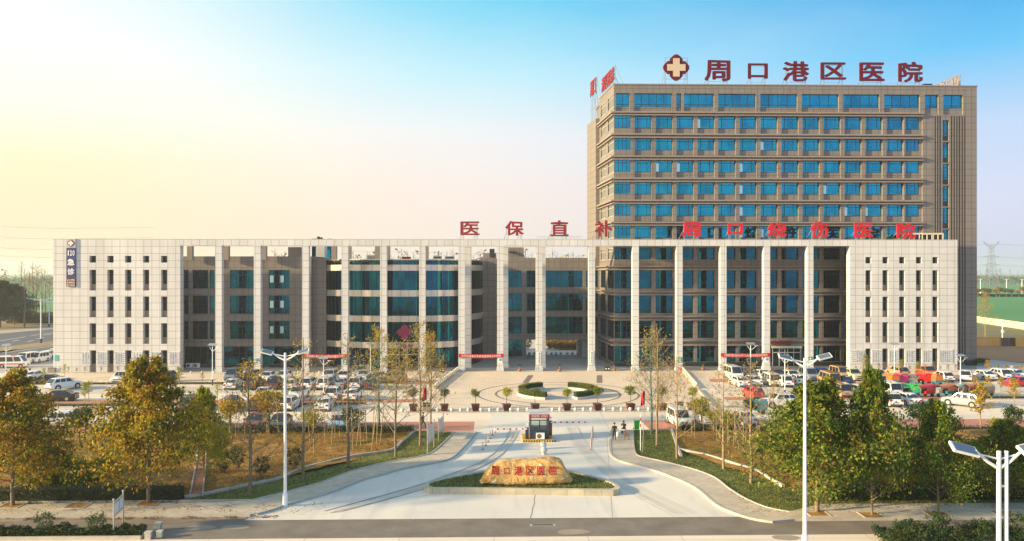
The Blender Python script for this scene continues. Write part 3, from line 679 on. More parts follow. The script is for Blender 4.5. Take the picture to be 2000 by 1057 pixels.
side_sign('港区医院', YT+.6, YD-.8, lambda y: lx(y)+.15, TZ, 2.6, 1.0, M_red, 'red letter sign along the left roof edge of the brown tower')
side_sign('周口', YW+.6, YW+5.2, lambda y: xn+(xf-xn)*(y-YW)/6.8+.15, ZW, 3.0, 5.2, M_red, 'short red letter sign on tall legs behind the left edge of the tower')
side_sign('周口港区医院', YT+3.2, YT+17.5, lambda y: tx1-.9, TZ, 2.2, .8, mat('back of letters', (.30,.22,.19), .6), 'letter sign seen from behind along the right roof edge of the tower', face=1)

# ------------------------------------------------------------ wall lettering, banners, plaques
def word(chars, px0, px1, pyt, pyb, Y, mats, label, cat='sign', name='wall_lettering', off=.02, depth=.1):
    t = MB(); n = len(chars); x0, x1 = XY(px0,Y), XY(px1,Y); z1, z0 = ZZ(pyt,Y,px0), ZZ(pyb,Y,px0); p = (x1-x0)/n
    for i, c in enumerate(chars): put_glyph(t, c, x0+i*p+p*.08, x0+(i+1)*p-p*.08, z0, z1, Y, depth, off)
    c = ((x0+x1)/2, Y, z0); t.v = [(v[0]-c[0], v[1]-c[1], v[2]-c[2]) for v in t.v]
    return tag(t.build(name, mats, loc=c), label, cat)
word('门诊部', 773, 808, 671, 680, 138.05, M_red, 'dark red lettering on the pale band over the glass entrance hall', off=.03)
word('住院部', 1505.5, 1549, 664.5, 674.5, YT-.62, M_red, 'red three character lettering over the ward tower entrance', off=.03)
def banner(px0, px1, pyt, pyb, chars, label, sag=.12):
    Y = Y0-.12; x0, x1 = XY(px0,Y), XY(px1,Y); z1, z0 = ZZ(pyt,Y,px0), ZZ(pyb,Y,px0)
    t = thing('banner', label, 'banner', ((x0+x1)/2, Y, z0), group='red banners tied between columns'); mb = MB(); n = 24
    def zz(u): return -sag*4*u*(1-u)
    rr = random.Random(int(px0))
    ys = [Y+rr.uniform(-.03,.03) for _ in range(n+1)]
    for i in range(n):
        a, b = i/n, (i+1)/n; xa, xb = x0+(x1-x0)*a, x0+(x1-x0)*b
        mb.face([(xa,ys[i],z0+zz(a)),(xb,ys[i+1],z0+zz(b)),(xb,ys[i+1],z1+zz(b)),(xa,ys[i],z1+zz(a))])
        mb.face([(xb,ys[i+1]+.01,z0+zz(b)),(xa,ys[i]+.01,z0+zz(a)),(xa,ys[i]+.01,z1+zz(a)),(xb,ys[i+1]+.01,z1+zz(b))])
    part(mb, 'cloth', M_redb, t)
    g = MB(); n = len(chars); m_ = (x1-x0)*.06; p = (x1-x0-2*m_)/n; h = z1-z0
    for i, c in enumerate(chars):
        u = (m_+p*(i+.5))/(x1-x0); put_glyph(g, c, x0+m_+i*p+p*.06, x0+m_+(i+1)*p-p*.06, z0+h*.2+zz(u), z0+h*.8+zz(u), Y-.05, 0, .01)
    part(g, 'lettering', M_whitetxt, t); return t
banner(590.5, 679.5, 691.5, 699, '全面提升医疗服务水平门诊住院患者满意度持续提升', 'long red banner tied between two columns left of the glass entrance hall')
banner(896, 984, 691, 698.5, '热烈欢迎各位专家莅临我院义诊指导', 'red banner between two columns right of the glass entrance hall')
banner(1408, 1505, 689.5, 697, '全面提升医疗服务水平门诊住院患者满意度持续提升', 'red banner between two columns left of the ward tower entrance')
def plaque(px0, px1, pyt, pyb, cols_, label, name='name_board', Y=None, group=None, pink=None, big=None):
    Y = Y or Y0-.06; x0, x1 = XY(px0,Y), XY(px1,Y); z1, z0 = ZZ(pyt,Y,px0), ZZ(pyb,Y,px0)
    t = thing(name, label, 'sign', ((x0+x1)/2, Y, z0), group=group); mb = MB(); n = len(cols_); p = (x1-x0)/n
    mb.box(x0, x1, Y, Y+.05, z0, z1); 
    part(mb, 'board', M_white, t)
    if n > 1:
        e = MB()
        for i in range(n+1): e.box(x0+i*p-.02, x0+i*p+.02, Y-.02, Y-.001, z0, z1)
        part(e, 'edging', M_metal, t)
    for pk in (False, True):
        g = MB()
        for i, s in enumerate(cols_):
            if (pink is not None and i == pink) != pk: continue
            h = (z1-z0)*.9/len(s); wch = min(p*.42, h*.8)
            for j, c in enumerate(s):
                zc = z1-(z1-z0)*.05-h*(j+.5); xc = x0+p*(i+.5); hh = min(h*.82, wch*1.1); put_glyph(g, c, xc-wch/2, xc+wch/2, zc-hh/2, zc+hh/2, Y-.015, 0, .05)
        if g.v: part(g, 'lettering', M_pink if pk else M_ink, t)
    return t
M_ink = mat('dark ink lettering', (.015,.03,.09), .6); M_pink = mat('pink lettering', (.75,.12,.2), .6)
P6 = ['周口港区医院', '周口烧伤医院']; PL = ['城乡居民医保定点医院', '省直职工医保定点医院', '新农合直补定点医院', '急诊急救医疗中心分站', '康复医学诊疗示范中心', '儿童预防接种定点门诊', '医学院教学实习医院', '工伤保险定点医疗机构', '慢性病防治示范基地']
rs = random.Random(11)
lab = ['leftmost white board of vertical lettering on the cream left end wall', 'white lettered board between the first and second ground floor windows of the left end wall', 'white lettered board between the second and third ground floor windows of the left end wall', 'white lettered board behind the yellow tree on the left end wall', 'white lettered board between the fourth and fifth ground floor windows of the left end wall', 'white board with one pink column of lettering on the left end wall']
for (a, b), l_, n in zip([(160.6,176),(191,209.5),(226,244.2),(259.5,278),(296,314),(331.5,353)], lab, (3,4,4,3,4,4)):
    c = rs.sample(PL, n-1)+[P6[0]] if n > 3 else rs.sample(PL, n); plaque(a, min(b, 350.5), 686.8, 713.3, c, l_, group='white name boards on the end walls', pink=3 if a > 330 else None)
lab = ['wide white board of large vertical lettering at the left edge of the right end wall', 'white lettered board right of the first ground floor window of the right end wall', 'white lettered board right of the second ground floor window behind a lamp post', 'white lettered board between the third and fourth ground floor windows of the right end wall', 'white lettered board between the fourth and fifth ground floor windows of the right end wall', 'widest white board of vertical lettering near the right corner of the right end wall']
for (a, b), l_, n in zip([(1664,1690),(1704,1723),(1737.3,1755.6),(1769.8,1788.3),(1803,1820.5),(1835.7,1860.5)], lab, (6,4,4,4,4,6)):
    c = [P6[0], P6[1]]+rs.sample(PL, n-2) if a < 1700 else rs.sample(PL, n-1)+[P6[0]]; plaque(a, b, 683, 709, c, l_, group='white name boards on the end walls')
plaque(1050, 1056, 687, 711.5, ['周口港区医院'], 'narrow white plaque of vertical lettering on the column right of the small potted palm', name='column_plaque', Y=Y0-.13)
plaque(1153, 1159, 686, 711, ['周口烧伤医院'], 'narrow white plaque of vertical lettering on the column left of the ward tower corner', name='column_plaque', Y=Y0-.13)
# small column signs
M_sblue = mat('sign blue', (.10,.32,.62), .5); M_sgreen = mat('sign green', (.03,.22,.16), .5)
def small_sign(px, py, kind, label):
    Y = Y0-.05; x = XY(px,Y); z = ZZ(py,Y,px); t = thing('column_sign', label, 'sign', (x, Y, z-.4), group='small signs on the columns')
    mb = MB(); mb.box(x-.33, x+.33, Y, Y+.04, z-.45, z+.45); part(mb, 'board', M_white if kind != 'g' else M_sgreen, t)
    mb = MB()
    if kind == 'b': mb.lathe([(.24,0),(.24,.02)], n=14); mb.v = [(x+v[0], Y-.005-v[2], z+.1+v[1]) for v in mb.v]; part(mb, 'roundel', M_sblue, t)
    elif kind == 'g': mb.lathe([(.15,0),(.15,.02)], n=12); mb.v = [(x+v[0], Y-.005-v[2], z+.12+v[1]) for v in mb.v]; mb.box(x-.2, x+.2, Y-.012, Y-.002, z-.3, z-.15); part(mb, 'symbol', M_white, t)
    else: mb.box(x-.27, x+.27, Y-.012, Y-.002, z-.15, z+.38); part(mb, 'symbol', M_sblue, t)
for px, py, k, l_ in ((503,704,'s','blue square sign low on the second column from the left'),(674,707,'g','green sign on the column at the right end of the left banner'),(749,703,'s','blue sign on the column just left of the glass hall door'),(825,704,'g','green sign on the column just right of the glass hall door'),(977,704,'b','white sign with blue roundel under the middle red banner'),(1328,703,'g','green sign on the column behind the bare golden tree'),(1498,703,'b','white sign with blue roundel under the right red banner'),(1583,702,'g','green sign on the last column before the right end wall')):
    small_sign(px, py, k, l_)
t = MB(); t.box(-.3,.3,0,.05,0,1.0); tag(t.build('wall_sign', mat('teal sign', (.05,.42,.42), .5), loc=(XY(110,Y0-.06), Y0-.06, ZZ(705,Y0,110))), 'small teal sign at the left corner of the cream end wall', 'sign')
# vertical emergency sign
Y = Y0-.2; x0, x1 = XY(129.5,Y), XY(147.5,Y); t = thing('emergency_sign', 'tall navy vertical sign with an emblem on the cream left end wall', 'sign', ((x0+x1)/2, Y, ZZ(560,Y,138)))
z = lambda p: ZZ(p, Y, 138)
mb = MB(); mb.box(x0, x1, Y, Y+.19, z(543.5), z(484.2)); part(mb, 'blue_panel', M_navy, t)
mb = MB(); mb.box(x0, x1, Y, Y+.19, z(484.1), z(466.5)); part(mb, 'emblem_panel', M_metal, t)
mb = MB(); mb.box(x0, x1, Y, Y+.19, z(560), z(543.6)); part(mb, 'maroon_panel', M_maroon, t)
mb = MB(); petals(mb, (x0+x1)/2, z(475.3), .62, Y-.05, .04); part(mb, 'petals', M_red, t)
mb = MB(); cross(mb, (x0+x1)/2, z(475.3), .42, Y-.09, .03, 0); part(mb, 'cross', M_whitetxt, t)
mb = MB(); wd = x1-x0; k = wd/3
for i, c in enumerate('120'): put_glyph(mb, c, x0+.1+i*(wd-.2)/3+(.16 if c == '1' else .05), x0+.1+(i+1)*(wd-.2)/3-(.12 if c == '1' else .05), z(499.5), z(489), Y-.02, 0, .045)
put_glyph(mb, '急', x0+.18, x1-.18, z(518.5), z(505.5), Y-.02, 0, .04); put_glyph(mb, '诊', x0+.18, x1-.18, z(537), z(524), Y-.02, 0, .04)
for row, s in ((547, '24小时院前'), (552, '急救电话'), (557.3, '8270000')):
    n = len(s)
    for i, c in enumerate(s): put_glyph(mb, c, x0+.1+i*(wd-.2)/n+.02, x0+.1+(i+1)*(wd-.2)/n-.02, z(row+2), z(row-2), Y-.02, 0, .02)
part(mb, 'lettering', M_whitetxt, t)
# roof clutter
def roofbox(px0, px1, pyt, pyb, Y, m, label, name='roof_unit', dep=1.5, legs=True):
    x0, x1 = XY(px0,Y), XY(px1,Y); z1, z0 = ZZ(pyt,Y,px0), ZZ(pyb,Y,px0); cx = (x0+x1)/2; t = thing(name, label, 'roof unit', (cx, Y, z0), group='units on the roofs')
    mb = MB(); hx = (x1-x0)/2; mb.box(-hx, hx, 0, dep, .2, z1-z0); mb.box(-hx-.03, hx+.03, -.03, dep+.03, z1-z0, z1-z0+.05); mb.build('casing', m, t)
    f = MB()
    for sx in (-hx+.08, hx-.08):
        for sy in (.1, dep-.1): f.box(sx-.04, sx+.04, sy-.04, sy+.04, 0, .2)
    for i in range(6): f.box(-hx+.1, hx-.1, -.02, -.001, .3+i*(z1-z0-.4)/6, .34+i*(z1-z0-.4)/6)
    f.build('louvre', M_dark, t); return t
M_greyb = mat('roof unit grey', (.42,.43,.43), .6, var=.1)
for (a, b, c, d_, l_, m_) in ((716,737,498.5,509,'pale ventilation unit on the left of the glass hall roof', M_greyb),(785,801,502,508,'low red unit on the middle of the glass hall roof', M_red),(846,862,500,508,'pale round edged unit on the right of the glass hall roof', M_greyb),(869,887,501,508,'dark grey unit at the right end of the glass hall roof', M_metal)):
    roofbox(a, b, c, d_, 146, m_, l_)
for i, (a, b) in enumerate(((1776,1797),(1801,1821.5),(1822.5,1843))):
    x0, x1 = XY(a,Y0+3), XY(b,Y0+3); t = thing('roof_hatch', ('leftmost','middle','rightmost')[i]+' of three cream open frames on the right block roof', 'roof unit', ((x0+x1)/2, Y0+3, ZTOP)); mb = MB(); hx = (x1-x0)/2
    mb.box(-hx, hx, 0, 1.5, 1.0, 1.3)
    for sx in (-hx, -hx*.1, hx-.14): mb.box(sx, sx+.14, 0, .1, 0, 1.0)
    mb.build('frame', mat('cream frame', (.72,.62,.45), .5), t); g = MB(); g.box(-hx+.15, hx-.15, .4, 1.4, 0, 1.0); g.build('louvre', M_dark, t)
t = thing('roof_tarpaulin', 'dark bundle lying on the colonnade beam above the recessed left facade', 'bundle', (XY(622,Y0+.5), Y0+.5, ZTOP)); mb = MB(); mb.ball((0,0,.2), .3, 8, 5); mb.ball((.5,0,.15), .22, 8, 5); mb.box(-.9,.8,-.2,.2,0,.08); mb.build('bundle', M_black, t)
mb = MB()
for i in range(14): mb.cyl((i*.55, 0, .0), (i*.55+.5, .1, .55), .02, n=4); mb.cyl((i*.55+.5, .1, .0), (i*.55, 0, .5), .02, n=4)
mb.cyl((0,0,.55), (7.8,0,.55), .025, n=4); tag(mb.build('spare_truss', M_metal, loc=(XY(1048,Y0+.6), Y0+.6, ZTOP)), 'thin steel truss lying on the colonnade beam right of the middle red character', 'truss')
# ============================================================ GROUND
def sheet(name, pts, z, m, kind='structure'):
    mb = MB(); ar = sum(pts[i][0]*pts[(i+1)%len(pts)][1]-pts[(i+1)%len(pts)][0]*pts[i][1] for i in range(len(pts)))
    if ar < 0: pts = pts[::-1]
    mb.face([(x, y, z) for x, y in pts]); o = mb.build(name, m); tag(o, kind=kind)
    if len(pts) > 4:
        bm = bmesh.new(); bm.from_mesh(o.data); bmesh.ops.triangulate(bm, faces=bm.faces[:], ngon_method='EAR_CLIP'); bm.to_mesh(o.data); bm.free()
    return o
def slab(name, pts, z0, z1, m, kind='structure'):
    mb = MB(); mb.prism(pts, z0, z1); o = mb.build(name, m); tag(o, kind=kind)
    bm = bmesh.new(); bm.from_mesh(o.data); bmesh.ops.triangulate(bm, faces=[f for f in bm.faces if len(f.verts) > 4], ngon_method='EAR_CLIP'); bm.to_mesh(o.data); bm.free(); return o
def strip_along(name, pts, w_, z0, z1, m, closed=False, kind='structure', label=None):
    """a kerb following a line"""
    n = len(pts); L_ = []; Rr = []
    for i in range(n):
        a = Vector(pts[(i-1)%n if closed else max(0,i-1)]); b = Vector(pts[(i+1)%n if closed else min(n-1,i+1)]); t = (b-a).normalized(); nn = Vector((-t.y, t.x))
        p = Vector(pts[i]); L_.append(p+nn*w_/2); Rr.append(p-nn*w_/2)
    mb = MB(); rng = range(n if closed else n-1)
    for i in rng:
        j = (i+1)%n; a, b, c, d = L_[i], L_[j], Rr[j], Rr[i]
        mb.face([(a.x,a.y,z1),(d.x,d.y,z1),(c.x,c.y,z1),(b.x,b.y,z1)]); mb.face([(a.x,a.y,z0),(a.x,a.y,z1),(b.x,b.y,z1),(b.x,b.y,z0)]); mb.face([(c.x,c.y,z0),(c.x,c.y,z1),(d.x,d.y,z1),(d.x,d.y,z0)])
    if not closed:
        for q in (0, n-1): a, d = L_[q], Rr[q]; mb.face([(a.x,a.y,z0),(d.x,d.y,z0),(d.x,d.y,z1),(a.x,a.y,z1)])
    o = mb.build(name, m); return tag(o, kind=kind)
def smoothG(pp, z=0.0, k=4): return smooth_arc([G(a, b, z) for a, b in pp], k)
M_earth = mat('dry earth', (.24,.17,.10), .95, col2=(.33,.25,.16), vscale=.03, bump=.2)
M_field = mat('winter wheat field', (.04,.19,.04), .9, col2=(.07,.26,.06), vscale=.02)
M_asph = mat('asphalt', (.20,.16,.13), .85, var=.22, vscale=.5, bump=.15, bscale=40)
M_asph2 = mat('old asphalt', (.10,.10,.11), .85, var=.15, vscale=.1)
M_bed = mat('leaf strewn soil', (.17,.065,.012), .95, col2=(.46,.24,.045), vscale=1.5, bump=.9, bscale=6)
M_lawn = mat('autumn lawn', (.05,.095,.012), .95, col2=(.20,.17,.025), vscale=1.3, bump=.6, bscale=15)
M_soil = mat('ploughed soil', (.42,.18,.07), .95, col2=(.52,.25,.10), vscale=.4, bump=.8, bscale=3)
M_plaza = tile('plaza paving', (.74,.585,.44), (.54,.42,.32), .8, .4, .03, var=.06, ground=True, rough=.8, offset=.5, stain=.10, sscale=.12)
M_court = tile('grey court paving', (.40,.37,.35), (.30,.28,.27), .8, .4, .03, var=.06, ground=True, rough=.8, offset=.5, sscale=.2)
M_walk = tile('pavement setts', (.58,.48,.37), (.38,.32,.25), .42, .21, .025, var=.12, ground=True, rough=.85, offset=.5, sscale=.5, stain=.16)
M_rbrick = tile('red brick paving', (.50,.20,.15), (.40,.18,.13), .4, .2, .02, var=.12, ground=True, rough=.85, offset=.5, sscale=.25, stain=.18)
M_lot = tile('parking concrete', (.76,.63,.50), (.58,.48,.38), 6, 5, .04, var=.03, ground=True, rough=.8, sscale=.1, stain=.10)
M_lot2 = tile('worn lane concrete', (.58,.51,.44), (.40,.36,.31), 6, 5, .04, var=.03, ground=True, rough=.8, sscale=.08, stain=.18)
M_path = mat('red path', (.36,.14,.08), .9, var=.2, vscale=1.5)
M_line = mat('dark stone inlay', (.20,.16,.14), .8, var=.1)

sheet('ground', [(-2600,-60),(2600,-60),(2600,6000),(-2600,6000)], -.05, M_earth)
sheet('far_field', [(-2500,330),(2500,330),(2500,5500),(-2500,5500)], -.035, M_field)
# the entrance apron and inner drive: worn concrete with stains and tyre marks
def drive_mat():
    m = mat('drive concrete', (.74,.66,.57), .75, var=.05, vscale=.15, bump=.08)
    n = m.node_tree.nodes; l = m.node_tree.links; p = n['Principled BSDF']; src = p.inputs['Base Color'].links[0].from_socket
    geo = n.new('ShaderNodeNewGeometry'); t = n.new('ShaderNodeTexNoise'); t.inputs['Scale'].default_value = .09; t.inputs['Detail'].default_value = 6; t.inputs['Distortion'].default_value = 1.5
    mp = n.new('ShaderNodeMapping'); mp.inputs['Scale'].default_value = (1, .45, 1); l.new(geo.outputs['Position'], mp.inputs[0]); l.new(mp.outputs[0], t.inputs['Vector'])
    mr = n.new('ShaderNodeMapRange'); mr.inputs[1].default_value = .42; mr.inputs[2].default_value = .68; mr.inputs[3].default_value = 0; mr.inputs[4].default_value = .5; l.new(t.outputs[0], mr.inputs[0])
    mx = n.new('ShaderNodeMix'); mx.data_type = 'RGBA'; mx.inputs[7].default_value = (.54,.52,.50,1); l.new(mr.outputs[0], mx.inputs[0]); l.new(src, mx.inputs[6])
    t3 = n.new('ShaderNodeTexNoise'); t3.inputs['Scale'].default_value = .6; t3.inputs['Detail'].default_value = 4; t3.inputs['Distortion'].default_value = .6
    mp2 = n.new('ShaderNodeMapping'); mp2.inputs['Scale'].default_value = (1.6, .16, 1); mp2.inputs['Rotation'].default_value = (0, 0, .15); l.new(geo.outputs['Position'], mp2.inputs[0]); l.new(mp2.outputs[0], t3.inputs['Vector'])
    mr2 = n.new('ShaderNodeMapRange'); mr2.inputs[1].default_value = .55; mr2.inputs[2].default_value = .8; mr2.inputs[3].default_value = 0; mr2.inputs[4].default_value = .35; l.new(t3.outputs[0], mr2.inputs[0])
    mx2 = n.new('ShaderNodeMix'); mx2.data_type = 'RGBA'; mx2.inputs[7].default_value = (.34,.33,.33,1); l.new(mr2.outputs[0], mx2.inputs[0]); l.new(mx.outputs[2], mx2.inputs[6]); l.new(mx2.outputs[2], p.inputs['Base Color'])
    return m
M_drive = drive_mat()
DR_L = [(505,1005),(536,996),(557,988),(599,976.5),(646,963),(709,938.5),(748.5,928),(782.6,917.6),(845.5,905.8),(877,898),(900,879.6),(930.7,845.5)]
DR_R = [(1530,1024),(1480,1017),(1440,1006),(1400,988),(1360,955),(1310,932),(1260,915),(1215,903),(1196,892),(1192,878),(1192,862),(1194,846)]
cL = smoothG(DR_L); cR = smoothG(DR_R)
YR1 = 54.9
cRd = [p for p in cR if p[1] > YR1+.05]
apron = [(cL[0][0]-.6, YR1-.3)]+cL+[(cL[-1][0]+1.5, 88.5), (cL[-1][0]+1.5, 96), (cRd[-1][0]+.5, 96)]+cRd[::-1]+[(cRd[0][0]+1.2, YR1-.3)]
sheet('drive', apron, .0, M_drive)
# road
sheet('road', [(-75,50.8),(75,50.8),(75,YR1),(-75,YR1)], -.008, M_asph)
mb = MB()
rs = random.Random(5)
for px, py, a, b in ((390,1031,1.7,.5),(460,1030,1.6,.5),(25,1014,1.8,.6),(1120,1039,1.9,.55),(1535,1050,1.6,.5)):
    x, y = G(px, py); mb.face([(x+a*.6*math.cos(t*.524)*rs.uniform(.9,1.1), y+b*1.0*math.sin(t*.524)*rs.uniform(.85,1.1), .0) for t in range(12)])
tag(mb.build('road_patches', mat('pale road patch', (.33,.26,.20), .9, var=.1)), kind='structure')
x, y = G(1060, 1025.5); mb = MB(); mb.box(x-.85,x+.85,y-.2,y+.2,-.006,.004); mb.box(x-.7,x+.7,y-.13,y+.13,.004,.010,1); tag(mb.build('drain_cover', [M_kerb, M_dark]), 'oblong drain cover in the asphalt in front of the boulder', 'drain cover')
sheet('near_pavement', [(-75,44),(75,44),(75,50.8),(-75,50.8)], -.004, M_lot)
# cracks / joints in the apron
mb = MB(); pts = [G(a, b) for a, b in ((1046,966),(1043,975),(1044,983),(1040,993),(1039,1003),(1036,1010),(1037,1017))]
for i in range(len(pts)-1): a, b = pts[i], pts[i+1]; mb.face([(a[0]-.035,a[1],.006),(a[0]+.035,a[1],.006),(b[0]+.03,b[1],.006),(b[0]-.03,b[1],.006)])
for pp in (((1185,850),(1197,1022)),):
    a, b = G(*pp[0]), G(*pp[1]); d = .012; mb.face([(a[0]-d,a[1]-d,.006),(a[0]+d,a[1]-d,.006),(b[0]+d,b[1]+d,.006),(b[0]-d,b[1]+d,.006)])
tag(mb.build('drive_joints', mat('joint tar', (.30,.25,.21), .9)), kind='structure')
# tyre marks left by the traffic on the apron and the inner drive
M_tyremark = mat('tyre stained concrete', (.54,.50,.46), .8, col2=(.73,.65,.56), vscale=.8)
rs = random.Random(31); mb = MB()
def mark(pts, w_):
    P_ = smooth_arc([G(a, b) for a, b in pts], 6)
    for i in range(len(P_)-1):
        a, b = Vector(P_[i]), Vector(P_[i+1]); t = (b-a).normalized(); nn = Vector((-t.y, t.x))*w_*(.4+.6*math.sin(math.pi*(i+.5)/len(P_))); z_ = .004+.0001*len(mb.f)
        mb.face([(*(a-nn),z_),(*(b-nn),z_),(*(b+nn),z_),(*(a+nn),z_)])
for k in range(9):
    o = rs.uniform(-14, 14); p = rs.uniform(-5, 5)
    mark([(1115+o,835),(1128+o,862+p),(1150+o,890+p),(1190+o,925+p),(1240+o*1.4,960+p),(1330+o*2,1005+p)], rs.uniform(.05,.14))
for k in range(8):
    o = rs.uniform(-14, 14); p = rs.uniform(-5, 5)
    mark([(1000+o,840),(985+o,870+p),(950+o,900+p),(880+o*1.3,930+p),(790+o*1.6,960+p),(640+o*2,1000+p*.5)], rs.uniform(.05,.13))
tag(mb.build('tyre_marks', M_tyremark), kind='structure')
# ring of lots in front of the building (constant Y bands)
def band(name, x0, x1, y0, y1, z, m): return sheet(name, [(x0,y0),(x1,y0),(x1,y1),(x0,y1)], z, m)
XLp = -140; XRp = 140
def bx(px, Y): return XY(px, Y)
# left lot
xl = lambda Y: bx(795, Y) 
band('parking_ground', XLp, XRp, 82.0, 135, -.02, M_lot)
band('forecourt', -95, 95, 127, 160, -.012, M_court)
plz = [(XY(905,134.5),134.6),(XY(852,119),119),(XY(795,96),96.2),(XY(1400,96),96.2),(XY(1362,119),119),(XY(1333,134.5),134.6)]
sheet('plaza', plz, -.004, M_plaza)
band('front_pavement', -100, 100, 125.5, 134.7, -.009, M_plaza)
# left strips
def bands_left(x1f, rows_):
    for nm, ya, yb, m, z in rows_:
        Ya, Yb = 26350/(ya-530), 26350/(yb-530); sheet(nm, [(XLp,Yb),(x1f(Yb),Yb),(x1f(Ya),Ya),(XLp,Ya)], z, m)
lx1 = lambda Y: XY(850,119)+(XY(790,97)-XY(850,119))*(119-Y)/22.0
bands_left(lx1, [('parking_bay', 744, 750, M_rbrick, -.006), ('parking_lane', 753, 766, M_lot2, -.006), ('parking_bay', 779, 785, M_rbrick, -.006), ('parking_lane', 793, 800, M_lot2, -.006)])
band('parking_bay', XLp, XY(925,86), 26350/(843.5-530), 26350/(823-530), -.010, M_rbrick)
band('parking_bay', XY(1265,86), XRp, 26350/(841-530), 26350/(822-530), -.010, M_rbrick)
rx0 = lambda Y: XY(1366,119)+(XY(1400,97)-XY(1366,119))*(119-Y)/22.0
for nm, ya, yb, m in (('parking_bay',741,747,M_rbrick),('parking_lane',752,766,M_lot2),('parking_bay',777,783,M_rbrick),('parking_lane',786,796,M_lot2)):
    Ya, Yb = 26350/(ya-530), 26350/(yb-530); sheet(nm, [(rx0(Yb)+2,Yb),(XRp,Yb),(XRp,Ya),(rx0(Ya)+2,Ya)], -.006, m)
sheet('service_road', [(-60,82.2),(XLp,82.2),(XLp,82.0),(-60,82)], -.003, M_lot2) if 0 else None
# plaza ring inlays
pcx, pcy = XY(1089.5, 110), 110.0
def ring(name, r0, r1, z, m, a0=0, a1=360, n=64):
    mb = MB()
    for i in range(n):
        a, b = R(a0+(a1-a0)*i/n), R(a0+(a1-a0)*(i+1)/n)
        mb.face([(pcx+r0*math.cos(a),pcy+r0*math.sin(a),z),(pcx+r1*math.cos(a),pcy+r1*math.sin(a),z),(pcx+r1*math.cos(b),pcy+r1*math.sin(b),z),(pcx+r0*math.cos(b),pcy+r0*math.sin(b),z)])
    return tag(mb.build(name, m), kind='structure')
ring('paving_ring', 10.95, 11.25, .002, M_line); ring('paving_ring', 8.45, 8.75, .002, M_line); ring('paving_ring', 2.3, 2.5, .002, M_line)
M_pgrey = tile('grey plaza setts', (.52,.50,.47), (.36,.34,.32), .4, .4, .03, var=.07, ground=True, rough=.8)
ring('inner_paving', 2.5, 5.6, .0, M_pgrey)
for pa, pb in (((1037,733),(1026,748)),((1171,733),(1171,748))):
    a, b = G(*pa), G(*pb); tag(MB().box(0,0,0,0,0,0).build('x', M_line), kind='structure') if 0 else None
    mb = MB(); mb.face([(a[0]-.45,a[1],.001),(b[0]-.45,b[1],.001),(b[0]+.45,b[1],.001),(a[0]+.45,a[1],.001)][::-1]); tag(mb.build('paving_stripe', M_line), kind='structure')
mb = MB()
for Y in (101.5, 106.5, 131.5, 129.6):
    for px0, px1 in ((820,935),(1245,1385)): mb.box(XY(px0,Y), XY(px1,Y) if Y < 120 else XY(px1,Y), Y-.04, Y+.04, -.003, .001)
tag(mb.build('paving_lines', M_line), kind='structure')
# sidewalks, raised
SW = .12
outL = smoothG([(492,980),(555,965),(628,945),(688,923),(754,906),(832,891),(861,872),(887,845.5)])
p_left = [(XLp+40, 26350/(1004-530)), (cL[0][0], 26350/(1004-530))]+cL[1:]+[(cL[-1][0], 83.9), (outL[-1][0], 83.9)]+outL[::-1]+[(outL[0][0]-4, 26350/(981-530)), (XLp+40, 26350/(981-530))]
slab('pavement', p_left, -.1, SW, M_walk)
strip_along('kerb', [(XLp+40, p_left[0][1]), (cL[0][0]-.5, p_left[0][1])]+cL, .22, -.1, SW+.03, M_kerb)
strip_along('kerb', [(XLp+40, outL[0][1]-.05), (outL[0][0]-3, outL[0][1]-.05)]+outL, .12, 0, SW+.06, M_kerb)
outR = smoothG([(1540,1003),(1500,995),(1460,979),(1425,958),(1395,935),(1350,918),(1290,903),(1262,897),(1243,890),(1238,872),(1237,843)])
yr = 26350/(1021-530)
p_right = [(XRp-40, yr), (cR[0][0]+1, yr)]+cR[2:]+[(cR[-1][0], 84.2), (outR[-1][0], 84.2)]+outR[::-1]+[(outR[0][0]+3, 26350/(992-530)), (XRp-40, 26350/(992-530))]
slab('pavement', p_right, -.1, SW, M_walk)
strip_along('kerb', [(XRp-40, yr), (cR[0][0]+1, yr)]+cR[2:], .22, -.1, SW+.03, M_kerb)
strip_along('kerb', [(XRp-40, outR[0][1]), (outR[0][0]+2, outR[0][1])]+outR, .12, 0, SW+.06, M_kerb)
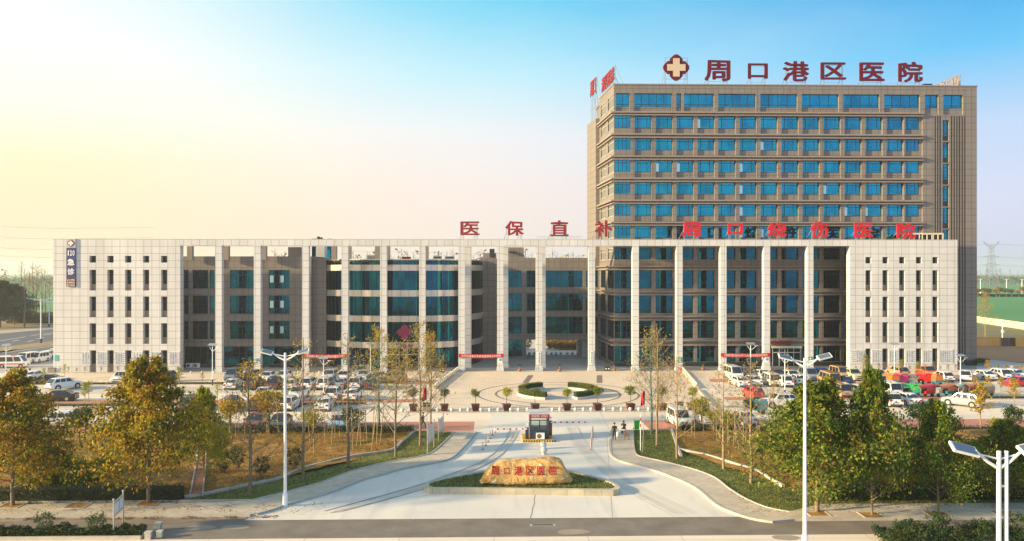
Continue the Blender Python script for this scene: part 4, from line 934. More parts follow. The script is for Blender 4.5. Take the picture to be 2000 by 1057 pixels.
# lawns and beds
bedL = smoothG([(360,975),(400,969),(492,950),(552,937),(589,920),(688,895),(761.6,883.5),(785,866),(812,843)])
lawnL = [(-90, outL[0][1])]+[(outL[0][0]-4, outL[0][1])]+outL+[(bedL[-1][0], 84.2)]+bedL[::-1]+[(-90, bedL[0][1])]
def hz(x, y): return .02+.0
def terrain(name, poly, z, m, amp=0.12, step=1.2, sc=.25, kind='structure'):
    """gently uneven ground sheet cut to an outline"""
    xs = [p[0] for p in poly]; ys = [p[1] for p in poly]; bm = bmesh.new()
    vs = [bm.verts.new((x, y, z)) for x, y in poly]; f = bm.faces.new(vs); bmesh.ops.triangulate(bm, faces=[f], ngon_method='EAR_CLIP')
    for ax, (lo, hi) in ((0, (min(xs), max(xs))), (1, (min(ys), max(ys)))):
        c = lo+step
        while c < hi:
            co = (c, 0, 0) if ax == 0 else (0, c, 0); no = (1, 0, 0) if ax == 0 else (0, 1, 0)
            bmesh.ops.bisect_plane(bm, geom=bm.verts[:]+bm.edges[:]+bm.faces[:], plane_co=co, plane_no=no); c += step
    bm.normal_update()
    for v in bm.verts:
        b = any(not e.is_boundary for e in v.link_edges) and not any(e.is_boundary for e in v.link_edges)
        if b: v.co.z += max(0, amp*(.5+mnoise.noise(Vector((v.co.x*sc, v.co.y*sc, 0)))+.5*mnoise.noise(Vector((v.co.x*sc*3, v.co.y*sc*3, 3)))))
    me = bpy.data.meshes.new(name); 
    for q in bm.faces:
        if q.normal.z < 0: q.normal_flip()
        q.smooth = True
    bm.to_mesh(me); bm.free(); me.materials.append(m); return tag(ob(name, me), kind=kind)
slabz = .06
terrain('lawn', lawnL, .05, M_lawn, .06)
bedpL = [(-90, bedL[0][1])]+bedL+[(bedL[-1][0], 83.9), (-90, 83.9)]
terrain('planting_bed', bedpL, .06, M_bed, .24, sc=.3)
strip_along('kerb', bedL, .2, 0, .3, M_kerb)
bedR1 = smoothG([(1312,842),(1324,880),(1330,894)]); 
bedR = smoothG([(1326,882),(1345,886),(1385,895),(1430,909),(1468,921),(1490,931),(1530,955)])
lawnR = [(outR[-1][0]+.05, 84.5)]+outR[::-1]+[(outR[0][0]+3, outR[0][1]), (90, outR[0][1]), (90, bedR[-1][1]), (bedR[-1][0]+3, bedR[-1][1])]+bedR[::-1]+[(bedR1[0][0], 84.5)]
terrain('lawn', lawnR, .05, M_lawn, .05)
bedpR = [(bedR1[0][0], 84.5)]+bedR+[(bedR[-1][0]+3, bedR[-1][1]), (90, bedR[-1][1]), (90, 84.5)]
terrain('planting_bed', bedpR, .06, M_bed, .24, sc=.3)
strip_along('kerb', bedR, .22, 0, .34, M_kerb); strip_along('kerb', bedR1, .22, 0, .34, M_kerb)
# red brick path through the left bed
pa = [G(374,972), G(392,972), G(405,870), G(385,870)]; slab('garden_path', pa, 0, .5, M_path) if 0 else None
mb = MB(); pl = [G(372,972), G(384,905), G(386,868)]; pr = [G(396,972), G(402,905), G(404,868)]
for i in range(2): mb.face([(pl[i][0],pl[i][1],.32),(pr[i][0],pr[i][1],.32),(pr[i+1][0],pr[i+1][1],.32),(pl[i+1][0],pl[i+1][1],.32)])
tag(mb.build('garden_path', M_path), kind='structure'); strip_along('kerb', pl, .12, 0, .36, M_kerb); strip_along('kerb', pr, .12, 0, .36, M_kerb)
# median planting in front of the road
medL = [(-60,51.0),(G(290,1045)[0],51.0),(G(285,1030)[0],52.2),(-60,54.2)]; slab('median_bed', [(-60,51.0),(G(285,1045)[0],51.0),(G(275,1035)[0],51.9),(-60,52.0)], -.05, .15, M_bed)
strip_along('kerb', [(-60,50.9),(G(286,1045)[0],50.9),(G(288,1040)[0],51.6)], .2, -.05, .2, M_kerb)
# island
isl_top = [(828.5,950),(832,943),(850,938),(890,928),(942.5,919),(985,914.5),(1030,913.5),(1080,915),(1118,919),(1168,932),(1195,941),(1209,948),(1209,955),(1198,957.5)]
IZ = .45
it = smooth_arc([G(a, b, IZ) for a, b in isl_top], 3)+[G(1120,956.5,IZ), G(1000,955,IZ), G(900,953.5,IZ), G(838,953.5,IZ)]
t = thing('planter_island', 'low stone edged planter island in the middle of the entrance drive', 'planter', (*G(1019,950), 0))
cx_, cy_ = t.location.x, t.location.y
kb = MB(); n = len(it); inner = [(cx_+(x-cx_)*.955, cy_+(y-cy_)*.86+.02) for x, y in it]
for i in range(n):
    j = (i+1)%n; a, b, c, d = it[i], it[j], inner[j], inner[i]
    kb.face([(a[0],a[1],0),(b[0],b[1],0),(b[0],b[1],IZ),(a[0],a[1],IZ)]); kb.face([(a[0],a[1],IZ),(b[0],b[1],IZ),(c[0],c[1],IZ),(d[0],d[1],IZ)]); kb.face([(c[0],c[1],IZ-.15),(d[0],d[1],IZ-.15),(d[0],d[1],IZ),(c[0],c[1],IZ)])
part(kb, 'stone_edge', tile('island stone', (.50,.44,.33), (.3,.26,.2), 1.2, 3, .02, var=.08, rough=.8, stain=.2, sscale=.8), t)
mb = MB(); mb.face([(x, y, IZ-.1) for x, y in inner]); part(mb, 'turf', M_lawn, t)
# the boulder
def boulder():
    t = thing('inscribed_boulder', 'broad golden boulder carved with red characters on the planter island', 'boulder', (XY(1028,62.2), 62.4, IZ-.12))
    bm = bmesh.new(); bmesh.ops.create_icosphere(bm, subdivisions=5, radius=1)
    sx = 3.62
    def prof(u):
        if u < -.3: return 2.32*(1-.9*((-u-.3)/.7)**3)
        if u > .60: return 2.30*(1-.85*((u-.60)/.40)**2.7)
        return 2.32+.06*math.sin(u*5)
    for v in bm.verts:
        x, y, z = v.co; u = max(-1, min(1, x*1.03)); sgn = lambda q, p: math.copysign(abs(q)**p, q)
        h = prof(u); zz = (sgn(z, .24)+1)/2*h; yy = sgn(y, .62)*.85*(1-.25*max(0, z)); xx = sgn(x, .72)*sx*(1-.07*max(0, z))
        nn = mnoise.noise(Vector((xx*.55, yy*.8, zz*.8)))*.22+mnoise.noise(Vector((xx*1.6, yy*2, zz*2)))*.09+mnoise.noise(Vector((xx*5, yy*5, zz*5)))*.022
        v.co = Vector((xx*(1+nn*.25), yy+nn*(1.0 if y < 0 else 1.4)*(.5 if y < 0 else 1), max(-.05, (zz+nn*.35)*.84)))
    for f in bm.faces: f.smooth = True
    me = bpy.data.meshes.new('stone'); bm.to_mesh(me); bm.free()
    m = bpy.data.materials.new('golden stone'); m.use_nodes = True; n = m.node_tree.nodes; l = m.node_tree.links; p = n['Principled BSDF']; p.inputs['Roughness'].default_value = .62
    geo = n.new('ShaderNodeNewGeometry'); tn = n.new('ShaderNodeTexNoise'); tn.inputs['Scale'].default_value = 1.1; tn.inputs['Detail'].default_value = 10; tn.inputs['Distortion'].default_value = 2.2; l.new(geo.outputs['Position'], tn.inputs[0])
    cr = n.new('ShaderNodeValToRGB'); e = cr.color_ramp.elements; e[0].position = .32; e[0].color = (.38,.14,.015,1); e[1].position = .66; e[1].color = (.90,.80,.60,1)
    q = e.new(.43); q.color = (.60,.30,.07,1); q = e.new(.52); q.color = (.76,.50,.20,1); q = e.new(.60); q.color = (.58,.30,.08,1)
    l.new(tn.outputs[0], cr.inputs[0]); l.new(cr.outputs[0], p.inputs['Base Color'])
    b = n.new('ShaderNodeBump'); b.inputs['Strength'].default_value = .8; b.inputs['Distance'].default_value = .12; l.new(tn.outputs[0], b.inputs['Height']); l.new(b.outputs[0], p.inputs['Normal'])
    me.materials.append(m); s = ob('stone', me, t)
    # letters follow the face
    dg = bpy.context.evaluated_depsgraph_get(); dg.update()
    mb = MB(); xs = [-2.45,-1.55,-.65,.24,1.12,2.04]
    for x, c in zip(xs, '周口港区医院'): put_glyph(mb, c, x-.31*(.72 if c == '口' else 1), x+.31*(.72 if c == '口' else 1), 0.84+(.08 if c == '口' else 0), 1.54-(.1 if c == '口' else 0), 0, 0, .035, wave=.08)
    # dense enough to drape: project every vertex onto the stone
    hit = lambda x, z: s.ray_cast(Vector((x, -6, z)), Vector((0, 1, 0)))
    for i, v in enumerate(mb.v):
        ok, loc, no, ix = hit(v[0], v[2]); mb.v[i] = (v[0], (loc.y if ok else -.8)-.035, v[2])
    mb.build('carved_lettering', M_redb, t)
    return t
boulder()

# back court, planting behind, right hand and left hand distance
sheet('back_path', [(XY(1020,160),160.5),(XY(1300,160),160.5),(XY(1300,166),166.5),(XY(1040,220),222),(XY(985,222),222),(XY(1000,172),172)], -.003, M_lot2)
sheet('back_bed', [(XY(1092,170),170.5),(XY(1320,170),170.5),(XY(1320,230),232),(XY(1050,230),232)], -.001, M_bed)
sheet('side_path', [G(1905,745),G(2060,745),G(2060,716),G(1908,700)], .0, M_lot2)
sheet('ploughed_field', [G(1905,701),G(2100,716),G(2100,668),G(1905,675)], .002, M_soil)
sheet('verge', [G(1900,676),G(2200,678),G(2300,640),G(1900,626)], .0, mat('green verge', (.10,.13,.04), .95, col2=(.22,.15,.06), vscale=.12))
sheet('wheat_field', [G(1850,632),G(2300,650),G(2500,581),G(1800,579)], .006, M_field)
# left: main road
sheet('side_road', [G(-120,719),G(112,665),G(112,642),G(-200,669)], .0, M_asph2)
sheet('side_lane', [G(-60,707),G(112,683),G(112,673.5),G(-60,693)], .0, M_asph2)
sheet('verge', [G(-60,693),G(112,673.5),G(112,665),G(-60,686)], .01, mat('dry verge', (.30,.20,.10), .95, var=.25, vscale=.8))
sheet('verge', [G(-150,657),G(112,637.5),G(112,642),G(-200,669)], .012, mat('pale verge', (.42,.35,.27), .95, var=.25, vscale=.3))
mb = MB()
def road_dash(pa, pb, w_=.16):
    a, b = Vector(G(*pa)), Vector(G(*pb)); t = (b-a).normalized(); nn = Vector((-t.y, t.x))*w_; mb.face([(*(a-nn),.008),(*(b-nn),.008),(*(b+nn),.008),(*(a+nn),.008)])
for a, b in (((24,667),(38,664)),((54,667.5),(66,665)),((70,662),(88,659.5)),((5,673),(20,671)),((85,655),(100,653)),((-10,688),(60,672)),((0,666),(50,658)),((60,656),(104,650)),((0,690),(104,676))): road_dash(a, b)
tag(mb.build('road_markings', M_white), kind='structure')
# ============================================================ VEGETATION
LF_autumn = leafmat('autumn plane leaves', [(.06,.10,.01),(.19,.21,.015),(.42,.33,.02),(.56,.34,.02),(.24,.10,.015)])
LF_green = leafmat('green plane leaves', [(.03,.08,.01),(.07,.15,.015),(.15,.23,.02),(.32,.34,.03),(.17,.08,.02)])
LF_gold = leafmat('golden leaves', [(.50,.28,.02),(.60,.38,.03),(.42,.32,.03),(.26,.26,.03)])
LF_dark = leafmat('dark evergreen leaves', [(.012,.035,.012),(.025,.06,.018),(.04,.085,.02),(.07,.11,.03)], trans=.2)
LF_hedge = leafmat('clipped hedge leaves', [(.012,.03,.01),(.02,.05,.012),(.04,.075,.018),(.08,.09,.02)], trans=.2)
LF_lime = leafmat('lime leaves', [(.16,.22,.015),(.34,.36,.02),(.54,.42,.025)])
LF_rust = leafmat('rusty leaves', [(.14,.08,.03),(.26,.13,.04),(.30,.20,.05),(.10,.10,.03)])
LF_far = leafmat('hazy far foliage', [(.03,.05,.03),(.05,.07,.035),(.09,.09,.04)])
def limb_tree(h, rnd, trunk_r=.12, crown0=.25, spread=.33, nb=16, top=.97, lean=0.0, twigs=2, up=.55, trunk_n=7):
    """returns trunk mesh and the twig ends"""
    t = MB(); ends = []; pts = [(0,0,-.15)]; n = 6
    for i in range(1, n+1): pts.append((lean*h*(i/n)**1.5+rnd.gauss(0,.012)*h*.4, rnd.gauss(0,.012)*h*.4, h*top*i/n))
    rs_ = [trunk_r*(1-.85*(i/n)) for i in range(n+1)]; t.tube(pts, rs_, trunk_n)
    def at(f):
        k = min(n-1, int(f*n)); g_ = f*n-k; a, b = pts[k], pts[k+1]; return Vector([a[i]+(b[i]-a[i])*g_ for i in range(3)])
    ang = rnd.random()*6
    for i in range(nb):
        f = crown0+(top-crown0-.04)*(i/(nb-1))**.9; ang += 2.4+rnd.uniform(-.4,.4); p = at(f); L_ = h*spread*(1-(f-crown0)/(1.02-crown0))**1.1*rnd.uniform(.75,1.15)+h*.03
        r0 = max(.012, trunk_r*.42*(1-f)); d = Vector((math.cos(ang), math.sin(ang), up)).normalized(); q = p; seg = 3; path = [tuple(p)]
        for s in range(seg):
            d = (d+Vector((rnd.gauss(0,.12), rnd.gauss(0,.12), .13))).normalized(); q = q+d*L_/seg; path.append(tuple(q))
            if s > 0 or seg == 1: ends.append((q, L_*.35))
            for _ in range(twigs):
                e = (d+Vector((rnd.gauss(0,.6), rnd.gauss(0,.6), rnd.gauss(.1,.4)))).normalized(); q2 = q+e*L_*rnd.uniform(.2,.4); t.cyl(tuple(q), tuple(q2), max(.014*h/10, r0*.35), .007*h/10, 3, cap=False); ends.append((q2, L_*.3))
        t.tube(path, [r0, r0*.7, r0*.45, .006], 4)
    return t, ends
def crown_leaves(ends, per, size, rnd, sp=.35, flat=0.0, zmin=None):
    m = MB()
    for c, L_ in ends:
        k = int(per*rnd.uniform(.4,1.6)); s = max(.16, L_*sp*rnd.uniform(.8,1.5))
        for _ in range(k):
            p = (c[0]+rnd.gauss(0,s), c[1]+rnd.gauss(0,s), c[2]+rnd.gauss(0,s*.8))
            if zmin and p[2] < zmin: continue
            m.leaf(p, size, rnd=rnd, flat=flat)
    return m
def proto(name, trunk, leaves, mt, ml, extra=None):
    return (trunk.data('trunk', mt, True), leaves.data('crown', ml) if leaves else None)
PRO = {}
def make_protos():
    for i in range(3):
        rnd = random.Random(100+i); t, e = limb_tree(10, rnd, .15,   .11, .46, 44, twigs=3, up=.28, trunk_n=8); PRO[f'plane{i}'] = (t.data('trunk', M_trunk, True), crown_leaves(e, 44, .115, rnd, .34, zmin=1.35))
    for i in range(4):
        rnd = random.Random(200+i); t, e = limb_tree(10, rnd, .12, .20, .32, 28, twigs=5, up=.62); PRO[f'ginkgo{i}'] = (t.data('trunk', M_twig, True), crown_leaves(e, (1.3,2.6,4.2,.9)[i], .07, rnd, .22))
    for i in range(3):
        rnd = random.Random(300+i); t, e = limb_tree(10, rnd, .10, .30, .16, 16, twigs=3, up=1.1); PRO[f'poplar{i}'] = (t.data('trunk', M_trunk, True), crown_leaves(e, (0,1.2,.5)[i], .12, rnd, .3))
    for i in range(2):   # round headed small tree, 1 unit tall
        rnd = random.Random(400+i); t = MB(); t.tube([(0,0,-.02),(.01,0,.3),(0,.01,.6)], [.025,.02,.014], 6)
        for k in range(6): a = k*1.05; t.cyl((0,0,.42+.02*k), (.2*math.cos(a), .2*math.sin(a), .68), .012, .004, 4, cap=False)
        m = MB()
        for c in range(46):
            v = Vector((rnd.gauss(0,1), rnd.gauss(0,1), rnd.gauss(0,1))).normalized()*(.27*rnd.random()**.4); v.z *= .82
            for _ in range(22): m.leaf((v.x+rnd.gauss(0,.045), v.y+rnd.gauss(0,.045), .74+v.z+rnd.gauss(0,.045)), .028, rnd=rnd)
        PRO[f'round{i}'] = (t.data('trunk', M_trunk, True), m)
    rnd = random.Random(500); m = MB(); t = MB()      # multi stem shrub 1 unit tall
    for k in range(9): a = k*.7; t.cyl((.03*math.cos(a), .03*math.sin(a), -.02), (.22*math.cos(a), .22*math.sin(a), .6), .012, .005, 4, cap=False)
    for c in range(50):
        v = Vector((rnd.gauss(0,1), rnd.gauss(0,1), rnd.gauss(0,1))).normalized()*(.36*rnd.random()**.33)
        for _ in range(26): m.leaf((v.x+rnd.gauss(0,.05), v.y+rnd.gauss(0,.05), max(.06, .58+v.z*1.1+rnd.gauss(0,.05))), .026, rnd=rnd)
    PRO['shrub'] = (t.data('trunk', M_trunk, True), m)
    for i in range(2):   # thin sapling 1 unit tall
        rnd = random.Random(600+i); t, e = limb_tree(1, rnd, .011, .35, .14, 10, twigs=2, up=.9, trunk_n=5); m = MB()
        for c, L_ in e:
            for _ in range((3,7)[i]): m.leaf((c[0]+rnd.gauss(0,.03), c[1]+rnd.gauss(0,.03), c[2]+rnd.gauss(0,.03)), .018, rnd=rnd)
        PRO[f'sapling{i}'] = (t.data('trunk', M_twig, True), m)
make_protos()
_cd = {}
def plant(kind, x, y, h, leaf, label, cat='tree', group=None, name='tree', z=0.0, rz=None, wx=1.0, trunkm=None, unit=None):
    tm, lm = PRO[kind]; unit = unit or (10 if kind[:5] in ('plane','ginkg','popla') else 1); s = h/unit
    t = thing(name, label, cat, (x, y, z), random.uniform(0, 6.28) if rz is None else rz, group); t.scale = (s*wx, s*wx, s)
    a = ob('trunk', tm, t)
    if trunkm: a.data = tm.copy(); a.data.materials[0] = trunkm
    if lm and lm.v:
        k = (kind, leaf.name)
        if k not in _cd: _cd[k] = lm.data('crown', leaf)
        ob('crown', _cd[k], t)
    return t
def plantG(kind, px, py, pyt, leaf, label, **k):
    x, y = G(px, py); h = ZZ(pyt, y, px)-k.get('z', 0); return plant(kind, x, y, h, leaf, label, **k)
# big street trees
gS = 'leafy street trees along the road'
plantG('plane0', 25, 990, 712, LF_autumn, 'big green and brown leafed tree at the far left edge beside the pavement', group=gS, name='street_tree', wx=.95)
plantG('plane1', 290, 985, 688, LF_autumn, 'tall yellowing leafy tree standing in front of the cream left end wall', group=gS, name='street_tree', wx=.88)
plantG('plane2', 398, 940, 748, LF_lime, 'slim lime and rust leafed tree right of the red garden path', group=gS, name='street_tree', wx=.62)
plantG('plane0', 1596, 1003, 728, LF_green, 'broad dark green tree right behind the tall lamp post', group=gS, name='street_tree', wx=1.1)
plantG('plane2', 1703, 1008, 705, LF_green, 'narrow pointed green tree between two broader ones at the right pavement', group=gS, name='street_tree', wx=.55)
plantG('plane1', 1832, 1006, 772, LF_green, 'green and brown tree third along the right pavement', group=gS, name='street_tree', wx=.72)
plantG('plane1', 1968, 985, 815, LF_green, 'green tree behind the double armed lamp at the right edge', group=gS, name='street_tree', wx=1.15, rz=1.0)
plantG('plane0', 1764, 965, 872, LF_autumn, 'low bushy rust tinged tree filling the gap behind the right hedge', group=gS, name='street_tree', wx=1.3, rz=2.0)
plantG('plane2', 1905, 968, 858, LF_autumn, 'low brownish tree behind the third right pavement tree', group=gS, name='street_tree', wx=1.4, rz=3)
plantG('plane1', 110, 955, 872, LF_green, 'low green tree between the two big left trees', group=gS, name='street_tree', wx=1.2, rz=2)
plantG('plane2', 62, 950, 835, LF_autumn, 'rusty leafed tree behind the far left tree', group=gS, name='street_tree', wx=1.1, rz=5)
# slender ginkgos
gG = 'slender half bare trees on the lawns'
for kd, px, py, pt, lf, l_, wx_, tm in (
 ('ginkgo1',488,970,690,LF_gold,'half bare forked tree nearest the road on the left lawn',1.15,M_trunk),
 ('ginkgo0',592.6,942,650,LF_gold,'tall bare tree standing right of the left lamp post',1.0,M_trunk),
 ('ginkgo3',679,915,640,LF_gold,'tall bare thin branched tree on the left lawn in front of the small white hatchback',1.0,M_trunk),
 ('ginkgo1',773,895,655,LF_gold,'sparse golden tree just inside the curved kerb of the left lawn',.95,M_trunk),
 ('ginkgo2',740,845,628,LF_gold,'golden tree with a dark wrapped trunk beside the left parking bays',.85,M_greentr),
 ('ginkgo1',820.6,872,615,LF_gold,'tall golden tree left of the red flag and notice boards',.9,M_trunk),
 ('ginkgo2',841,842,640,LF_gold,'yellow green tree just right of the red flag',.75,M_trunk),
 ('ginkgo1',1272,849,632,LF_gold,'golden bare tree with a dark wrapped trunk right of the green bin',.9,M_greentr),
 ('ginkgo3',1283,872,625,LF_gold,'upright golden tree on the dark lawn corner behind the right flag',.9,M_twig),
 ('ginkgo0',1322,897,690,LF_gold,'bare slim tree next to the white kerb on the right lawn',1.0,M_twig),
 ('ginkgo0',1413,918,700,LF_gold,'bare tree with a blue wrapped trunk foot on the right lawn',1.0,M_twig),
 ('ginkgo3',1466,945,690,LF_gold,'bare thin tree nearest the broad dark green tree',1.0,M_twig),
 ('ginkgo1',1510,862,720,LF_gold,'sparse golden tree behind the bed left of the broad green tree',.9,M_twig)):
    plantG(kd, px, py, pt, lf, l_, group=gG, name='young_tree', wx=wx_, trunkm=tm)
# small yellow green trees in the beds
for i, (px, py, pt, lf, l_) in enumerate((
 (450,852,775,LF_gold,'bushy orange yellow young tree beside the maroon car'),(525,850,760,LF_gold,'bushy yellow young tree in front of the black car'),(610,862,800,LF_lime,'small lime crowned tree behind the tall bare tree'),
 (687,862,795,LF_dark,'small dark crowned tree in front of the white hatchback'),(1425,868,800,LF_lime,'yellow green small tree in front of the right white cars'),(1370,842,775,LF_lime,'pale lime small tree at the end of the potted tree row'),(1468,822,778,LF_dark,'dark green small tree left of the teal cart'),(1395,850,800,LF_lime,'thin lime tree in front of the white off roader'),
 (155,868,796,LF_dark,'small round dark crowned tree on the left bed'),(167,852,793,LF_dark,'smaller round crowned tree just behind the left round tree'),(1795,858,782,LF_dark,'round crowned green tree between the two rightmost big trees'),(1978,858,793,LF_dark,'round crowned green tree near the right edge'),(1945,858,815,LF_lime,'small lime tree left of the right edge round tree'),(1491,912,862,LF_dark,'small dark round tree at the edge of the broad green tree'),(352,850,812,LF_dark,'dark round small tree hidden behind the tall yellowing tree'),(130,892,860,LF_dark,'tiny dark pine like sapling on the left bed'))):
    plantG(f'round{i%2}', px, py, pt, lf, l_, group='small crowned trees in the planting beds', name='small_tree', wx=1.25)
for px, py, pt, l_ in ((435,927,874,'loose open shrub left of the pair on the left bed'),(464,918,864,'dense round shrub right of the loose one on the left bed'),(511,935,885,'rounded dark shrub left of the left lamp post'),(574,920,868,'dark shrub directly right of the left lamp post'),(1560,940,900,'dark shrub under the broad green tree')):
    plantG('shrub', px, py, pt, LF_dark, l_, cat='shrub', group='round shrubs on the beds', name='shrub', wx=.85)
rs = random.Random(21)
# saplings in the planting strips and in front of the end walls
sap = []
for px, pyb, pyt in ((86,751,717),(166,790,745),(173,785,742),(126,740,710),(350,752,715),(358,792,752),(424,790,748),(395,750,725),(544,752,722),(560,795,735),(1404,820,775),(1690,748,690),(1760,738,700),(1792,738,704),(1905,768,735),(1915,842,742),(1981,800,738),(2025,790,735),(1930,768,735),(1955,768,735),(1617,778,742),(1679,778,744),(1850,760,740)): sap.append((px, pyb, pyt))
nm = ['left end wall','left lot first strip','left lot second strip','left lot rear','near cream block corner','left lot middle','left lot by the blue car','front of the recessed facade','beside the dark cars','by the maroon car','by the plaza edge','in front of the right end wall','right end wall centre','right end wall second bay','right strip behind the silver car','tall leaning golden by the right bay','golden at right edge','outermost right','right strip golden','right strip far','right lot by tan van','right lot by navy car','right lot by white wagon']
for (px, a, b), n_ in zip(sap, nm):
    plantG('sapling%d' % (1 if px > 1850 or px in (350,166) else 0), px, a, b, LF_gold if px > 1850 else LF_lime, f'thin staked sapling, {n_}', group='thin saplings in the parking strips', name='sapling', wx=1.6)
for i in range(15):
    px = 118+i*16 if i < 14 else 360; plantG('sapling0', px, 729+rs.random(), 716+rs.uniform(-3,3), LF_rust, 'small rusty bare shrub in the row at the foot of the cream left end wall', group='small shrubs below the end walls', name='wall_shrub', cat='shrub', wx=2.2)
for i in range(14):
    px = 1672+i*15; plantG('sapling0', px, 726+rs.random(), 712+rs.uniform(-3,3), LF_rust, 'small rusty bare shrub in the row at the foot of the right end wall', group='small shrubs below the end walls', name='wall_shrub', cat='shrub', wx=2.2)
for px, py, pt in ((1930,728,703),(1949,732,712),(1965,730,712),(1995,728,712)): plantG('sapling1', px, py, pt, LF_gold, f'golden shrub beside the right service path, {["leftmost","second","third","last"][[1930,1949,1965,1995].index(px)]} of four', cat='shrub', group='golden shrubs by the service path', name='wall_shrub', wx=2)
# hedges and ground cover
def hedge(name, label, x0, x1, y0, y1, h, leaf, dens=90, size=.055, z=0.05, curve=None, kind=None, rough=.12, cat='hedge'):
    m = MB(); rnd = random.Random(int(abs(x0)*10+y0)); c = MB(); L_ = x1-x0; W_ = y1-y0
    c.box(x0+.1, x1-.1, y0+.1, y1-.1, z, h-.1) 
    A = L_*h+W_*h*2+L_*W_; n = int(A*dens)
    for _ in range(n):
        f = rnd.random()*A; e = rnd.gauss(0, .05); x = rnd.uniform(x0, x1)
        bump_ = rough*mnoise.noise(Vector((x*1.1, y0, 0)))+rough*.7*mnoise.noise(Vector((x*4, y0, 5)))
        if f < L_*h: p = (x, y0+e+bump_*.5, rnd.uniform(z, h+bump_))
        elif f < L_*h+2*W_*h: p = (rnd.choice((x0, x1))+e, rnd.uniform(y0, y1), rnd.uniform(z, h+bump_))
        else: p = (x, rnd.uniform(y0, y1), h+bump_+abs(e)*rnd.choice((1,1,2.5)))
        m.leaf(p, size, rnd=rnd)
    o = thing(name, label, cat, ((x0+x1)/2, (y0+y1)/2, 0)); part(c, 'inner_twigs', mat('hedge core', (.012,.022,.008), .95), o); part(m, 'foliage', leaf, o); 
    if kind: o['kind'] = kind
    return o
ya = 26350/(978-530); hedge('hedge', 'long dark clipped hedge behind the left pavement', -42, XY(350, ya), ya, ya+1.3, 1.05, LF_hedge, 75, .06)
ya = 26350/(985-530); hedge('hedge', 'long dark clipped hedge under the right street trees', XY(1625, ya), 46, ya, ya+1.4, 1.1, LF_hedge, 75, .06)
ya = 83.0; hedge('hedge', 'low green hedge along the left parking bays', XY(175, ya), XY(806, ya), ya, ya+.9, .8, LF_hedge, 60, .07)
hedge('hedge', 'low green hedge along the right parking bays under the white cars', XY(1330, ya), XY(1440, ya), ya, ya+.9, .8, LF_hedge, 50, .07)
hedge('hedge', 'straggly low hedge along the far right parking bays', XY(1440, ya), XY(2040, ya), ya, ya+.9, .45, LF_hedge, 35, .07, rough=.3)
for ya_, yb_, a, b, l_ in ((742,750,0,415,'thin planting strip behind the first car row on the left'),(742,750,415,750,'thin planting strip between the rear left car rows'),(786,792,95,385,'planting strip with a dark kerb in the left lot'),(786,791,560,715,'short planting strip beside the white saloon in the left lot'),(776,783,1476,1525,'short planting strip beside the red car'),(777,784,1860,2060,'planting strip in front of the silver car on the right')):
    Ya = 26350/(yb_-530); x0_ = XY(a, Ya); hedge('planting_strip', l_, x0_, XY(b, Ya), Ya, Ya+1.2, .35, LF_lime if a != 1860 else LF_green, 14, .08, z=.0, rough=.5, cat='planting')
    strip_along('kerb', [(x0_, Ya-.2), (XY(b, Ya), Ya-.2)], .15, -.02, .14, M_kerb)
# circular planters on the plaza
for i, (a0, a1, l_) in enumerate(((112,172,'rear left'),(188,248,'front left'),(292,352,'front right'),(8,68,'rear right'))):
    t = thing('curved_planter', f'{l_} quarter of the ring of stone planters with a clipped hedge on the plaza', 'planter', (pcx+4.8*math.cos(R((a0+a1)/2)), pcy+4.8*math.sin(R((a0+a1)/2)), 0), group='curved hedge planters on the plaza')
    w_ = MB(); hd = MB(); hl = MB(); n = 12
    for (r0, r1, z0, z1, mb_) in ((4.2,5.75,0,.32,w_),(4.75,5.5,.32,.92,hd)):
        P_ = lambda r, a: (pcx+r*math.cos(R(a)), pcy+r*math.sin(R(a)))
        for k in range(n):
            A, B = a0+(a1-a0)*k/n, a0+(a1-a0)*(k+1)/n; mb_.prism([P_(r0,A),P_(r1,A),P_(r1,B),P_(r0,B)], z0, z1)
    rnd = random.Random(i)
    for _ in range(2600):
        a = R(rnd.uniform(a0, a1)); s = rnd.random(); 
        if s < .4: r = rnd.uniform(4.7, 5.55); z = .94+rnd.gauss(0,.03)
        elif s < .7: r = 5.53; z = rnd.uniform(.32,.95)
        else: r = 4.72; z = rnd.uniform(.32,.95)
        r += rnd.gauss(0,.03); hl.leaf((pcx+r*math.cos(a), pcy+r*math.sin(a), z), .05, rnd=rnd)
    part(w_, 'stone_wall', mat('planter stone', (.55,.52,.47), .7, var=.1, vscale=1.5), t); part(hd, 'inner_twigs', MATS['hedge core'], t); part(hl, 'foliage', LF_green, t)
# median shrubs
def shrubmass(label, x0, x1, y0, y1, h, leaf, n, name='low_shrubs', size=.06, seed=1, kind='stuff'):
    m = MB(); rnd = random.Random(seed)
    for _ in range(n):
        x = rnd.uniform(x0, x1); y = rnd.uniform(y0, y1); hh = h*(.55+.45*mnoise.noise(Vector((x*.7, y*.7, seed)))+.35*mnoise.noise(Vector((x*2.5, y*2.5, seed)))); z = max(.05, hh*rnd.random()**.5); m.leaf((x, y, z+.1), size, rnd=rnd)
    o = m.build(name, leaf); tag(o, label, kind=kind); return o
shrubmass('low green ground shrubs', -36, G(284,1045)[0], 51.0, 52.0, .85, LF_hedge, 15000, size=.055)
for px, w_, l_, h in ((85,1.2,'rounded dark shrub with red tips left in the median',1.75),(190,1.1,'rounded dark shrub with red tips beside the small sign in the median',1.7)):
    plant('shrub', XY(px, 51.5), 51.5, h, LF_dark, l_, cat='shrub', name='shrub', wx=.95, group='round shrubs in the median')
shrubmass('low green ground shrubs', XY(1712,49.5), 36, 48.0, 50.3, 1.35, LF_hedge, 26000, seed=4, size=.055)
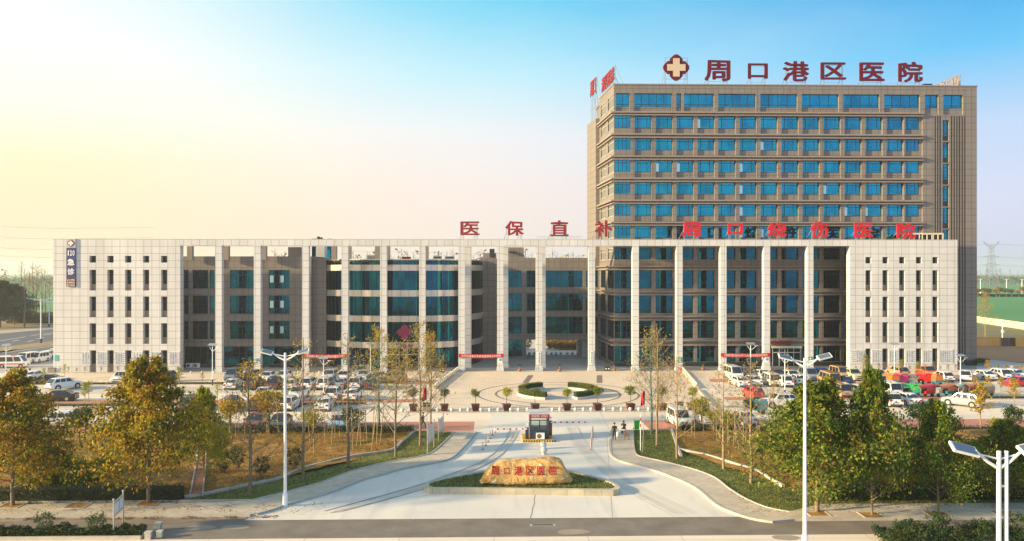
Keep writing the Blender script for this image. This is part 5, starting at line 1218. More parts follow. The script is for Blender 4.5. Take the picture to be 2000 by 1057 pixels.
for px, h, l_ in ((1830,2.05,'taller loose shrub rising from the right median'),(1985,2.0,'dark shrub right of the double pole in the right median'),(1760,1.5,'low rounded shrub at the left end of the right median')):
    plant('shrub', XY(px, 49.2), 49.2, h, LF_dark, l_, cat='shrub', name='shrub', wx=1.1, group='round shrubs in the median')
# fallen leaves and grass tufts
m = MB(); rnd = random.Random(9)
def inpoly(x, y, poly):
    c = False; j = len(poly)-1
    for i in range(len(poly)):
        if ((poly[i][1] > y) != (poly[j][1] > y)) and (x < (poly[j][0]-poly[i][0])*(y-poly[i][1])/(poly[j][1]-poly[i][1])+poly[i][0]): c = not c
        j = i
    return c
def litter(n, x0, x1, y0, y1, z, poly=None, size=.06, clump=None):
    k = 0
    while k < n:
        x, y = rnd.uniform(x0, x1), rnd.uniform(y0, y1); k += 1
        if poly and not inpoly(x, y, poly): continue
        if mnoise.noise(Vector((x*.6, y*.6, 7))) < -.05 and rnd.random() < .8: continue
        m.leaf((x, y, z+rnd.random()*.03), size, rnd=rnd, flat=-3)
litter(9000, -40, -8, 58, 84, .30, bedpL); litter(3500, 12, 45, 60, 84, .30, bedpR); litter(1200, -40, 2, 57, 84, .12, lawnL)
litter(1500, -38, -15, YR1+.05, YR1+.7, .0); litter(900, -38, -12, 55.6, 58.4, SW+.01); litter(1100, 18, 40, YR1-.6, YR1-.05, .0); litter(700, 18, 40, 55, 58.3, SW+.01); litter(1600, 18, 40, 58.2, 60.5, .12)
tag(m.build('fallen_leaves', LF_rust), 'fallen brown and yellow leaves', kind='stuff')
m = MB()
def grass(n, x0, x1, y0, y1, z, poly):
    k = 0
    while k < n:
        x, y = rnd.uniform(x0, x1), rnd.uniform(y0, y1); k += 1
        if not inpoly(x, y, poly): continue
        a = rnd.random()*6.28; dx, dy = .05*math.cos(a), .05*math.sin(a); h = rnd.uniform(.05,.14); b = len(m.v); m.v += [(x-dx,y-dy,z),(x+dx,y+dy,z),(x+rnd.gauss(0,.04),y+rnd.gauss(0,.04),z+h)]; m.f.append((b,b+1,b+2)); m.m.append(0)
grass(26000, -40, 2, 56, 84, .08, lawnL); grass(20000, 12, 34, 56, 84, .08, lawnR); grass(9000, XY(845,62), XY(1195,62), 60, 71, IZ-.1, inner)
tag(m.build('grass', leafmat('grass blades', [(.05,.09,.015),(.09,.12,.02),(.20,.18,.04)], trans=.2)), 'short grass on the lawns', kind='stuff')
m = MB()
for _ in range(38000):
    s = rnd.random(); 
    if s < .6: x, y, pl_ = rnd.uniform(-42,-6), rnd.uniform(58.5,84), bedpL
    else: x, y, pl_ = rnd.uniform(12,40), rnd.uniform(60,84), bedpR
    if not inpoly(x, y, pl_): continue
    if mnoise.noise(Vector((x*.5, y*.5, 2))) < -.1: continue
    tall = .45 if mnoise.noise(Vector((x*.8, y*.8, 9))) > .3 else .2
    for k in range(3): m.leaf((x+rnd.gauss(0,.08), y+rnd.gauss(0,.08), .22+rnd.random()*tall), .05, rnd=rnd)
tag(m.build('ground_weeds', leafmat('dry weeds', [(.24,.11,.02),(.40,.24,.03),(.26,.22,.03),(.12,.15,.02)])), 'dry orange weeds covering the beds', kind='stuff')
# stakes
stk = [(613,895),(608,885),(636,866),(648,877),(655,864),(664,860),(690,885),(696,877),(705,877),(710,859),(725,885),(728,870),(736,874),(742,872),(718,866),(460,860),(466,850),(477,855),(522,853),(545,857),(1357,862),(1350,856),(1376,866),(1401,868),(1404,872),(1432,878),(1436,870),(1444,881),(1452,884),(1456,868),(1480,872),(1395,864),(1422,874),(1506,870)]
for i, (px, py) in enumerate(stk):
    x, y = G(px, py); h = rs.uniform(3.6, 5.4) if i < 20 or px < 1400 else rs.uniform(3.4, 4.6); mb = MB(); mb.cyl((0,0,-.1), (rs.gauss(0,.22), rs.gauss(0,.3), h), .045, .03, 5)
    tag(mb.build('support_stake', M_twig, loc=(x, y, .05)), 'thin straight wooden support pole standing in the ' + ('left' if px < 1000 else 'right') + ' planting bed', 'stake', 'wooden support poles in the ' + ('left' if px < 1000 else 'right') + ' bed')
# distance: poplars behind the building, left grove, right rows
idx = 0
for px in list(range(536, 600, 12))+list(range(690, 1060, 13))+[1078,1090,1102,1112,1122,1134]:
    Y = 205+rs.uniform(0, 40); h = ZZ(rs.uniform(479, 493), Y); plant(f'poplar{idx%3}', XY(px+rs.uniform(-4,4), Y), Y, h, LF_gold if 1080 < px < 1140 else LF_rust, 'bare poplar showing above the roofs through the colonnade openings', group='bare poplars behind the building', name='poplar_tree', wx=1.4); idx += 1
for i, (px, pb, pt, k) in enumerate(((8,628,522,1),(42,622,506,0),(48,640,520,2),(58,618,530,1),(64,612,508,0),(72,620,515,1),(82,610,522,2),(88,618,520,0),(30,615,535,2),(97,612,540,1))):
    plantG(f'poplar{k}', px, pb, pt, LF_rust, 'tall bare poplar in the grove beyond the left road', group='bare poplars along the left road', name='poplar_tree', wx=1.5)
for i, (px, pb, pt, wx_) in enumerate(((0,640,545,1.3),(28,634,552,1.2),(-30,640,530,1.3),(60,628,607,2.5),(50,634,612,2.5))):
    plantG(f'plane{i%3}', px, pb, pt, LF_dark, ['dark evergreen tree massed at the left edge beyond the road','dark evergreen tree right of the left edge one','dark evergreen tree partly outside the left edge','low dark bush under the poplars','low dark bush left of the poplars'][i], group='dark evergreens beyond the left road', name='evergreen_tree', wx=wx_)
plantG('ginkgo2', 1924, 660, 565, LF_gold, 'tall sparse tree right of the tower behind the orange wall', name='young_tree', wx=.8)
for i, px in enumerate(range(1845, 2060, 11)):
    plantG('round%d' % (i%2), px+rs.uniform(-3,3), 580, 562+rs.uniform(-3,4), (LF_rust, LF_gold, LF_rust, LF_green)[i%4], 'small round tree in the distant row beyond the wheat field', group='distant row of small trees', name='small_tree', wx=1.5)
for i, px in enumerate(range(1900, 2060, 8)):
    plantG(f'poplar{i%3}', px+rs.uniform(-3,3), 562, 528+rs.uniform(-6,8), LF_rust, 'hazy bare poplar far beyond the wheat field', group='hazy poplars on the right horizon', name='poplar_tree', wx=1.8)
for i, px in enumerate(range(-60, 130, 9)):
    plantG(f'poplar{i%3}', px+rs.uniform(-3,3), 566, 534+rs.uniform(-6,8), LF_rust, 'hazy bare poplar on the left horizon', group='hazy poplars on the left horizon', name='poplar_tree', wx=2)
def farmass(label, x0, x1, y0, y1, h, n, seed):
    m = MB(); rnd = random.Random(seed)
    for _ in range(n):
        x, y = rnd.uniform(x0, x1), rnd.uniform(y0, y1); z = h*(.6+.4*mnoise.noise(Vector((x*.02, y*.02, seed))))*rnd.random()**.6; m.leaf((x, y, z), 1.1, rnd=rnd)
    return tag(m.build('far_woodland', LF_far), label, kind='stuff')
farmass('distant woodland fading into the haze on the right', 480, 1200, 1000, 1060, 15, 9000, 3); farmass('distant woodland fading into the haze on the left', -1200, -380, 900, 960, 15, 9000, 4)
farmass('dark hedge below the distant row of small trees', XY(1840, 521), XY(2080, 521), 521, 524, 2.6, 2500, 5)
farmass('scrub under the left poplars', XY(20, 270), XY(120, 270), 262, 280, 4, 700, 6)

shrubmass('tangled brown and green shrubs behind the passage', XY(1062,185), XY(1190,185), 171, 215, 2.0, LF_rust, 14000, size=.26, seed=8)
plant('shrub', XY(1031,172), 172, 2.6, LF_dark, 'dark bush seen through the passage under the bridge', cat='shrub', name='shrub')

shrubmass('green undergrowth between the left street trees', XY(70,64), XY(195,64), 61, 68, 2.1, LF_green, 11000, name='undergrowth', size=.09, seed=12)
shrubmass('dark undergrowth behind the right hedge', XY(1640,62), XY(2040,62), 60.5, 67, 1.9, LF_green, 26000, name='undergrowth', size=.09, seed=13)
# ============================================================ VEHICLES
def paint(name, c, metal=0.0, rough=.25):
    m = mat(name, c, rough, metal=metal, spec=.5); m.node_tree.nodes['Principled BSDF'].inputs['Coat Weight'].default_value = .6; return m
PC = {'white': paint('white car paint', (.78,.78,.77)), 'black': paint('black car paint', (.012,.013,.016)), 'silver': paint('silver car paint', (.42,.44,.46), .5), 'grey': paint('grey car paint', (.22,.26,.30), .4), 'brown': paint('brown car paint', (.10,.055,.035), .3),
      'blue': paint('blue car paint', (.01,.06,.30)), 'navy': paint('navy car paint', (.01,.02,.10)), 'maroon': paint('maroon car paint', (.20,.012,.02)), 'red': paint('red car paint', (.60,.015,.015)), 'tan': paint('tan car paint', (.45,.30,.17)), 'cream': paint('cream car paint', (.60,.55,.36)), 'orange': paint('orange car paint', (.62,.16,.03)), 'teal': paint('teal paint', (.02,.22,.26)), 'pink': paint('pink paint', (.60,.03,.18)), 'green': paint('green paint', (.02,.30,.07))}
M_cglass = mat('car glass', (.015,.02,.028), .08, spec=.8); M_tyre = mat('tyre rubber', (.015,.015,.016), .85); M_rim = mat('alloy rim', (.50,.51,.53), .3, metal=.7)
M_hl = mat('headlight glass', (.75,.78,.80), .1, spec=.9); M_tl = mat('taillight red', (.40,.01,.01), .2); M_plate = mat('blue number plate', (.02,.10,.50), .4); M_grille = mat('grille black', (.02,.02,.022), .4); M_trim = mat('bumper trim', (.05,.05,.052), .6)
CT = {  # length, width, ground, [ (x, top) hood/belt/deck stations front->rear ], cabin (wsb, rf, rr, rwb, roofz), wheel r, axle front/rear
 'sedan': (4.65,1.80,.18,[(2.32,.60),(2.24,.74),(1.7,.86),(1.05,.95),(0,.98),(-1.2,1.0),(-1.7,1.03),(-2.15,1.0),(-2.30,.80)],(1.12,.42,-.95,-1.68,1.46),.33,(1.42,-1.33)),
 'hatch': (4.15,1.78,.18,[(2.07,.58),(1.98,.74),(1.55,.88),(.95,.98),(0,1.0),(-1.3,1.03),(-1.85,1.0),(-2.05,.85)],(1.05,.35,-1.35,-1.95,1.50),.33,(1.30,-1.28)),
 'suv': (4.65,1.88,.24,[(2.32,.70),(2.25,.92),(1.75,1.05),(1.0,1.13),(0,1.15),(-1.3,1.17),(-2.0,1.12),(-2.30,.90)],(1.05,.45,-1.55,-2.15,1.70),.37,(1.42,-1.36)),
 'minivan': (4.55,1.75,.22,[(2.27,.62),(2.2,.85),(1.95,1.0),(1.55,1.06),(0,1.08),(-1.6,1.08),(-2.1,1.05),(-2.27,.85)],(1.62,.95,-1.85,-2.20,1.88),.31,(1.38,-1.32)),
 'van': (4.9,1.80,.22,[(2.45,.62),(2.38,.9),(2.22,1.06),(1.95,1.1),(0,1.12),(-1.6,1.12),(-2.3,1.12),(-2.45,.85)],(2.05,1.35,-2.2,-2.42,2.10),.32,(1.55,-1.50)),
 'pickup': (5.1,1.85,.26,[(2.55,.72),(2.45,.95),(1.95,1.06),(1.25,1.12),(0,1.14),(-.9,1.14),(-1.0,1.12),(-2.5,1.12),(-2.55,.95)],(1.2,.65,-.55,-.85,1.75),.38,(1.62,-1.55)),
}
_cm = {}
def car_meshes(kind):
    if kind in _cm: return _cm[kind]
    L_, W_, gz_, st, (wsb, rf, rr, rwb, rz_), wr, ax = CT[kind]; hw = W_/2; M = {}
    mb = MB(); secs = []
    for i, (x, top) in enumerate(st):
        e = (0.90 if i in (0, len(st)-1) else (.97 if i in (1, len(st)-2) else 1.0)); w_ = hw*e; lo = gz_ if 0 < i < len(st)-1 else gz_+.1
        mid = min(top-.12, .62)
        secs.append([(x,-w_*.93,lo),(x,-w_,mid*.75),(x,-w_*.985,top-.10),(x,-w_*.90,top-.01),(x,0,top+.035),(x,w_*.90,top-.01),(x,w_*.985,top-.10),(x,w_,mid*.75),(x,w_*.93,lo)])
    # resample for smoother shape
    for s in secs: mb.v += s
    k = 9
    for i in range(len(secs)-1):
        for j in range(k-1): a = i*k+j; mb.f.append((a, a+1, a+k+1, a+k)); mb.m.append(0)
        a = i*k; mb.f.append((a+k-1, a, a+k, a+2*k-1)); mb.m.append(0)
    mb.f.append(tuple(range(k-1, -1, -1))); mb.m.append(0); a = (len(secs)-1)*k; mb.f.append(tuple(range(a, a+k))); mb.m.append(0)
    def top_at(x):
        for i in range(len(st)-1):
            if st[i][0] >= x >= st[i+1][0]: f = (st[i][0]-x)/(st[i][0]-st[i+1][0]); return st[i][1]+(st[i+1][1]-st[i][1])*f
        return st[-1][1]
    bw = hw*.90; tw = hw*(.74 if kind not in ('van','minivan') else .82)
    zb0, zb1 = top_at(wsb)-.0, top_at(rwb)-.0
    # cabin shell with a gently crowned roof
    c0 = len(mb.v); rz2 = rz_-.02
    mb.v += [(wsb,-bw,zb0),(wsb,bw,zb0),(rf,-tw,rz2),(rf,tw,rz2),(rr,-tw,rz2-.02),(rr,tw,rz2-.02),(rwb,-bw,zb1),(rwb,bw,zb1),((rf+rr)/2,-tw,rz_),((rf+rr)/2,tw,rz_),((rf+rr)/2,0,rz_+.04),(rf,0,rz_+.01),(rr,0,rz_)]
    q = lambda *a_: (mb.f.append(tuple(c0+i for i in a_)), mb.m.append(0))
    q(0,2,11,3,1); q(2,8,10,11); q(11,10,9,3); q(8,4,12,10); q(10,12,5,9); q(6,7,5,12,4); q(0,6,4,8,2); q(1,3,9,5,7)
    if kind == 'pickup': mb.box(-2.45,-.95,-.78,.78,1.12,1.16,1)
    # wheel arches
    for x in ax:
        for s in (-1, 1): mb.cyl((x, s*hw*.90, wr+.03), (x, s*(hw+.004), wr+.03), wr+.075, n=16, m=1)
    mb.box(L_/2-.13, L_/2+.0, -hw*.55, hw*.55, gz_+.12, gz_+.30, 1); mb.box(-L_/2-.005, -L_/2+.2, -hw*.8, hw*.8, gz_+.05, gz_+.22, 1)
    for s in (-1, 1): mb.box(wsb-.38, wsb-.16, s*(hw+.02)-.1, s*(hw+.02)+.1, zb0+.02, zb0+.17, 0)
    M['body'] = mb.data('body', [PC['white'], M_trim])
    def lerp(a, b, t): return tuple(a[i]+(b[i]-a[i])*t for i in range(3))
    def panel(a, b, c, d, i0=.07, off=(0,0,0), m=0):  # inset quad, moved outward
        cx = [sum(p[i] for p in (a,b,c,d))/4 for i in range(3)]; P_ = [lerp(p, cx, i0) for p in (a,b,c,d)]
        return [tuple(p[i]+off[i] for i in range(3)) for p in P_]
    A = mb.v[c0:]
    def wind(pts, name):
        m_ = MB(); m_.face(pts); M[name] = m_.data(name, M_cglass)
    wind(panel(A[0], A[1], A[3], A[2], .09, (.02,0,.012)), 'windshield'); wind(panel(A[7], A[6], A[4], A[5], .10, (-.02,0,.012)), 'rear_window')
    for s, nm in ((-1,'l'),(1,'r')):
        i = 0 if s < 0 else 1
        F0, T0, R0, B0 = A[0+i], A[2+i], A[4+i], A[6+i]; m_ = MB()
        n = 2 if kind not in ('suv','van','minivan') else 3
        for k_ in range(n):
            u0, u1 = k_/n+.025, (k_+1)/n-.025
            bt = lambda u: lerp(F0, B0, .07+.86*u); tp = lambda u: lerp(T0, R0, .03+.94*u)
            pts = [lerp(bt(u0), tp(u0), .08), lerp(bt(u1), tp(u1), .08), lerp(bt(u1), tp(u1), .86), lerp(bt(u0), tp(u0), .86)]
            pts = [(p[0], p[1]+s*.018, p[2]+.005) for p in pts]; m_.face(pts if s < 0 else pts[::-1])
        M['side_window_'+nm] = m_.data('side_window', M_cglass)
    w_ = MB(); w_.cyl((0,-.1,0),(0,.1,0), wr, n=18); M['wheel'] = w_.data('wheel', M_tyre); r_ = MB()
    r_.cyl((0,-.112,0),(0,.112,0), wr*.62, n=14); M['rim'] = r_.data('rim', M_rim)
    zh = st[1][1]-.10
    h = MB(); h.box(L_/2-.30, L_/2-.06, -.24, .24, zh-.10, zh+.03); M['headlight'] = h.data('headlight', M_hl)
    h = MB(); h.box(-.03, .10, -.16, .16, -.12, .10) ; M['taillight'] = h.data('taillight', M_tl)
    h = MB(); h.box(-.012, .012, -.22, .22, -.06, .06); M['plate'] = h.data('license_plate', M_plate)
    h = MB(); h.box(L_/2-.10, L_/2+.012, -hw*.42, hw*.42, zh-.13, zh-.02); M['grille'] = h.data('grille', M_grille)
    _cm[kind] = (M, st, zh); return _cm[kind]
def vehicle(kind, color, x, y, rz, label, group, name=None, extra=None, z=0.0):
    M, st, zh = car_meshes(kind); L_, W_, gz_, _, cab, wr, ax = CT[kind]; hw = W_/2
    t = thing(name or {'sedan':'parked_car','hatch':'parked_car','suv':'parked_car','minivan':'parked_minivan','van':'parked_van','pickup':'pickup_truck'}[kind], label, 'van' if kind in ('van','minivan') else ('pickup' if kind == 'pickup' else 'car'), (x, y, z), rz, group)
    b = ob('body', M['body'], t); b.material_slots[0].link = 'OBJECT'; b.material_slots[0].material = PC[color]
    for n_ in ('windshield','rear_window'): ob(n_, M[n_], t)
    ob('side_window', M['side_window_l'], t); ob('side_window', M['side_window_r'], t)
    for xx in ax:
        for s in (-1, 1): w_ = ob('wheel', M['wheel'], t, (xx, s*(hw-.09), wr)); ob('rim', M['rim'], w_)
    for s in (-1, 1):
        ob('headlight', M['headlight'], t, (0, s*(hw-.38), 0)); tl = st[-2][1]-.2
        ob('taillight', M['taillight'], t, (-L_/2+.05, s*(hw-.26), tl if kind != 'van' else 1.0))
    ob('license_plate', M['plate'], t, (L_/2+.02, 0, gz_+.26)); ob('license_plate', M['plate'], t, (-L_/2-.012, 0, gz_+.42)); ob('grille', M['grille'], t)
    if extra: extra(t, L_, hw)
    return t
def amb(t, L_, hw):
    m = MB()
    for s in (-1, 1): m.box(-L_/2+.15, L_/2-.2, s*hw*1.0-.012, s*hw*1.0+.012, .62, .80)
    m.build('red_stripe', PC['red'], t); m = MB(); m.box(-.2,.2,-.5,.5,2.1,2.25); m.build('light_bar', M_tl, t)
def taxi(t, L_, hw):
    m = MB(); m.box(-.2,.2,-.3,.3,1.7,1.85); m.build('roof_sign', PC['teal'], t)
def spare(t, L_, hw):
    m = MB(); m.cyl((-L_/2-.2,0,1.0),(-L_/2-.02,0,1.0),.33,n=16); m.build('spare_wheel', M_hl, t)
CARS = [  # kind, colour, px centre, bottom py, front: t towards camera / a away / l left, label
 ('van','white',20,719,'r','white ambulance van with a red stripe at the left edge',amb),('van','white',38,713,'t','plain white van right of the ambulance',None),('minivan','white',63,710,'t','smaller white van, second right of the ambulance',None),('suv','white',77,705,'t','white off roader with dark rear behind the white vans',None),('sedan','black',95,702,'t','dark saloon next to the corner of the cream end wall behind',None),('sedan','white',104,696,'r','white saloon farthest back beside the cream corner',None),
 ('sedan','white',50,746,'a','white saloon half hidden by the far left tree',None),('sedan','black',84,751,'l','long black saloon behind the white off roader on the left',None),('suv','white',114,763,'ar','white off roader seen from behind in the left aisle',None),('sedan','black',106,785,'l','dark saloon alone in the second left row',None),('suv','white',105,837,'l','white off roader behind the far left tree',None),
 ('suv','white',225,751,'t','white car with a black grille left of the yellowing tree',None),('sedan','black',268,744,'t','black car hidden behind the yellowing tree top',None),('suv','black',312,747,'l','black off roader right of the yellowing tree top',None),('suv','grey',361,804,'a','dark grey off roader right of the yellowing tree',None),('sedan','white',345,842,'a','white car mostly hidden behind the lime tree',None),
 ('minivan','grey',447,746,'t','blue grey minivan at the head of the rear car row',None),('sedan','white',446,763,'a','white saloon seen from behind below the grey minivan',None),('sedan','black',484,744,'t','black saloon right of the grey minivan',None),('suv','brown',489,763,'a','dark brown off roader right of the leading white saloon',None),('sedan','white',514,748,'t','white saloon facing out behind the two brown cars',None),('suv','brown',529,763,'a','brown off roader left of the left lamp post',None),('sedan','white',548,746,'t','white saloon facing out just behind the left lamp post',None),('hatch','white',564,763,'a','white hatchback directly right of the left lamp post',None),
 ('suv','white',596,763,'a','white car second right of the left lamp post',None),('suv','white',630,763,'a','white car third right of the left lamp post',None),('suv','white',638,747,'t','white off roader facing out under the left banner',None),('sedan','silver',659,762,'a','silver saloon between white cars in the rear left row',None),('hatch','white',667,746,'t','white hatchback facing out beside the teal roofed taxi',None),('suv','white',690,762,'a','white off roader with roof rails in the rear left row',None),('suv','silver',703,738,'t','silver taxi with a teal roof sign nearest the facade',taxi),('sedan','white',705,745,'t','white saloon just in front of the taxi',None),('sedan','brown',721,763,'a','dark brown saloon ending the rear left row',None),('sedan','grey',734,748,'t','grey saloon behind the golden trees',None),('suv','tan',764,748,'l','tan off roader by the left edge of the plaza',None),
 ('sedan','white',505,783,'t','white saloon facing out in the middle left row',None),('pickup','white',574,785,'t','white pickup in the middle left row',None),('suv','white',645,784,'a','white off roader in the middle left row behind the saloon',None),('sedan','white',683,785,'a','white saloon at the right end of the middle left row',None),
 ('suv','blue',441,806,'a','bright blue off roader seen from behind in the left lot',None),('suv','brown',497,806,'a','brown off roader behind the yellow young tree',None),('suv','white',556,805,'a','white off roader behind the left lamp post in the front aisle',None),('sedan','white',628,805,'a','white saloon alone in the front left aisle',None),
 ('sedan','maroon',487,842,'t','maroon saloon behind the orange yellow young tree',None),('sedan','black',536,844,'t','black saloon left of the left lamp post in the nearest row',None),('hatch','white',656,843,'t','white hatchback facing the lawn in the nearest left row',None),
 ('minivan','white',1335,838,'t','white delivery minivan nearest the plaza on the right',None),('suv','white',1389,838,'t','white off roader with black roof rails right of the delivery minivan',None),('sedan','white',1463,834,'a','white saloon seen from behind in the nearest right row',None),('hatch','red',1481,781,'a','dark red hatchback behind the bare trees on the right',None),
 ('van','white',1441,744,'t','white van leftmost of the rear right row',None),('sedan','white',1453,758,'a','cream white saloon in front of the leftmost white van',None),('hatch','silver',1468,742,'t','silver hatchback partly hidden by a lamp post',None),('sedan','white',1480,756,'a','white saloon with dark rear glass under the right banner',None),('sedan','white',1499,744,'t','white saloon facing out under the right banner',None),('minivan','white',1514,756,'a','white minivan behind a golden tree',None),('sedan','black',1530,745,'t','black saloon behind the lamp post on the right',None),('suv','white',1540,758,'a','white off roader with a blue plate beside the short lamp post',None),('sedan','white',1556,745,'t','white saloon facing out left of the tall lamp post',None),('sedan','white',1571,754,'a','white saloon right beside the tall lamp post',None),('minivan','silver',1590,745,'t','silver minivan right of the tall lamp post',None),('suv','blue',1618,745,'t','blue off roader with its boot lid raised',None),('van','tan',1632,757,'a','tan and brown van seen from behind',None),('minivan','tan',1652,742,'t','tan minivan behind the navy car',None),('sedan','navy',1662,758,'a','navy saloon in front of the right end wall',None),('suv','cream',1678,745,'t','cream off roader with a spare wheel on its tail',spare),
 ('minivan','tan',1653,778,'a','tan and white minivan in the middle right row',None),('hatch','white',1688,776,'a','small white hatchback right of the tan and white minivan',None),('suv','white',1528,797,'l','white car at the left edge of the broad green tree',None),('suv','tan',1768,739,'a','tan off roader behind the orange covered trike',None),('sedan','black',1727,744,'t','black saloon behind the narrow pointed tree top',None),('pickup','orange',1828,740,'t','orange red pickup behind the red covered trike',None),('hatch','white',1856,747,'a','white hatchback right of the teal covered trike',None),('suv','white',1899,746,'ar','big white off roader right of the lamp post on the right',None),('sedan','white',1938,745,'a','white saloon right of the big white off roader',None),('suv','white',1968,744,'a','white off roader beside the battlemented brown planter',None),('sedan','white',1996,742,'a','white saloon cut by the right edge',None),('sedan','red',1998,756,'l','bright red saloon cut by the right edge',None),
 ('minivan','white',1752,776,'a','white minivan left of the green bin on the right',None),('suv','white',1753,797,'a','white off roader behind the tree tops on the right',None),('sedan','white',1790,795,'a','white saloon right of the partly hidden white off roader',None),('suv','silver',1895,797,'al','silver off roader alone in the right aisle',None)]
rs = random.Random(77)
for kind, colr, px, py, d, l_, ex in CARS:
    x, y = G(px, py); L_ = CT[kind][0]
    ang = {'a': 90, 't': 270, 'l': 188, 'r': 5, 'ar': 58, 'al': 128}[d]+rs.uniform(-3, 3)
    off = L_/2 if d in 'at' else (1.6 if d in ('ar','al') else .95)
    grp = 'cars parked in the left lot' if px < 1000 else 'cars parked in the right lot'
    vehicle(kind, colr, x, y+off*.98, R(ang), l_, grp, extra=ex, name='ambulance' if ex is amb else None)
# three wheelers
def trike(px, py, colr, label, covered=True, face=90, tarp=None):
    x, y = G(px, py); t = thing('cargo_tricycle', label, 'tricycle', (x, y+1.2, 0), R(face+rs.uniform(-6,6)), 'motor tricycles in the right lot'); m = MB()
    m.box(-1.4, .2, -.55, .55, .45, .85); m.build('cargo_bed', PC['teal'] if tarp else PC[colr], t)
    f = MB(); f.cyl((.2,0,.55),(1.15,0,.60),.05,n=6); f.cyl((1.15,0,.60),(1.0,0,1.05),.04,n=6); f.cyl((1.0,-.38,1.08),(1.0,.38,1.08),.03,n=6); f.cyl((1.25,0,.3),(1.1,0,.7),.04,n=6); f.build('frame', M_trim, t)
    s = MB(); s.box(.3,.75,-.2,.2,.7,.85); s.build('seat', M_black, t)
    for (wx_, wy) in ((1.28,0),(-.85,-.55),(-.85,.55)):
        w_ = MB(); w_.cyl((0,-.06,0),(0,.06,0),.28,n=14); w_.build('wheel', M_tyre, t, (wx_, wy, .28))
    if covered:
        c = MB(); n = 8; pr = [(-.58*math.cos(math.pi*i/n), 1.35+.42*math.sin(math.pi*i/n)) for i in range(n+1)]
        for i in range(n):
            a, b = pr[i], pr[i+1]; c.face([(-1.45,a[0],a[1]),(1.25,a[0],a[1]-.1),(1.25,b[0],b[1]-.1),(-1.45,b[0],b[1])]); c.face([(-1.45,b[0],b[1]-.03),(1.25,b[0],b[1]-.13),(1.25,a[0],a[1]-.13),(-1.45,a[0],a[1]-.03)])
        for s_ in (-.58, .58): c.box(-1.45, .1, s_-.015, s_+.015, .85, 1.36)
        c.face([(-1.45,-.56,.85),(-1.45,-.56,1.4),(-1.45,0,1.76),(-1.45,.56,1.4),(-1.45,.56,.85)][::-1]); c.build('canopy', PC[colr], t)
        p = MB(); [p.box(1.15,1.2,s_-.02,s_+.02,.6,1.3) for s_ in (-.5,.5)]; p.build('canopy_post', M_metal, t)
    return t
for a in ((1747,754,'orange','orange covered tricycle seen from behind left of the pink one',True,90,1),(1766,753,'pink','pink covered tricycle in the rear right row',True,90,None),(1787,753,'grey','open grey motor tricycle right of the pink one',False,80,None),(1812,752,'red','red covered tricycle in the rear right row',True,95,None),(1832,754,'orange','orange hooded tricycle with a teal bed behind',True,88,1),
          (1787,776,'green','pale green covered tricycle in the middle right row',True,150,1),(1814,778,'red','bright red covered tricycle in the middle right row',True,200,None),(1856,778,'orange','orange canopied tricycle left of the lamp post',True,200,1),(1883,777,'cream','pale canopied tricycle behind the lamp post',True,210,None),(1909,777,'orange','orange canopied tricycle above the silver off roader',True,205,None),(1931,778,'tan','tan canopied tricycle at the right end of its row',True,200,None),(1480,812,'teal','teal covered cart beside the dark green small tree',True,180,None)): trike(*a)
def wheelie_bin(px, py, label, rz=0, s=1.0):
    x, y = G(px, py); t = thing('wheelie_bin', label, 'bin', (x, y, SW if px < 1300 else 0), rz); m = MB()
    b = len(m.v); m.v += [(-.24,-.27,.08),(.24,-.27,.08),(.24,.27,.08),(-.24,.27,.08),(-.30,-.36,1.0),(.30,-.36,1.0),(.30,.36,1.0),(-.30,.36,1.0)]
    for q in ((0,3,2,1),(4,5,6,7),(0,1,5,4),(1,2,6,5),(2,3,7,6),(3,0,4,7)): m.f.append(tuple(b+i for i in q)); m.m.append(0)
    m.build('body', PC['green'], t); l_ = MB(); l_.box(-.33,.33,-.39,.39,1.0,1.07); l_.box(-.3,.3,.39,.45,.98,1.04); l_.build('lid', PC['green'], t)
    for s_ in (-.25,.25): w_ = MB(); w_.cyl((s_-.03,.30,.1),(s_+.03,.30,.1),.1,n=12); w_.build('wheel', M_tyre, t)
wheelie_bin(1243, 842, 'green wheeled bin at the corner of the dark right lawn'); wheelie_bin(1769, 772, 'green wheeled bin between the white minivan and the tricycles')
# ============================================================ STREET FURNITURE
def solar_lamp(x, y, h, label, group, arm=1.25, r=.10, rz=0.0, blue=False, twin=False):
    t = thing('street_lamp', label, 'street lamp', (x, y, 0), rz, group); p = MB(); p.cyl((0,0,0),(0,0,h), r, r*.65, 10)
    if twin: p.cyl((.24,0,0),(.24,0,h), r*.8, r*.6, 8); [p.box(.05,.22,-.03,.03,z,z+.06) for z in (h*.25,h*.5,h*.7,h*.9)]
    p.cyl((0,0,0),(0,0,.9), r*1.5, n=10); p.build('pole', M_white, t)
    if blue: b = MB(); b.cyl((0,0,0),(0,0,1.0), r*1.6, n=10); b.build('pole_foot', M_navy, t)
    for s, u in ((-1, .55), (1, .80)):
        a = MB(); a.tube([(0,0,h-.55),(s*arm*.45,0,h-.35),(s*arm,0,h+.02*u)], [r*.55,r*.5,r*.42], 7); a.tube([(s*.05,0,h-.25),(s*arm*.5,0,h-.16),(s*arm*.75,0,h-.12)], [r*.3]*3, 5); a.build('arm', M_white, t)
        hd = MB(); hd.box(-.42,.42,-.22,.22,-.05,.03); hd.box(-.30,.30,-.14,.14,-.08,-.052,1); o = hd.build('lamp_head', [M_white, M_hl], t, (s*(arm+.35),0,h+.12*u)); o.rotation_euler = (R(30), -s*R(14), 0)
        sp_ = MB(); sp_.box(-.36,.36,-.19,.19,.032,.045); q = sp_.build('solar_panel', mat('solar cells', (.10,.13,.2), .15, spec=.8), o)
    return t
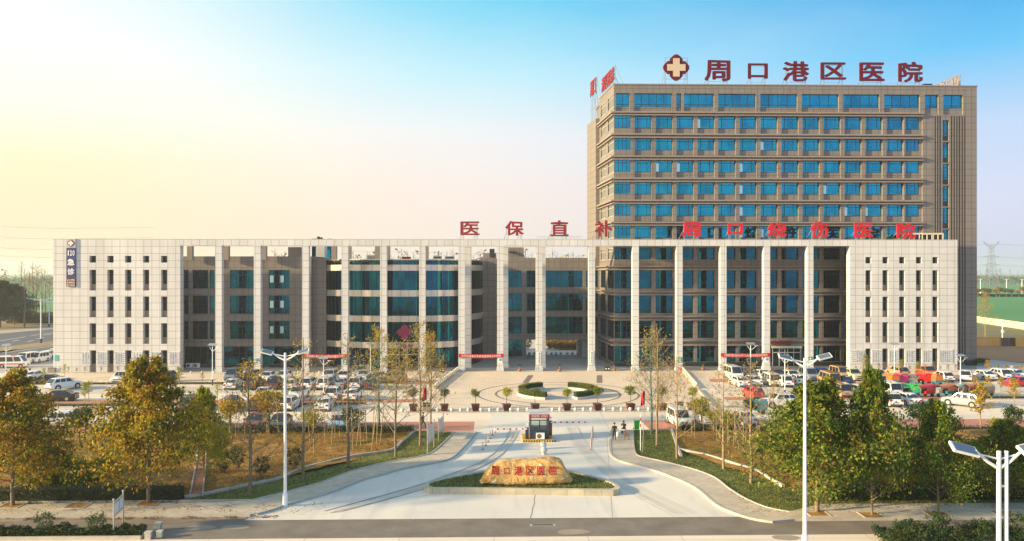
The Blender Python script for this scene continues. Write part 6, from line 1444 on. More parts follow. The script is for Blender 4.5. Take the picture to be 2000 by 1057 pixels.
def lamp_small(px, py, pt, label, base=False):
    x, y = G(px, py); h = ZZ(pt, y, px); t = thing('street_lamp', label, 'street lamp', (x, y, 0), rs.uniform(-.15,.15), 'small solar lamps in the lots'); p = MB(); p.cyl((0,0,0),(0,0,h-.15), .075, .05, 8); p.build('pole', M_white, t)
    b = MB(); b.cyl((0,0,0),(0,0,.9), .11, n=8); b.build('pole_foot', M_navy, t)
    s = MB(); s.box(-.62,.62,-.32,.32,-.03,.03); o = s.build('solar_panel', M_metal, t, (0,0,h)); o.rotation_euler = (R(20),0,0)
    a = MB(); a.tube([(0,0,h-1.0),(.4,0,h-.75),(.85,0,h-.35)],[.035,.03,.025],5); a.tube([(0,0,h-1.0),(-.25,0,h-.7),(-.5,0,h-.3)],[.035,.03,.025],5); a.build('arm', M_white, t)
    l_ = MB(); l_.box(.55,1.05,-.1,.1,h-.38,h-.32); l_.build('lamp_head', M_white, t)
x, y = G(557, 989); solar_lamp(x, y, 11.1, 'tall white twin armed lamp post at the left edge of the entrance drive', 'tall twin armed lamps', arm=.95, r=.125)
D_ = 48.0; solar_lamp(XY(1572, D_), D_, 11.7, 'tall white twin armed lamp post in front of the broad green tree', 'tall twin armed lamps', arm=.85, r=.125)
mb = MB(); 
D_ = 24.6; solar_lamp(XY(1951, D_), D_, 11.35, 'nearest double poled white lamp rising into view at the lower right corner', 'tall twin armed lamps', arm=.75, r=.10, twin=True)
for a in ((415,753,673,'small solar lamp in front of the first free column on the left'),(632,780,699,'small solar lamp under the left red banner'),(265,742,700,'small solar lamp behind the top of the yellowing tree'),(724,742,671,'small solar lamp between the golden trees left of the glass hall'),(1466,752,671,'small solar lamp under the right red banner'),(1533,774,695,'short solar lamp left of the tall right lamp post'),(1747,742,671,'small solar lamp before the right end wall boards'),(1876,774,694,'small solar lamp left of the silver off roader'),(12,745,674,'small solar lamp in front of the ambulance')): lamp_small(*a)
for px, pb, pt, l_ in ((80,670,583,'tall roadside lamp with a blue foot nearest on the left road'),(96,639,587,'second roadside lamp farther along the left road')):
    x, y = G(px, pb); solar_lamp(x, y, ZZ(pt, y, px), l_, 'lamps along the left road', arm=2.2, r=.16, blue=True, rz=R(20))
for px in (1915, 1966, 1996, 2030):
    x, y = G(px, 573); solar_lamp(x, y, ZZ(545, y, px), 'tiny pale lamp on the far road beyond the wheat field', 'lamps on the far road', arm=1.6, r=.3)
x, y = G(1958, 661); t = thing('utility_post', 'white utility post with a box behind the orange wall', 'post', (x, y, 0)); p = MB(); h = ZZ(629, y, 1958); p.cyl((0,0,0),(0,0,h),.14,.1,8); p.build('pole', M_white, t); p = MB(); p.box(-.3,.3,-.25,.1,h*.35,h*.5); p.build('meter_box', M_white, t); p = MB(); p.cyl((0,0,h-.1),(1.1,0,h+.1),.06,n=6); p.build('arm', M_white, t)
# pylon
x, y = G(1936, 579); h = ZZ(471, y, 1936); t = thing('power_pylon', 'grey lattice power pylon fading in the haze right of the tower', 'pylon', (x, y, 0)); p = MB()
wd = lambda z: 3.6*(1-z/h)**1.4+.7; ns = 14
for i in range(ns):
    z0, z1 = h*.93*i/ns, h*.93*(i+1)/ns; a, b = wd(z0), wd(z1)
    for sx, sy in ((-1,-1),(1,-1),(1,1),(-1,1)): p.cyl((sx*a,sy*a,z0),(sx*b,sy*b,z1),.13,n=4,cap=False)
    for s in (-1, 1):
        p.cyl((-a,s*a,z0),(b,s*b,z1),.09,n=3,cap=False); p.cyl((a,s*a,z0),(-b,s*b,z1),.09,n=3,cap=False); p.cyl((s*a,-a,z0),(s*b,b,z1),.09,n=3,cap=False); p.cyl((-b,s*b,z1),(b,s*b,z1),.08,n=3,cap=False)
p.build('tower_frame', M_metal, t); p = MB()
for z_, l_ in ((h*.72, 5.5), (h*.57, 6)):
    for s in (-1, 1): p.cyl((0,0,z_+.8),(s*l_,0,z_),.12,n=4); p.cyl((0,0,z_-.6),(s*l_,0,z_),.1,n=4)
for s in (-1, 1): p.cyl((0,0,h*.86),(s*5.5,0,h),.2,n=4); p.cyl((0,0,h*.80),(s*5.5,0,h),.1,n=4)
p.build('crossarm', M_metal, t)
m = MB()
for z_, xo in ((h*.95,-5.3),(h*.95,5.3),(h*.72,-5.5),(h*.72,5.5),(h*.57,-6),(h*.57,6)):
    pts = [Vector((x-430, y-30, z_-6)), Vector((x-200, y, z_-9)), Vector((x+xo, y, z_)), Vector((x+110, y-20, z_-7)), Vector((x+300, y-40, z_-9))]; m.tube([tuple(q) for q in smooth3(pts)] if 0 else [tuple(q) for q in pts], [.05]*5, 3)
tag(m.build('power_lines', M_metal), 'thin power lines strung from the hazy pylon', 'power lines')
m = MB()
for z_, dz in ((35,-8),(31,-8),(27,-8),(24,-7)):
    pts = [(XY(-60,300),300,z_),(XY(20,300),300,z_-1.5),(XY(110,300),300,z_-2.0),(XY(300,320),320,z_-.5)]; m.tube(pts, [.05]*4, 3)
tag(m.build('power_lines', M_metal), 'thin power lines crossing the sky left of the building', 'power lines')
# orange boundary wall and the long cream wall
M_owall = mat('orange lit wall', (.95,.50,.14), .8, var=.12, vscale=.4)
def boundary(px0, px1, py, hgt, m, label, name='boundary_wall'):
    a, b = G(px0, py), G(px1, py); L_ = b[0]-a[0]; t = thing(name, label, 'wall', (a[0], a[1], 0)); w_ = MB(); w_.box(0, L_, 0, .3, 0, hgt); w_.build('wall', m, t); c = MB(); c.box(-.05, L_+.05, -.06, .36, hgt, hgt+.15); c.build('coping', m, t)
    k = max(2, int(L_/5)+1)
    for i in range(k): p = MB(); p.box(i*L_/(k-1)-.2, i*L_/(k-1)+.2, -.1, -.003, 0, hgt-.01); p.build('pier', m, t)
boundary(1880,1955,676,1.95,M_owall,'orange lit boundary wall section directly right of the tower'); boundary(1985,2060,677,1.95,M_owall,'orange lit boundary wall section at the right edge')
t = thing('boundary_gate', 'brown gate leaf between the two orange wall sections', 'gate', (*G(1955,676), 0)); m = MB(); a, b = G(1955,676), G(1985,676); m.box(0,b[0]-a[0],0,.15,0,1.9); m.build('gate_leaf', mat('brown boards', (.20,.12,.08), .8, var=.2), t); m = MB(); [m.box(q, q+.15, -.06, -.002, 0, 1.95) for q in (0, (b[0]-a[0])/2, b[0]-a[0]-.15)]; m.build('gate_frame', M_ledge, t)
a, b = Vector(G(1890,627)), Vector(G(2120,662)); t = thing('field_wall', 'long cream wall running along the wheat field edge', 'wall', (a.x, a.y, 0)); m = MB(); d = b-a; n = Vector((-d.y, d.x)).normalized()*.3
m.prism([(0,0),(d.x,d.y),(d.x+n.x,d.y+n.y),(n.x,n.y)], 0, 2.0); m.build('wall', mat('cream wall', (.80,.66,.42), .8, var=.1, vscale=.2), t)
for px, py in ((93,728),(1979,724)):
    a = G(px, py); t = thing('brick_planter', 'small brown battlemented planter at the ' + ('left corner of the cream end wall' if px < 1000 else 'right service path'), 'planter', (a[0], a[1], 0)); m = MB(); m.box(0,1.2,0,.9,0,.62); m.build('box', M_brownplain, t); m = MB(); [m.box(q,q+.2,0,.9,.62,.82) for q in (0,.33,.66,1.0)]; m.build('battlement', M_brownplain, t)
t = thing('dark_shrub_row', 'dark trimmed shrub at the right foot of the tower', 'hedge', (*G(1918,715), 0)); m = MB(); rnd = random.Random(3)
for _ in range(1800): m.leaf((rnd.uniform(-1,1.6), rnd.uniform(0,2), 1.15*rnd.random()**.5*(1.1 if rnd.random()<.5 else .9)), .08, rnd=rnd)
m.build('foliage', LF_dark, t)
# bollards along the plaza
def bollard(x, y, label, group, r=.24, name='stone_bollard', z=0):
    t = thing(name, label, 'bollard', (x, y, z), 0, group); b = BOL
    ob('base', b[0], t, scale=(r/.24,)*3); ob('ball', b[1], t, scale=(r/.24,)*3)
m_ = MB().lathe([(.15,0),(.15,.07),(.10,.10)], n=12); q_ = MB().ball((0,0,.30), .23, 12, 8); M_ball = mat('pale granite', (.56,.55,.52), .6, var=.15, vscale=6)
BOL = (m_.data('base', M_ball), q_.data('ball', M_ball, True))
yB_ = 95.9
for px in [786,855,882.5,900,915,940,957,973.5,998,1013,1030.5,1079.5,1094,1124,1140,1155,1181,1198.5,1214,1231,1248,1267,1306,1342,1375]: bollard(XY(px, yB_), yB_, 'round pale stone bollard in the line along the front edge of the plaza', 'stone bollards along the plaza front')
strip_along('kerb', [(XY(778,95.6),95.6),(XY(1400,95.6),95.6)], .18, -.02, .07, M_kerb)
def wallline(p0, p1, n, label, group):
    a, b = Vector(G(*p0)), Vector(G(*p1)); strip_along('kerb', [tuple(a), tuple(b)], .35, -.02, .35, M_kerb)
    for i in range(n): q = a+(b-a)*(i+.5)/n; bollard(q.x, q.y, label, group, .21, z=.35)
wallline((898,723),(850,760),15,'round stone ball on the low kerb slanting along the left side of the plaza','stone balls left of the plaza'); wallline((1334,726),(1362,759),13,'round stone ball on the low kerb slanting along the right side of the plaza','stone balls right of the plaza')
a, b = Vector(G(1364,762)), Vector(G(1400,802)); strip_along('kerb', [tuple(a), tuple(b)], .3, -.02, .25, M_kerb)
for px, py, l_ in ((1061,877,'stone ball bollard directly in front of the gate booth'),(1062.5,888,'stone ball bollard nearest the boulder top')): x, y = G(px, py); bollard(x, y, l_, 'two stone balls before the booth', .34)
for px in (1034,1044,1056,1066,1077,1086,1095,1108,1118,1128): 
    x, y = G(px, 694); bollard(x, y, 'dark bollard in the row behind the passage under the bridge', 'bollards behind the passage', .3)
for px in (373,395,418,445,478,499,528,560,583,624,646,686): 
    x, y = G(px, 730); bollard(x, y, 'small stone bollard before the recessed left facade', 'small bollards before the left facade', .2)
# potted trees on the plaza edge
potm = MB(); potm.v = [(-.34,-.34,0),(.34,-.34,0),(.34,.34,0),(-.34,.34,0),(-.46,-.46,.72),(.46,-.46,.72),(.46,.46,.72),(-.46,.46,.72)]; potm.f = [(0,3,2,1),(4,5,6,7),(0,1,5,4),(1,2,6,5),(2,3,7,6),(3,0,4,7)]; potm.m = [0]*6; potm.box(-.5,.5,-.5,.5,.70,.80)
PM = potm.data('pot', mat('dark red planter', (.09,.02,.015), .5, var=.1))
for i, (px, lf, l_) in enumerate(((807,LF_dark,'potted tree in a red tub behind the trees left of the plaza'),(868,LF_dark,'second potted tree from the left with a round dark crown'),(928.5,LF_green,'third potted tree from the left with a pointed crown'),(989.5,LF_lime,'potted tree with a flat light crown left of the booth'),(1045,LF_green,'potted tree directly behind the gate booth'),(1107,LF_lime,'potted tree with a light open crown right of the booth'),(1167,LF_green,'potted tree right of the curved planters with a wide crown'),(1231.5,LF_green,'potted tree left of the right flag'),(1293,LF_dark,'potted tree right of the golden trees'),(1352.5,LF_lime,'last potted tree at the right end of the row'))):
    x, y = XY(px, 96.9), 96.9; t = thing('potted_tree', l_, 'potted tree', (x, y, 0), rs.uniform(0,.2), 'potted trees along the plaza front'); ob('pot', PM, t)
    tm, lm = PRO[f'round{i%2}']; s = 2.1+rs.uniform(-.15,.25); tr = ob('trunk', tm, t, (0,0,.7), rs.uniform(0,6), (s*1.05,s*1.05,s))
    k = (f'round{i%2}', lf.name); 
    if k not in _cd: _cd[k] = lm.data('crown', lf)
    ob('crown', _cd[k], t, (0,0,.7), rs.uniform(0,6), (s*1.05*rs.uniform(.9,1.15),s*1.05,s))
for px, py, l_ in ((834,807,'small brown litter cabinet at the left end of the bollard line'),(1326,804,'small brown litter cabinet at the right end of the bollard line')):
    x, y = XY(px, 96.6), 96.6; t = thing('litter_cabinet', l_, 'litter bin', (x, y, 0)); m = MB(); m.box(-.5,.5,-.25,.25,.1,.95); m.build('body', mat('olive brown metal', (.26,.20,.12), .5), t); m = MB(); m.box(-.55,.55,-.3,.3,.95,1.02); m.build('lid', M_trim, t); m = MB(); [m.box(a_,a_+.3,-.262,-.252,.6,.8) for a_ in (-.4,.1)]; m.build('slot', M_black, t)
# palms in pots
def palm(px, py, label, s=1.0):
    x, y = G(px, py); t = thing('potted_palm', label, 'potted palm', (x, y, 0), 0, 'potted palms under the colonnade'); t.scale = (s,s,s); m = MB().lathe([(.20,0),(.36,.28),(.33,.42),(.30,.42)], n=12); m.build('pot', mat('terracotta', (.28,.12,.05), .6), t)
    m = MB(); m.tube([(0,0,.3),(.02,0,.7),(0,0,1.05)], [.10,.08,.07], 7); m.build('trunk', M_trunk, t); f = MB(); rnd = random.Random(int(px))
    for k in range(16):
        a = k*2.4; el = rnd.uniform(.2,1.0); p = Vector((0,0,1.02)); d = Vector((math.cos(a)*math.cos(el), math.sin(a)*math.cos(el), math.sin(el))); pr = None
        sd_ = Vector((-math.sin(a), math.cos(a), 0))
        for j in range(5):
            q = p+d*.17; w0, w1 = .09*(1-j/5.2), .09*(1-(j+1)/5.2); f.face([tuple(p-sd_*w0),tuple(q-sd_*w1),tuple(q+sd_*w1),tuple(p+sd_*w0)]); p = q; d = (d+Vector((0,0,-.28))).normalized()
    f.build('fronds', LF_dark, t)
for a in ((1015,726,'potted palm left of the narrow plaqued column in the middle'),(1093,726,'potted palm between the two plaqued columns'),(1200,725,'potted palm at the corner of the ward tower'),(1373,723,'potted palm behind the bare trees on the right'),(1453,723,'potted palm under the right banner'),(1539,723,'potted palm beside the ward tower door'),(1601,722,'small potted palm right of the last free column',),(1643,721,'small potted palm next to the right end wall')): palm(*a, s=1.0 if a[0] < 1590 else .75)
# paired litter bins
for px, py, l_ in ((467,722,'black paired litter bin left of the second free column'),(863,728,'black paired litter bin left of the plaza balls'),(1186,725,'black paired litter bin near the corner of the ward tower'),(1477,721,'black paired litter bin under the right banner')):
    x, y = G(px, py); t = thing('litter_bin', l_, 'litter bin', (x, y, 0), 0, 'black paired litter bins'); m = MB(); m.box(-.42,-.03,-.2,.2,.1,.72); m.box(.03,.42,-.2,.2,.1,.72); m.build('bucket', M_black, t); m = MB(); m.box(-.46,.46,-.24,.24,.78,.84); [m.box(q-.02,q+.02,-.02,.02,0,.78) for q in (-.45,0,.45)]; m.build('frame', M_trim, t)
    for q in (-.22,.22): m = MB(); m.cyl((q,-.2,.42),(q,-.212,.42),.12,n=12); m.build('round_label', M_white, t)
t = thing('hydrant', 'small red hydrant at the foot of the column right of the plaza', 'hydrant', (*G(1330,727), 0)); m = MB(); m.cyl((0,0,0),(0,0,.6),.12,n=10); m.ball((0,0,.62),.13); m.cyl((-.2,0,.42),(.2,0,.42),.06,n=8); m.build('body', PC['red'], t); m = MB(); m.cyl((0,0,0),(0,0,.05),.18,n=10); m.build('flange', PC['red'], t)
def ac(x, y, z, label, parent=None, s=1.0, group=None):
    t = thing('air_conditioner', label, 'air conditioner', (x, y, z), 0, group); m = MB(); m.box(-.42*s,.42*s,-.16,.16,.06,.66*s); m.build('casing', M_white, t); m = MB(); m.cyl((-.12*s,-.16,.36*s),(-.12*s,-.175,.36*s),.23*s,n=18); m.build('fan_grille', mat('fan brown', (.20,.12,.06), .5), t); m = MB(); [m.box(q,q+.08,-.14,.14,0,.06) for q in (-.35*s,.27*s)]; m.build('foot', M_trim, t)
ac(*G(370,719), 0, 'left air conditioner under the first shop window of the recessed facade', s=1.3, group='air conditioners below the recessed facade'); ac(*G(384,719), 0, 'right air conditioner under the first shop window of the recessed facade', s=1.3, group='air conditioners below the recessed facade')
# gate booth
YBO = 79.4; bx0, bx1 = XY(1035.3, YBO), XY(1072.7, YBO); bxc = (bx0+bx1)/2; BW = (bx1-bx0)/2; BD = 2.4
t = thing('gate_booth', 'dark blue gate booth with a red sign board on a striped yellow island', 'booth', (bxc, YBO, 0)); bz = .22
m = MB(); m.box(-BW-.75, BW+.35, -.55, BD+.4, 0, bz-.02, 0); 
o = m.build('island', [mat('kerb yellow', (.62,.38,.03), .6, var=.12, vscale=3)], t)
m = MB()
for i in range(13): m.box(-BW-.7+i*.26, -BW-.58+i*.26, -.555, -.552, .0, bz-.03)
m.build('stripe', M_black, t)
navy = mat('booth blue steel', (.018,.035,.075), .4); m = MB(); h0, h1, h2 = bz, 1.12, 2.35
m.box(-BW, BW, 0, BD, h0, h1); [m.box(sx-.06, sx+.06, sy-.06, sy+.06, h1, h2) for sx in (-BW+.06, BW-.06) for sy in (.06, BD-.06)]; m.box(-BW+.12, BW-.12, .02, .08, 2.02, 2.10); m.box(-.05, .05, .02, .08, h1, 2.02)
for k in range(5): m.box(-BW+.05, BW-.05, -.015, -.002, .32+k*.15, .35+k*.15)
m.build('walls', navy, t); bgm = mat('booth glass', (.85,.90,.85), .02, spec=.6); bgm.node_tree.nodes['Principled BSDF'].inputs['Transmission Weight'].default_value = .97; bgm.node_tree.nodes['Principled BSDF'].inputs['IOR'].default_value = 1.05
m = MB(); m.box(-BW+.12, BW-.12, .04, .055, h1, h2); m.build('front_window', bgm, t); m = MB(); m.box(BW-.05, BW-.035, .12, BD-.12, h1, h2); m.build('side_window', bgm, t); m = MB(); m.box(-BW+.035, -BW+.05, .12, BD-.12, h1, h2); m.build('side_window', bgm, t); m = MB(); m.box(-BW+.12, BW-.12, BD-.06, BD-.045, h1, h2); m.build('rear_window', bgm, t)
m = MB(); m.box(-BW-.06, BW+.06, -.14, BD+.1, h2+.34, h2+.42); m.box(-BW, BW, 0.02, BD, h2, h2+.34, 1); m.build('roof', [mat('booth roof', (.62,.58,.54), .6, var=.06), navy], t)
m = MB(); m.box(-BW-.04, BW+.04, -.13, -.03, h2-.02, h2+.34); sb = m.build('sign_board', M_redb, t)
m = MB(); s_ = '周口港区医院 收费停车场'; n = len(s_); p_ = (2*BW-.3)/n
for i, c in enumerate(s_): put_glyph(m, c, -BW+.15+i*p_+.01, -BW+.15+(i+1)*p_-.01, h2+.07, h2+.26, -.14, 0, .02) if c != ' ' else None
m.build('lettering', M_whitetxt, sb)
m = MB(); m.box(-.7,.7,.5,1.0,.75,.8); m.box(-.6,-.5,.6,.7,bz,.75); m.box(.5,.6,.6,.7,bz,.75); m.box(-.55,-.15,.6,.95,.8,1.25,1); m.build('desk', [M_trunk, M_black], t)
ac(bxc+.05, YBO-.22, bz-.02, 'white air conditioner unit at the front foot of the gate booth')
def barrier(sx, y, L_, label, colr, hb=1.05):
    x = bxc+sx; t = thing('barrier_gate', label, 'barrier', (x, y, bz-.02)); m = MB(); m.box(-.17,.17,-.15,.15,0,hb); m.build('cabinet', colr, t); m = MB(); d = -1 if L_ < 0 else 1; m.box(min(0,L_), max(0,L_), -.20,-.16,hb-.18,hb-.06); a = m.build('arm', M_white, t)
    m = MB(); k = int(abs(L_)/.62)
    for i in range(k): x0 = d*(i*.62+.35); m.box(min(x0,x0+d*.2), max(x0,x0+d*.2), -.205,-.155,hb-.185,hb-.055)
    m.build('arm_stripe', PC['red'], a); m = MB(); m.cyl((0,.0,hb),(0,0,hb+.25),.03,n=6); m.box(-.12,.12,-.1,.1,hb+.25,hb+.42); m.build('camera', M_white, t)
barrier(-BW-.30, YBO+.1, XY(957,YBO)-(bxc-BW-.30), 'barrier with its red and white arm lowered to the left of the booth', navy, 1.15)
barrier(BW+.25, YBO+1.95, XY(1157,YBO+1.9)-(bxc+BW+.25), 'barrier with its red and white arm lowered to the right of the booth', PC['maroon'], 1.45)
def delineator(px, py, label, group):
    x, y = G(px, py); t = thing('lane_post', label, 'post', (x, y, 0), 0, group); m = MB(); m.cyl((0,0,0),(0,0,.72),.045,n=8); m.build('post', PC['orange'], t); m = MB(); [m.cyl((0,0,z_),(0,0,z_+.08),.05,n=8) for z_ in (.22,.40,.58)]; m.build('reflector', M_white, t); m = MB(); m.cyl((0,0,0),(0,0,.03),.12,n=10); m.build('foot', M_black, t)
for px, py in ((967,845),(962,850.5),(958,857),(953.4,863.5),(949,870.5),(943,878)): delineator(px, py, 'striped lane post in the slanting row left of the booth', 'lane posts left of the booth')
for i in range(9): delineator(1158-.56*i, 846+4.1*i, 'orange lane post in the close row right of the booth', 'lane posts right of the booth')
# flags
def flag(px, py, pt, f0, f1, label, leanx=0):
    x, y = G(px, py); h = ZZ(pt, y, px); t = thing('red_flag', label, 'flag', (x, y, .1), 0, 'red flags on poles'); m = MB(); m.cyl((0,0,0),(leanx,0,h),.035,.02,6); m.build('pole', M_metal, t)
    m = MB(); z1, z0 = ZZ(f0, y, px), ZZ(f1, y, px); n = 8
    for i in range(n):
        a, b = i/n, (i+1)/n; X = lambda u: leanx*.95-.02-.42*u*(.6+.4*math.sin(u*3)); Yf = lambda u, v: .12*math.sin(u*9+v*2)
        for j in range(5):
            c, d = j/5, (j+1)/5; zt = lambda u, v: z1-(z1-z0)*v-.35*u*(1-v*.2)
            m.face([(X(a)*1.0-.15*c*a,Yf(a,c),zt(a,c)),(X(b)-.15*c*b,Yf(b,c),zt(b,c)),(X(b)-.15*d*b,Yf(b,d),zt(b,d)),(X(a)-.15*d*a,Yf(a,d),zt(a,d))])
    m.build('cloth', M_redb, t)
flag(835, 885, 752, 757, 783, 'red flag on a thin pole beside the notice boards', leanx=-.1); flag(1255, 886, 760, 764, 792, 'red flag on a thin pole over the dark right lawn', leanx=.25)
t = thing('striped_pole', 'short red and white pole beside the right flag', 'pole', (*G(1251,882), .1)); m = MB(); m.cyl((0,0,0),(0,0,3.4),.04,n=6); m.build('pole', M_white, t); m = MB(); [m.cyl((0,0,z_),(0,0,z_+.3),.045,n=6) for z_ in (2.2,2.8)]; m.build('band', PC['red'], t)
# notice boards
def board(pa, ha, pb, hb, label, zb=.5, panelm=None):
    a, b = G(*pa), G(*pb); za, zb_ = ZZ(ha, a[1], pa[0]), ZZ(hb, b[1], pb[0]); h = (za+zb_)/2; t = thing('notice_board', label, 'notice board', (a[0], a[1], .05)); d = Vector((b[0]-a[0], b[1]-a[1])); L_ = d.length; t.rotation_euler = (0,0,math.atan2(d.y, d.x))
    for q in (0, L_): m = MB(); m.cyl((q,0,-.05),(q,0,h+.15),.05,n=8); m.ball((q,0,h+.2),.08,8,5); m.build('post', M_metal, t)
    m = MB(); m.box(.06, L_-.06, -.05, .05, h-.08, h); m.box(.06, L_-.06, -.05, .05, zb*h, zb*h+.08); m.box(L_*.5-.03,L_*.5+.03,-.05,.05,zb*h+.08,h-.08); m.build('frame', M_metal, t)
    m = MB(); m.box(.07, L_-.07, -.02, .02, zb*h+.08, h-.08); m.build('panel', panelm or mat('pale notice panel', (.62,.60,.52), .4, var=.1, vscale=2), t)
board((835,890), 836, (847.5,876), 826, 'nearer of two metal notice boards on the left lawn', .38); board((856.5,863), 821, (865.8,852), 814, 'farther of two metal notice boards on the left lawn', .38)
board((222,1050), 980, (240.5,1030), 970, 'small white sign between two posts in the left median', .58, M_white)
# roadside stones
for px, py, r, l_ in ((309,1036,.28,'grey capped stone post at the end of the left median'),(290,1053,.26,'grey stone lying at the end of the left median'),(312,1050,.24,'yellow painted stone near the left median end')):
    x, y = G(px, py); t = thing('kerb_stone', l_, 'stone', (x, y, 0)); m = MB(); m.box(-r*.7,r*.7,-r*.6,r*.6,0,r*1.6); m.build('block', PC['cream'] if 'yellow' in l_ else M_kerb, t); m = MB(); m.box(-r*.8,r*.8,-r*.7,r*.7,r*1.6,r*1.9); m.build('cap', M_kerb, t)
# tree pits along the pavements
for px, py in ((25,990),(152,991),(290,987),(1596,1006),(1703,1010),(1832,1008),(1965,1008)):
    x, y = G(px, py); m = MB(); s = .75; [m.box(*q, SW-.05, SW+.035) for q in ((x-s,x+s,y-s,y-s+.1),(x-s,x+s,y+s-.1,y+s),(x-s,x-s+.1,y-s+.1,y+s-.1),(x+s-.1,x+s,y-s+.1,y+s-.1))]; m.box(x-s+.1,x+s-.1,y-s+.1,y+s-.1,SW-.04,SW+.012,1); tag(m.build('tree_pit', [M_kerb, M_bed]), kind='structure')
# table and chair
t = thing('folding_table', 'small white clothed table on the right pavement by the lane posts', 'table', (*G(1212,856), SW), R(5)); m = MB(); m.box(-.5,.5,-.3,.3,.70,.74); m.build('table_top', M_white, t)
for sx in (-.45,.45):
    for sy in (-.25,.25): m = MB(); m.cyl((sx,sy,0),(sx*.9,sy,.7),.018,n=6); m.build('leg', M_metal, t)
m = MB(); m.box(-.52,-.1,-.33,-.30,.15,.745); m.build('cloth', M_white, t)
t = thing('wooden_chair', 'empty brown wooden chair right of the small table', 'chair', (*G(1224,861), SW), R(160)); wood = mat('brown wood', (.20,.09,.04), .6); m = MB(); m.box(-.21,.21,-.21,.21,.42,.46); m.build('seat', wood, t); m = MB(); [m.box(-.2,.2,.17,.2,z_,z_+.06) for z_ in (.6,.75,.9)]; m.build('backrest', wood, t)
for sx in (-.19,.19):
    for sy, hh in ((-.19,.42),(.185,.97)): m = MB(); m.box(sx-.02,sx+.02,sy-.02,sy+.02,0,hh); m.build('leg', wood, t)
t = thing('white_sack', 'bulging white sack left of the small table', 'sack', (*G(1206,857), SW)); m = MB(); m.ball((0,0,.36),.26,10,8,sz=1.35); m.build('sack', M_white, t, smooth=True); m = MB(); m.lathe([(.05,.68),(.10,.78),(.07,.80)], n=8); m.build('tied_neck', M_white, t)
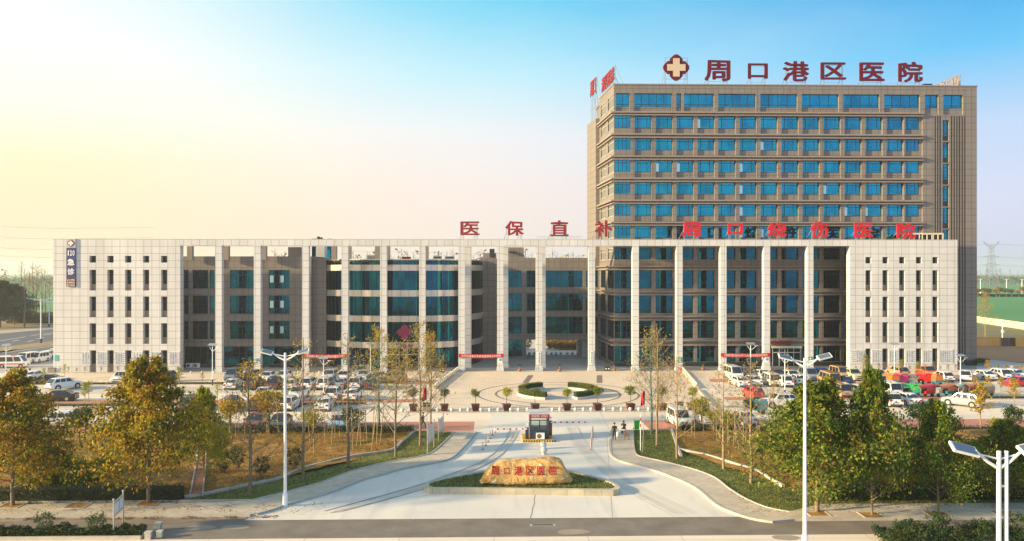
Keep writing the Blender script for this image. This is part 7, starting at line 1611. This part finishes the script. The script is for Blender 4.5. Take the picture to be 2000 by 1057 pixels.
# ============================================================ PEOPLE
M_skin = mat('skin', (.42,.25,.17), .6); M_hair = mat('black hair', (.012,.010,.010), .5); M_jk = mat('black jacket', (.012,.014,.02), .8); M_tr = mat('dark trousers', (.015,.017,.028), .8); M_shoe = mat('dark shoes', (.01,.01,.01), .5); M_jk2 = mat('grey green jacket', (.06,.07,.06), .8)
def person(x, y, z, rz, pose, label, jacket=None, h=1.70, group=None):
    J = dict(pel=(0,0,.93), ch=(0,0,1.22), nk=(0,0,1.44), hd=(0,-.01,1.60), top=(0,0,1.69), sl=(-.19,0,1.38), sr=(.19,0,1.38), el=(-.24,.03,1.10), er=(.24,.03,1.10), hl=(-.24,-.08,.86), hr=(.24,-.08,.86), pl=(-.10,0,.90), pr=(.10,0,.90), kl=(-.11,-.02,.50), kr=(.11,-.02,.50), al=(-.11,.03,.09), ar=(.11,.03,.09), tl=(-.12,-.13,.04), tr=(.12,-.13,.04))
    J.update(pose); E = [('pel','ch'),('ch','nk'),('nk','hd'),('hd','top'),('ch','sl'),('ch','sr'),('sl','el'),('sr','er'),('el','hl'),('er','hr'),('pel','pl'),('pel','pr'),('pl','kl'),('pr','kr'),('kl','al'),('kr','ar'),('al','tl'),('ar','tr')]
    rad = dict(pel=.145,ch=.155,nk=.055,hd=.095,top=.07,sl=.075,sr=.075,el=.055,er=.055,hl=.038,hr=.038,pl=.105,pr=.105,kl=.068,kr=.068,al=.045,ar=.045,tl=.04,tr=.04)
    ks = list(J); me = bpy.data.meshes.new('body'); vs = [J[k] for k in ks]; es = [(ks.index(a), ks.index(b)) for a, b in E]
    # hands: five short fingers rooted in the palm
    rr = [rad[k] for k in ks]
    for hk, ek in (('hl','el'),('hr','er')):
        d = (Vector(J[hk])-Vector(J[ek])).normalized(); o_ = d.orthogonal().normalized(); pi = len(vs); vs.append(tuple(Vector(J[hk])+d*.06)); rr.append(.028); es.append((ks.index(hk), pi))
        for f in range(5):
            s = (f-2)*.017; b_ = Vector(vs[pi])+o_*s+d*(.015 if f else -.02); i = len(vs); ln = (.035,.055,.062,.056,.045)[f]; vs.append(tuple(b_)); rr.append(.011); vs.append(tuple(b_+d*ln+o_*(-.03 if f == 0 else 0))); rr.append(.008); es += [(pi, i), (i, i+1)]
    me.from_pydata(vs, es, []); o = bpy.data.objects.new('tmp', me); COL.objects.link(o); sk = o.modifiers.new('s', 'SKIN'); sk.use_smooth_shade = True; ss = o.modifiers.new('u', 'SUBSURF'); ss.levels = 1; ss.render_levels = 1
    for i, v in enumerate(me.skin_vertices[0].data): v.radius = (rr[i], rr[i]*(.72 if i in (ks.index('ch'), ks.index('pel')) else 1)); v.use_root = (i == 0)
    dg = bpy.context.evaluated_depsgraph_get(); dg.update(); m2 = bpy.data.meshes.new_from_object(o.evaluated_get(dg)); bpy.data.objects.remove(o)
    t = thing('person', label, 'person', (x, y, z), rz, group); s = h/1.70; t.scale = (s,s,s)
    for m_ in (M_skin, jacket or M_jk, M_tr, M_shoe): m2.materials.append(m_)
    def near(co, k): return (co-Vector(J[k])).length
    for p in m2.polygons:
        c = p.center; dist = {k: near(c, k) for k in J}; k = min(dist, key=dist.get); g_ = 1
        if k in ('hd','top'): g_ = 0
        elif k == 'nk': g_ = 0 if c.z > J['nk'][2]+.01 else 1
        elif k in ('hl','hr'): g_ = 0
        elif k in ('kl','kr','pl','pr'): g_ = 2
        elif k in ('al','ar'): g_ = 2 if c.z > J[k][2]+.02 else 3
        elif k in ('tl','tr'): g_ = 3
        elif k == 'pel': g_ = 2 if c.z < J['pel'][2]-.04 else 1
        p.material_index = g_
    ob('body', m2, t); hh = Vector(J['hd']); m = MB(); m.ball((hh.x, hh.y+.015, hh.z+.045), .115, 12, 8, sz=1.0); q = [i for i, v in enumerate(m.v)]
    m.v = [(v[0], max(v[1], hh.y-.07) if v[2] < hh.z+.09 else v[1], max(v[2], hh.z-.02)) for v in m.v]; m.build('hair', M_hair, t, smooth=True)
    m = MB(); [m.ball((hh.x+sx*.036, hh.y-.098, hh.z+.0), .011, 6, 4) for sx in (-1, 1)]; m.build('eyes', M_black, t); m = MB(); m.cyl((hh.x,hh.y-.09,hh.z+.01),(hh.x,hh.y-.122,hh.z-.025),.010,.016,6); m.build('nose', M_skin, t); m = MB(); m.box(hh.x-.025,hh.x+.025,hh.y-.100,hh.y-.09,hh.z-.062,hh.z-.052); m.build('mouth', M_tl, t)
    return t
walk = dict(kl=(-.11,-.20,.50), al=(-.11,-.30,.10), tl=(-.12,-.45,.06), kr=(.11,.06,.50), ar=(.11,.36,.16), tr=(.12,.27,.05), hl=(-.24,.14,.90), el=(-.25,.16,1.12), hr=(.22,-.22,.95), er=(.25,-.02,1.10), hd=(0,-.05,1.60), nk=(0,-.02,1.44), top=(0,-.04,1.69))
x, y = G(826, 837); person(x, y, 0, R(100), walk, 'person in black walking right past the left notice boards', h=1.74)
x, y = G(1200, 862); person(x, y, SW, R(175), {}, 'person in dark clothes standing with back turned beside the small table', h=1.72)
sit = dict(pel=(0,.08,.50), ch=(0,-.02,.80), nk=(0,-.12,1.00), hd=(0,-.20,1.14), top=(0,-.22,1.23), sl=(-.19,-.08,.95), sr=(.19,-.08,.95), el=(-.24,-.26,.78), er=(.24,-.26,.78), hl=(-.12,-.46,.80), hr=(.12,-.46,.80), pl=(-.10,.04,.48), pr=(.10,.04,.48), kl=(-.12,-.36,.50), kr=(.12,-.36,.50), al=(-.12,-.34,.09), ar=(.12,-.34,.09), tl=(-.12,-.50,.04), tr=(.12,-.50,.04))
x, y = G(1219, 848); person(x, y, SW, R(-25), sit, 'person in black jacket sitting bent over the small table', h=1.75)
t = thing('stool', 'low stool under the seated person at the small table', 'stool', (x+.03, y+.12, SW)); m = MB(); m.box(-.18,.18,-.18,.18,.34,.39); m.build('seat', wood, t); m = MB(); [m.box(a_-.02,a_+.02,b_-.02,b_+.02,0,.34) for a_ in (-.15,.15) for b_ in (-.15,.15)]; m.build('leg', wood, t)
x, y = G(785, 733.5); person(x, y, 0, R(170), {}, 'left one of two people walking to the glass hall door', M_jk2); x, y = G(789, 733.5); person(x, y, 0, R(185), {}, 'right one of two people walking to the glass hall door')
# ============================================================ HAZE
HAZE = True
if HAZE:
    m = bpy.data.materials.new('haze'); m.use_nodes = True; n = m.node_tree.nodes; n.clear(); o_ = n.new('ShaderNodeOutputMaterial'); v = n.new('ShaderNodeVolumePrincipled'); v.inputs['Color'].default_value = (.93,.94,.98,1); v.inputs['Density'].default_value = .00024; v.inputs['Anisotropy'].default_value = .3; m.node_tree.links.new(v.outputs[0], o_.inputs['Volume'])
    mb = MB(); mb.box(-2700, 2700, -100, 6100, -1.5, 64); h_ = mb.build('haze', m); h_['kind'] = 'stuff'
S.cycles.volume_bounces = 1; S.cycles.volume_step_rate = 10
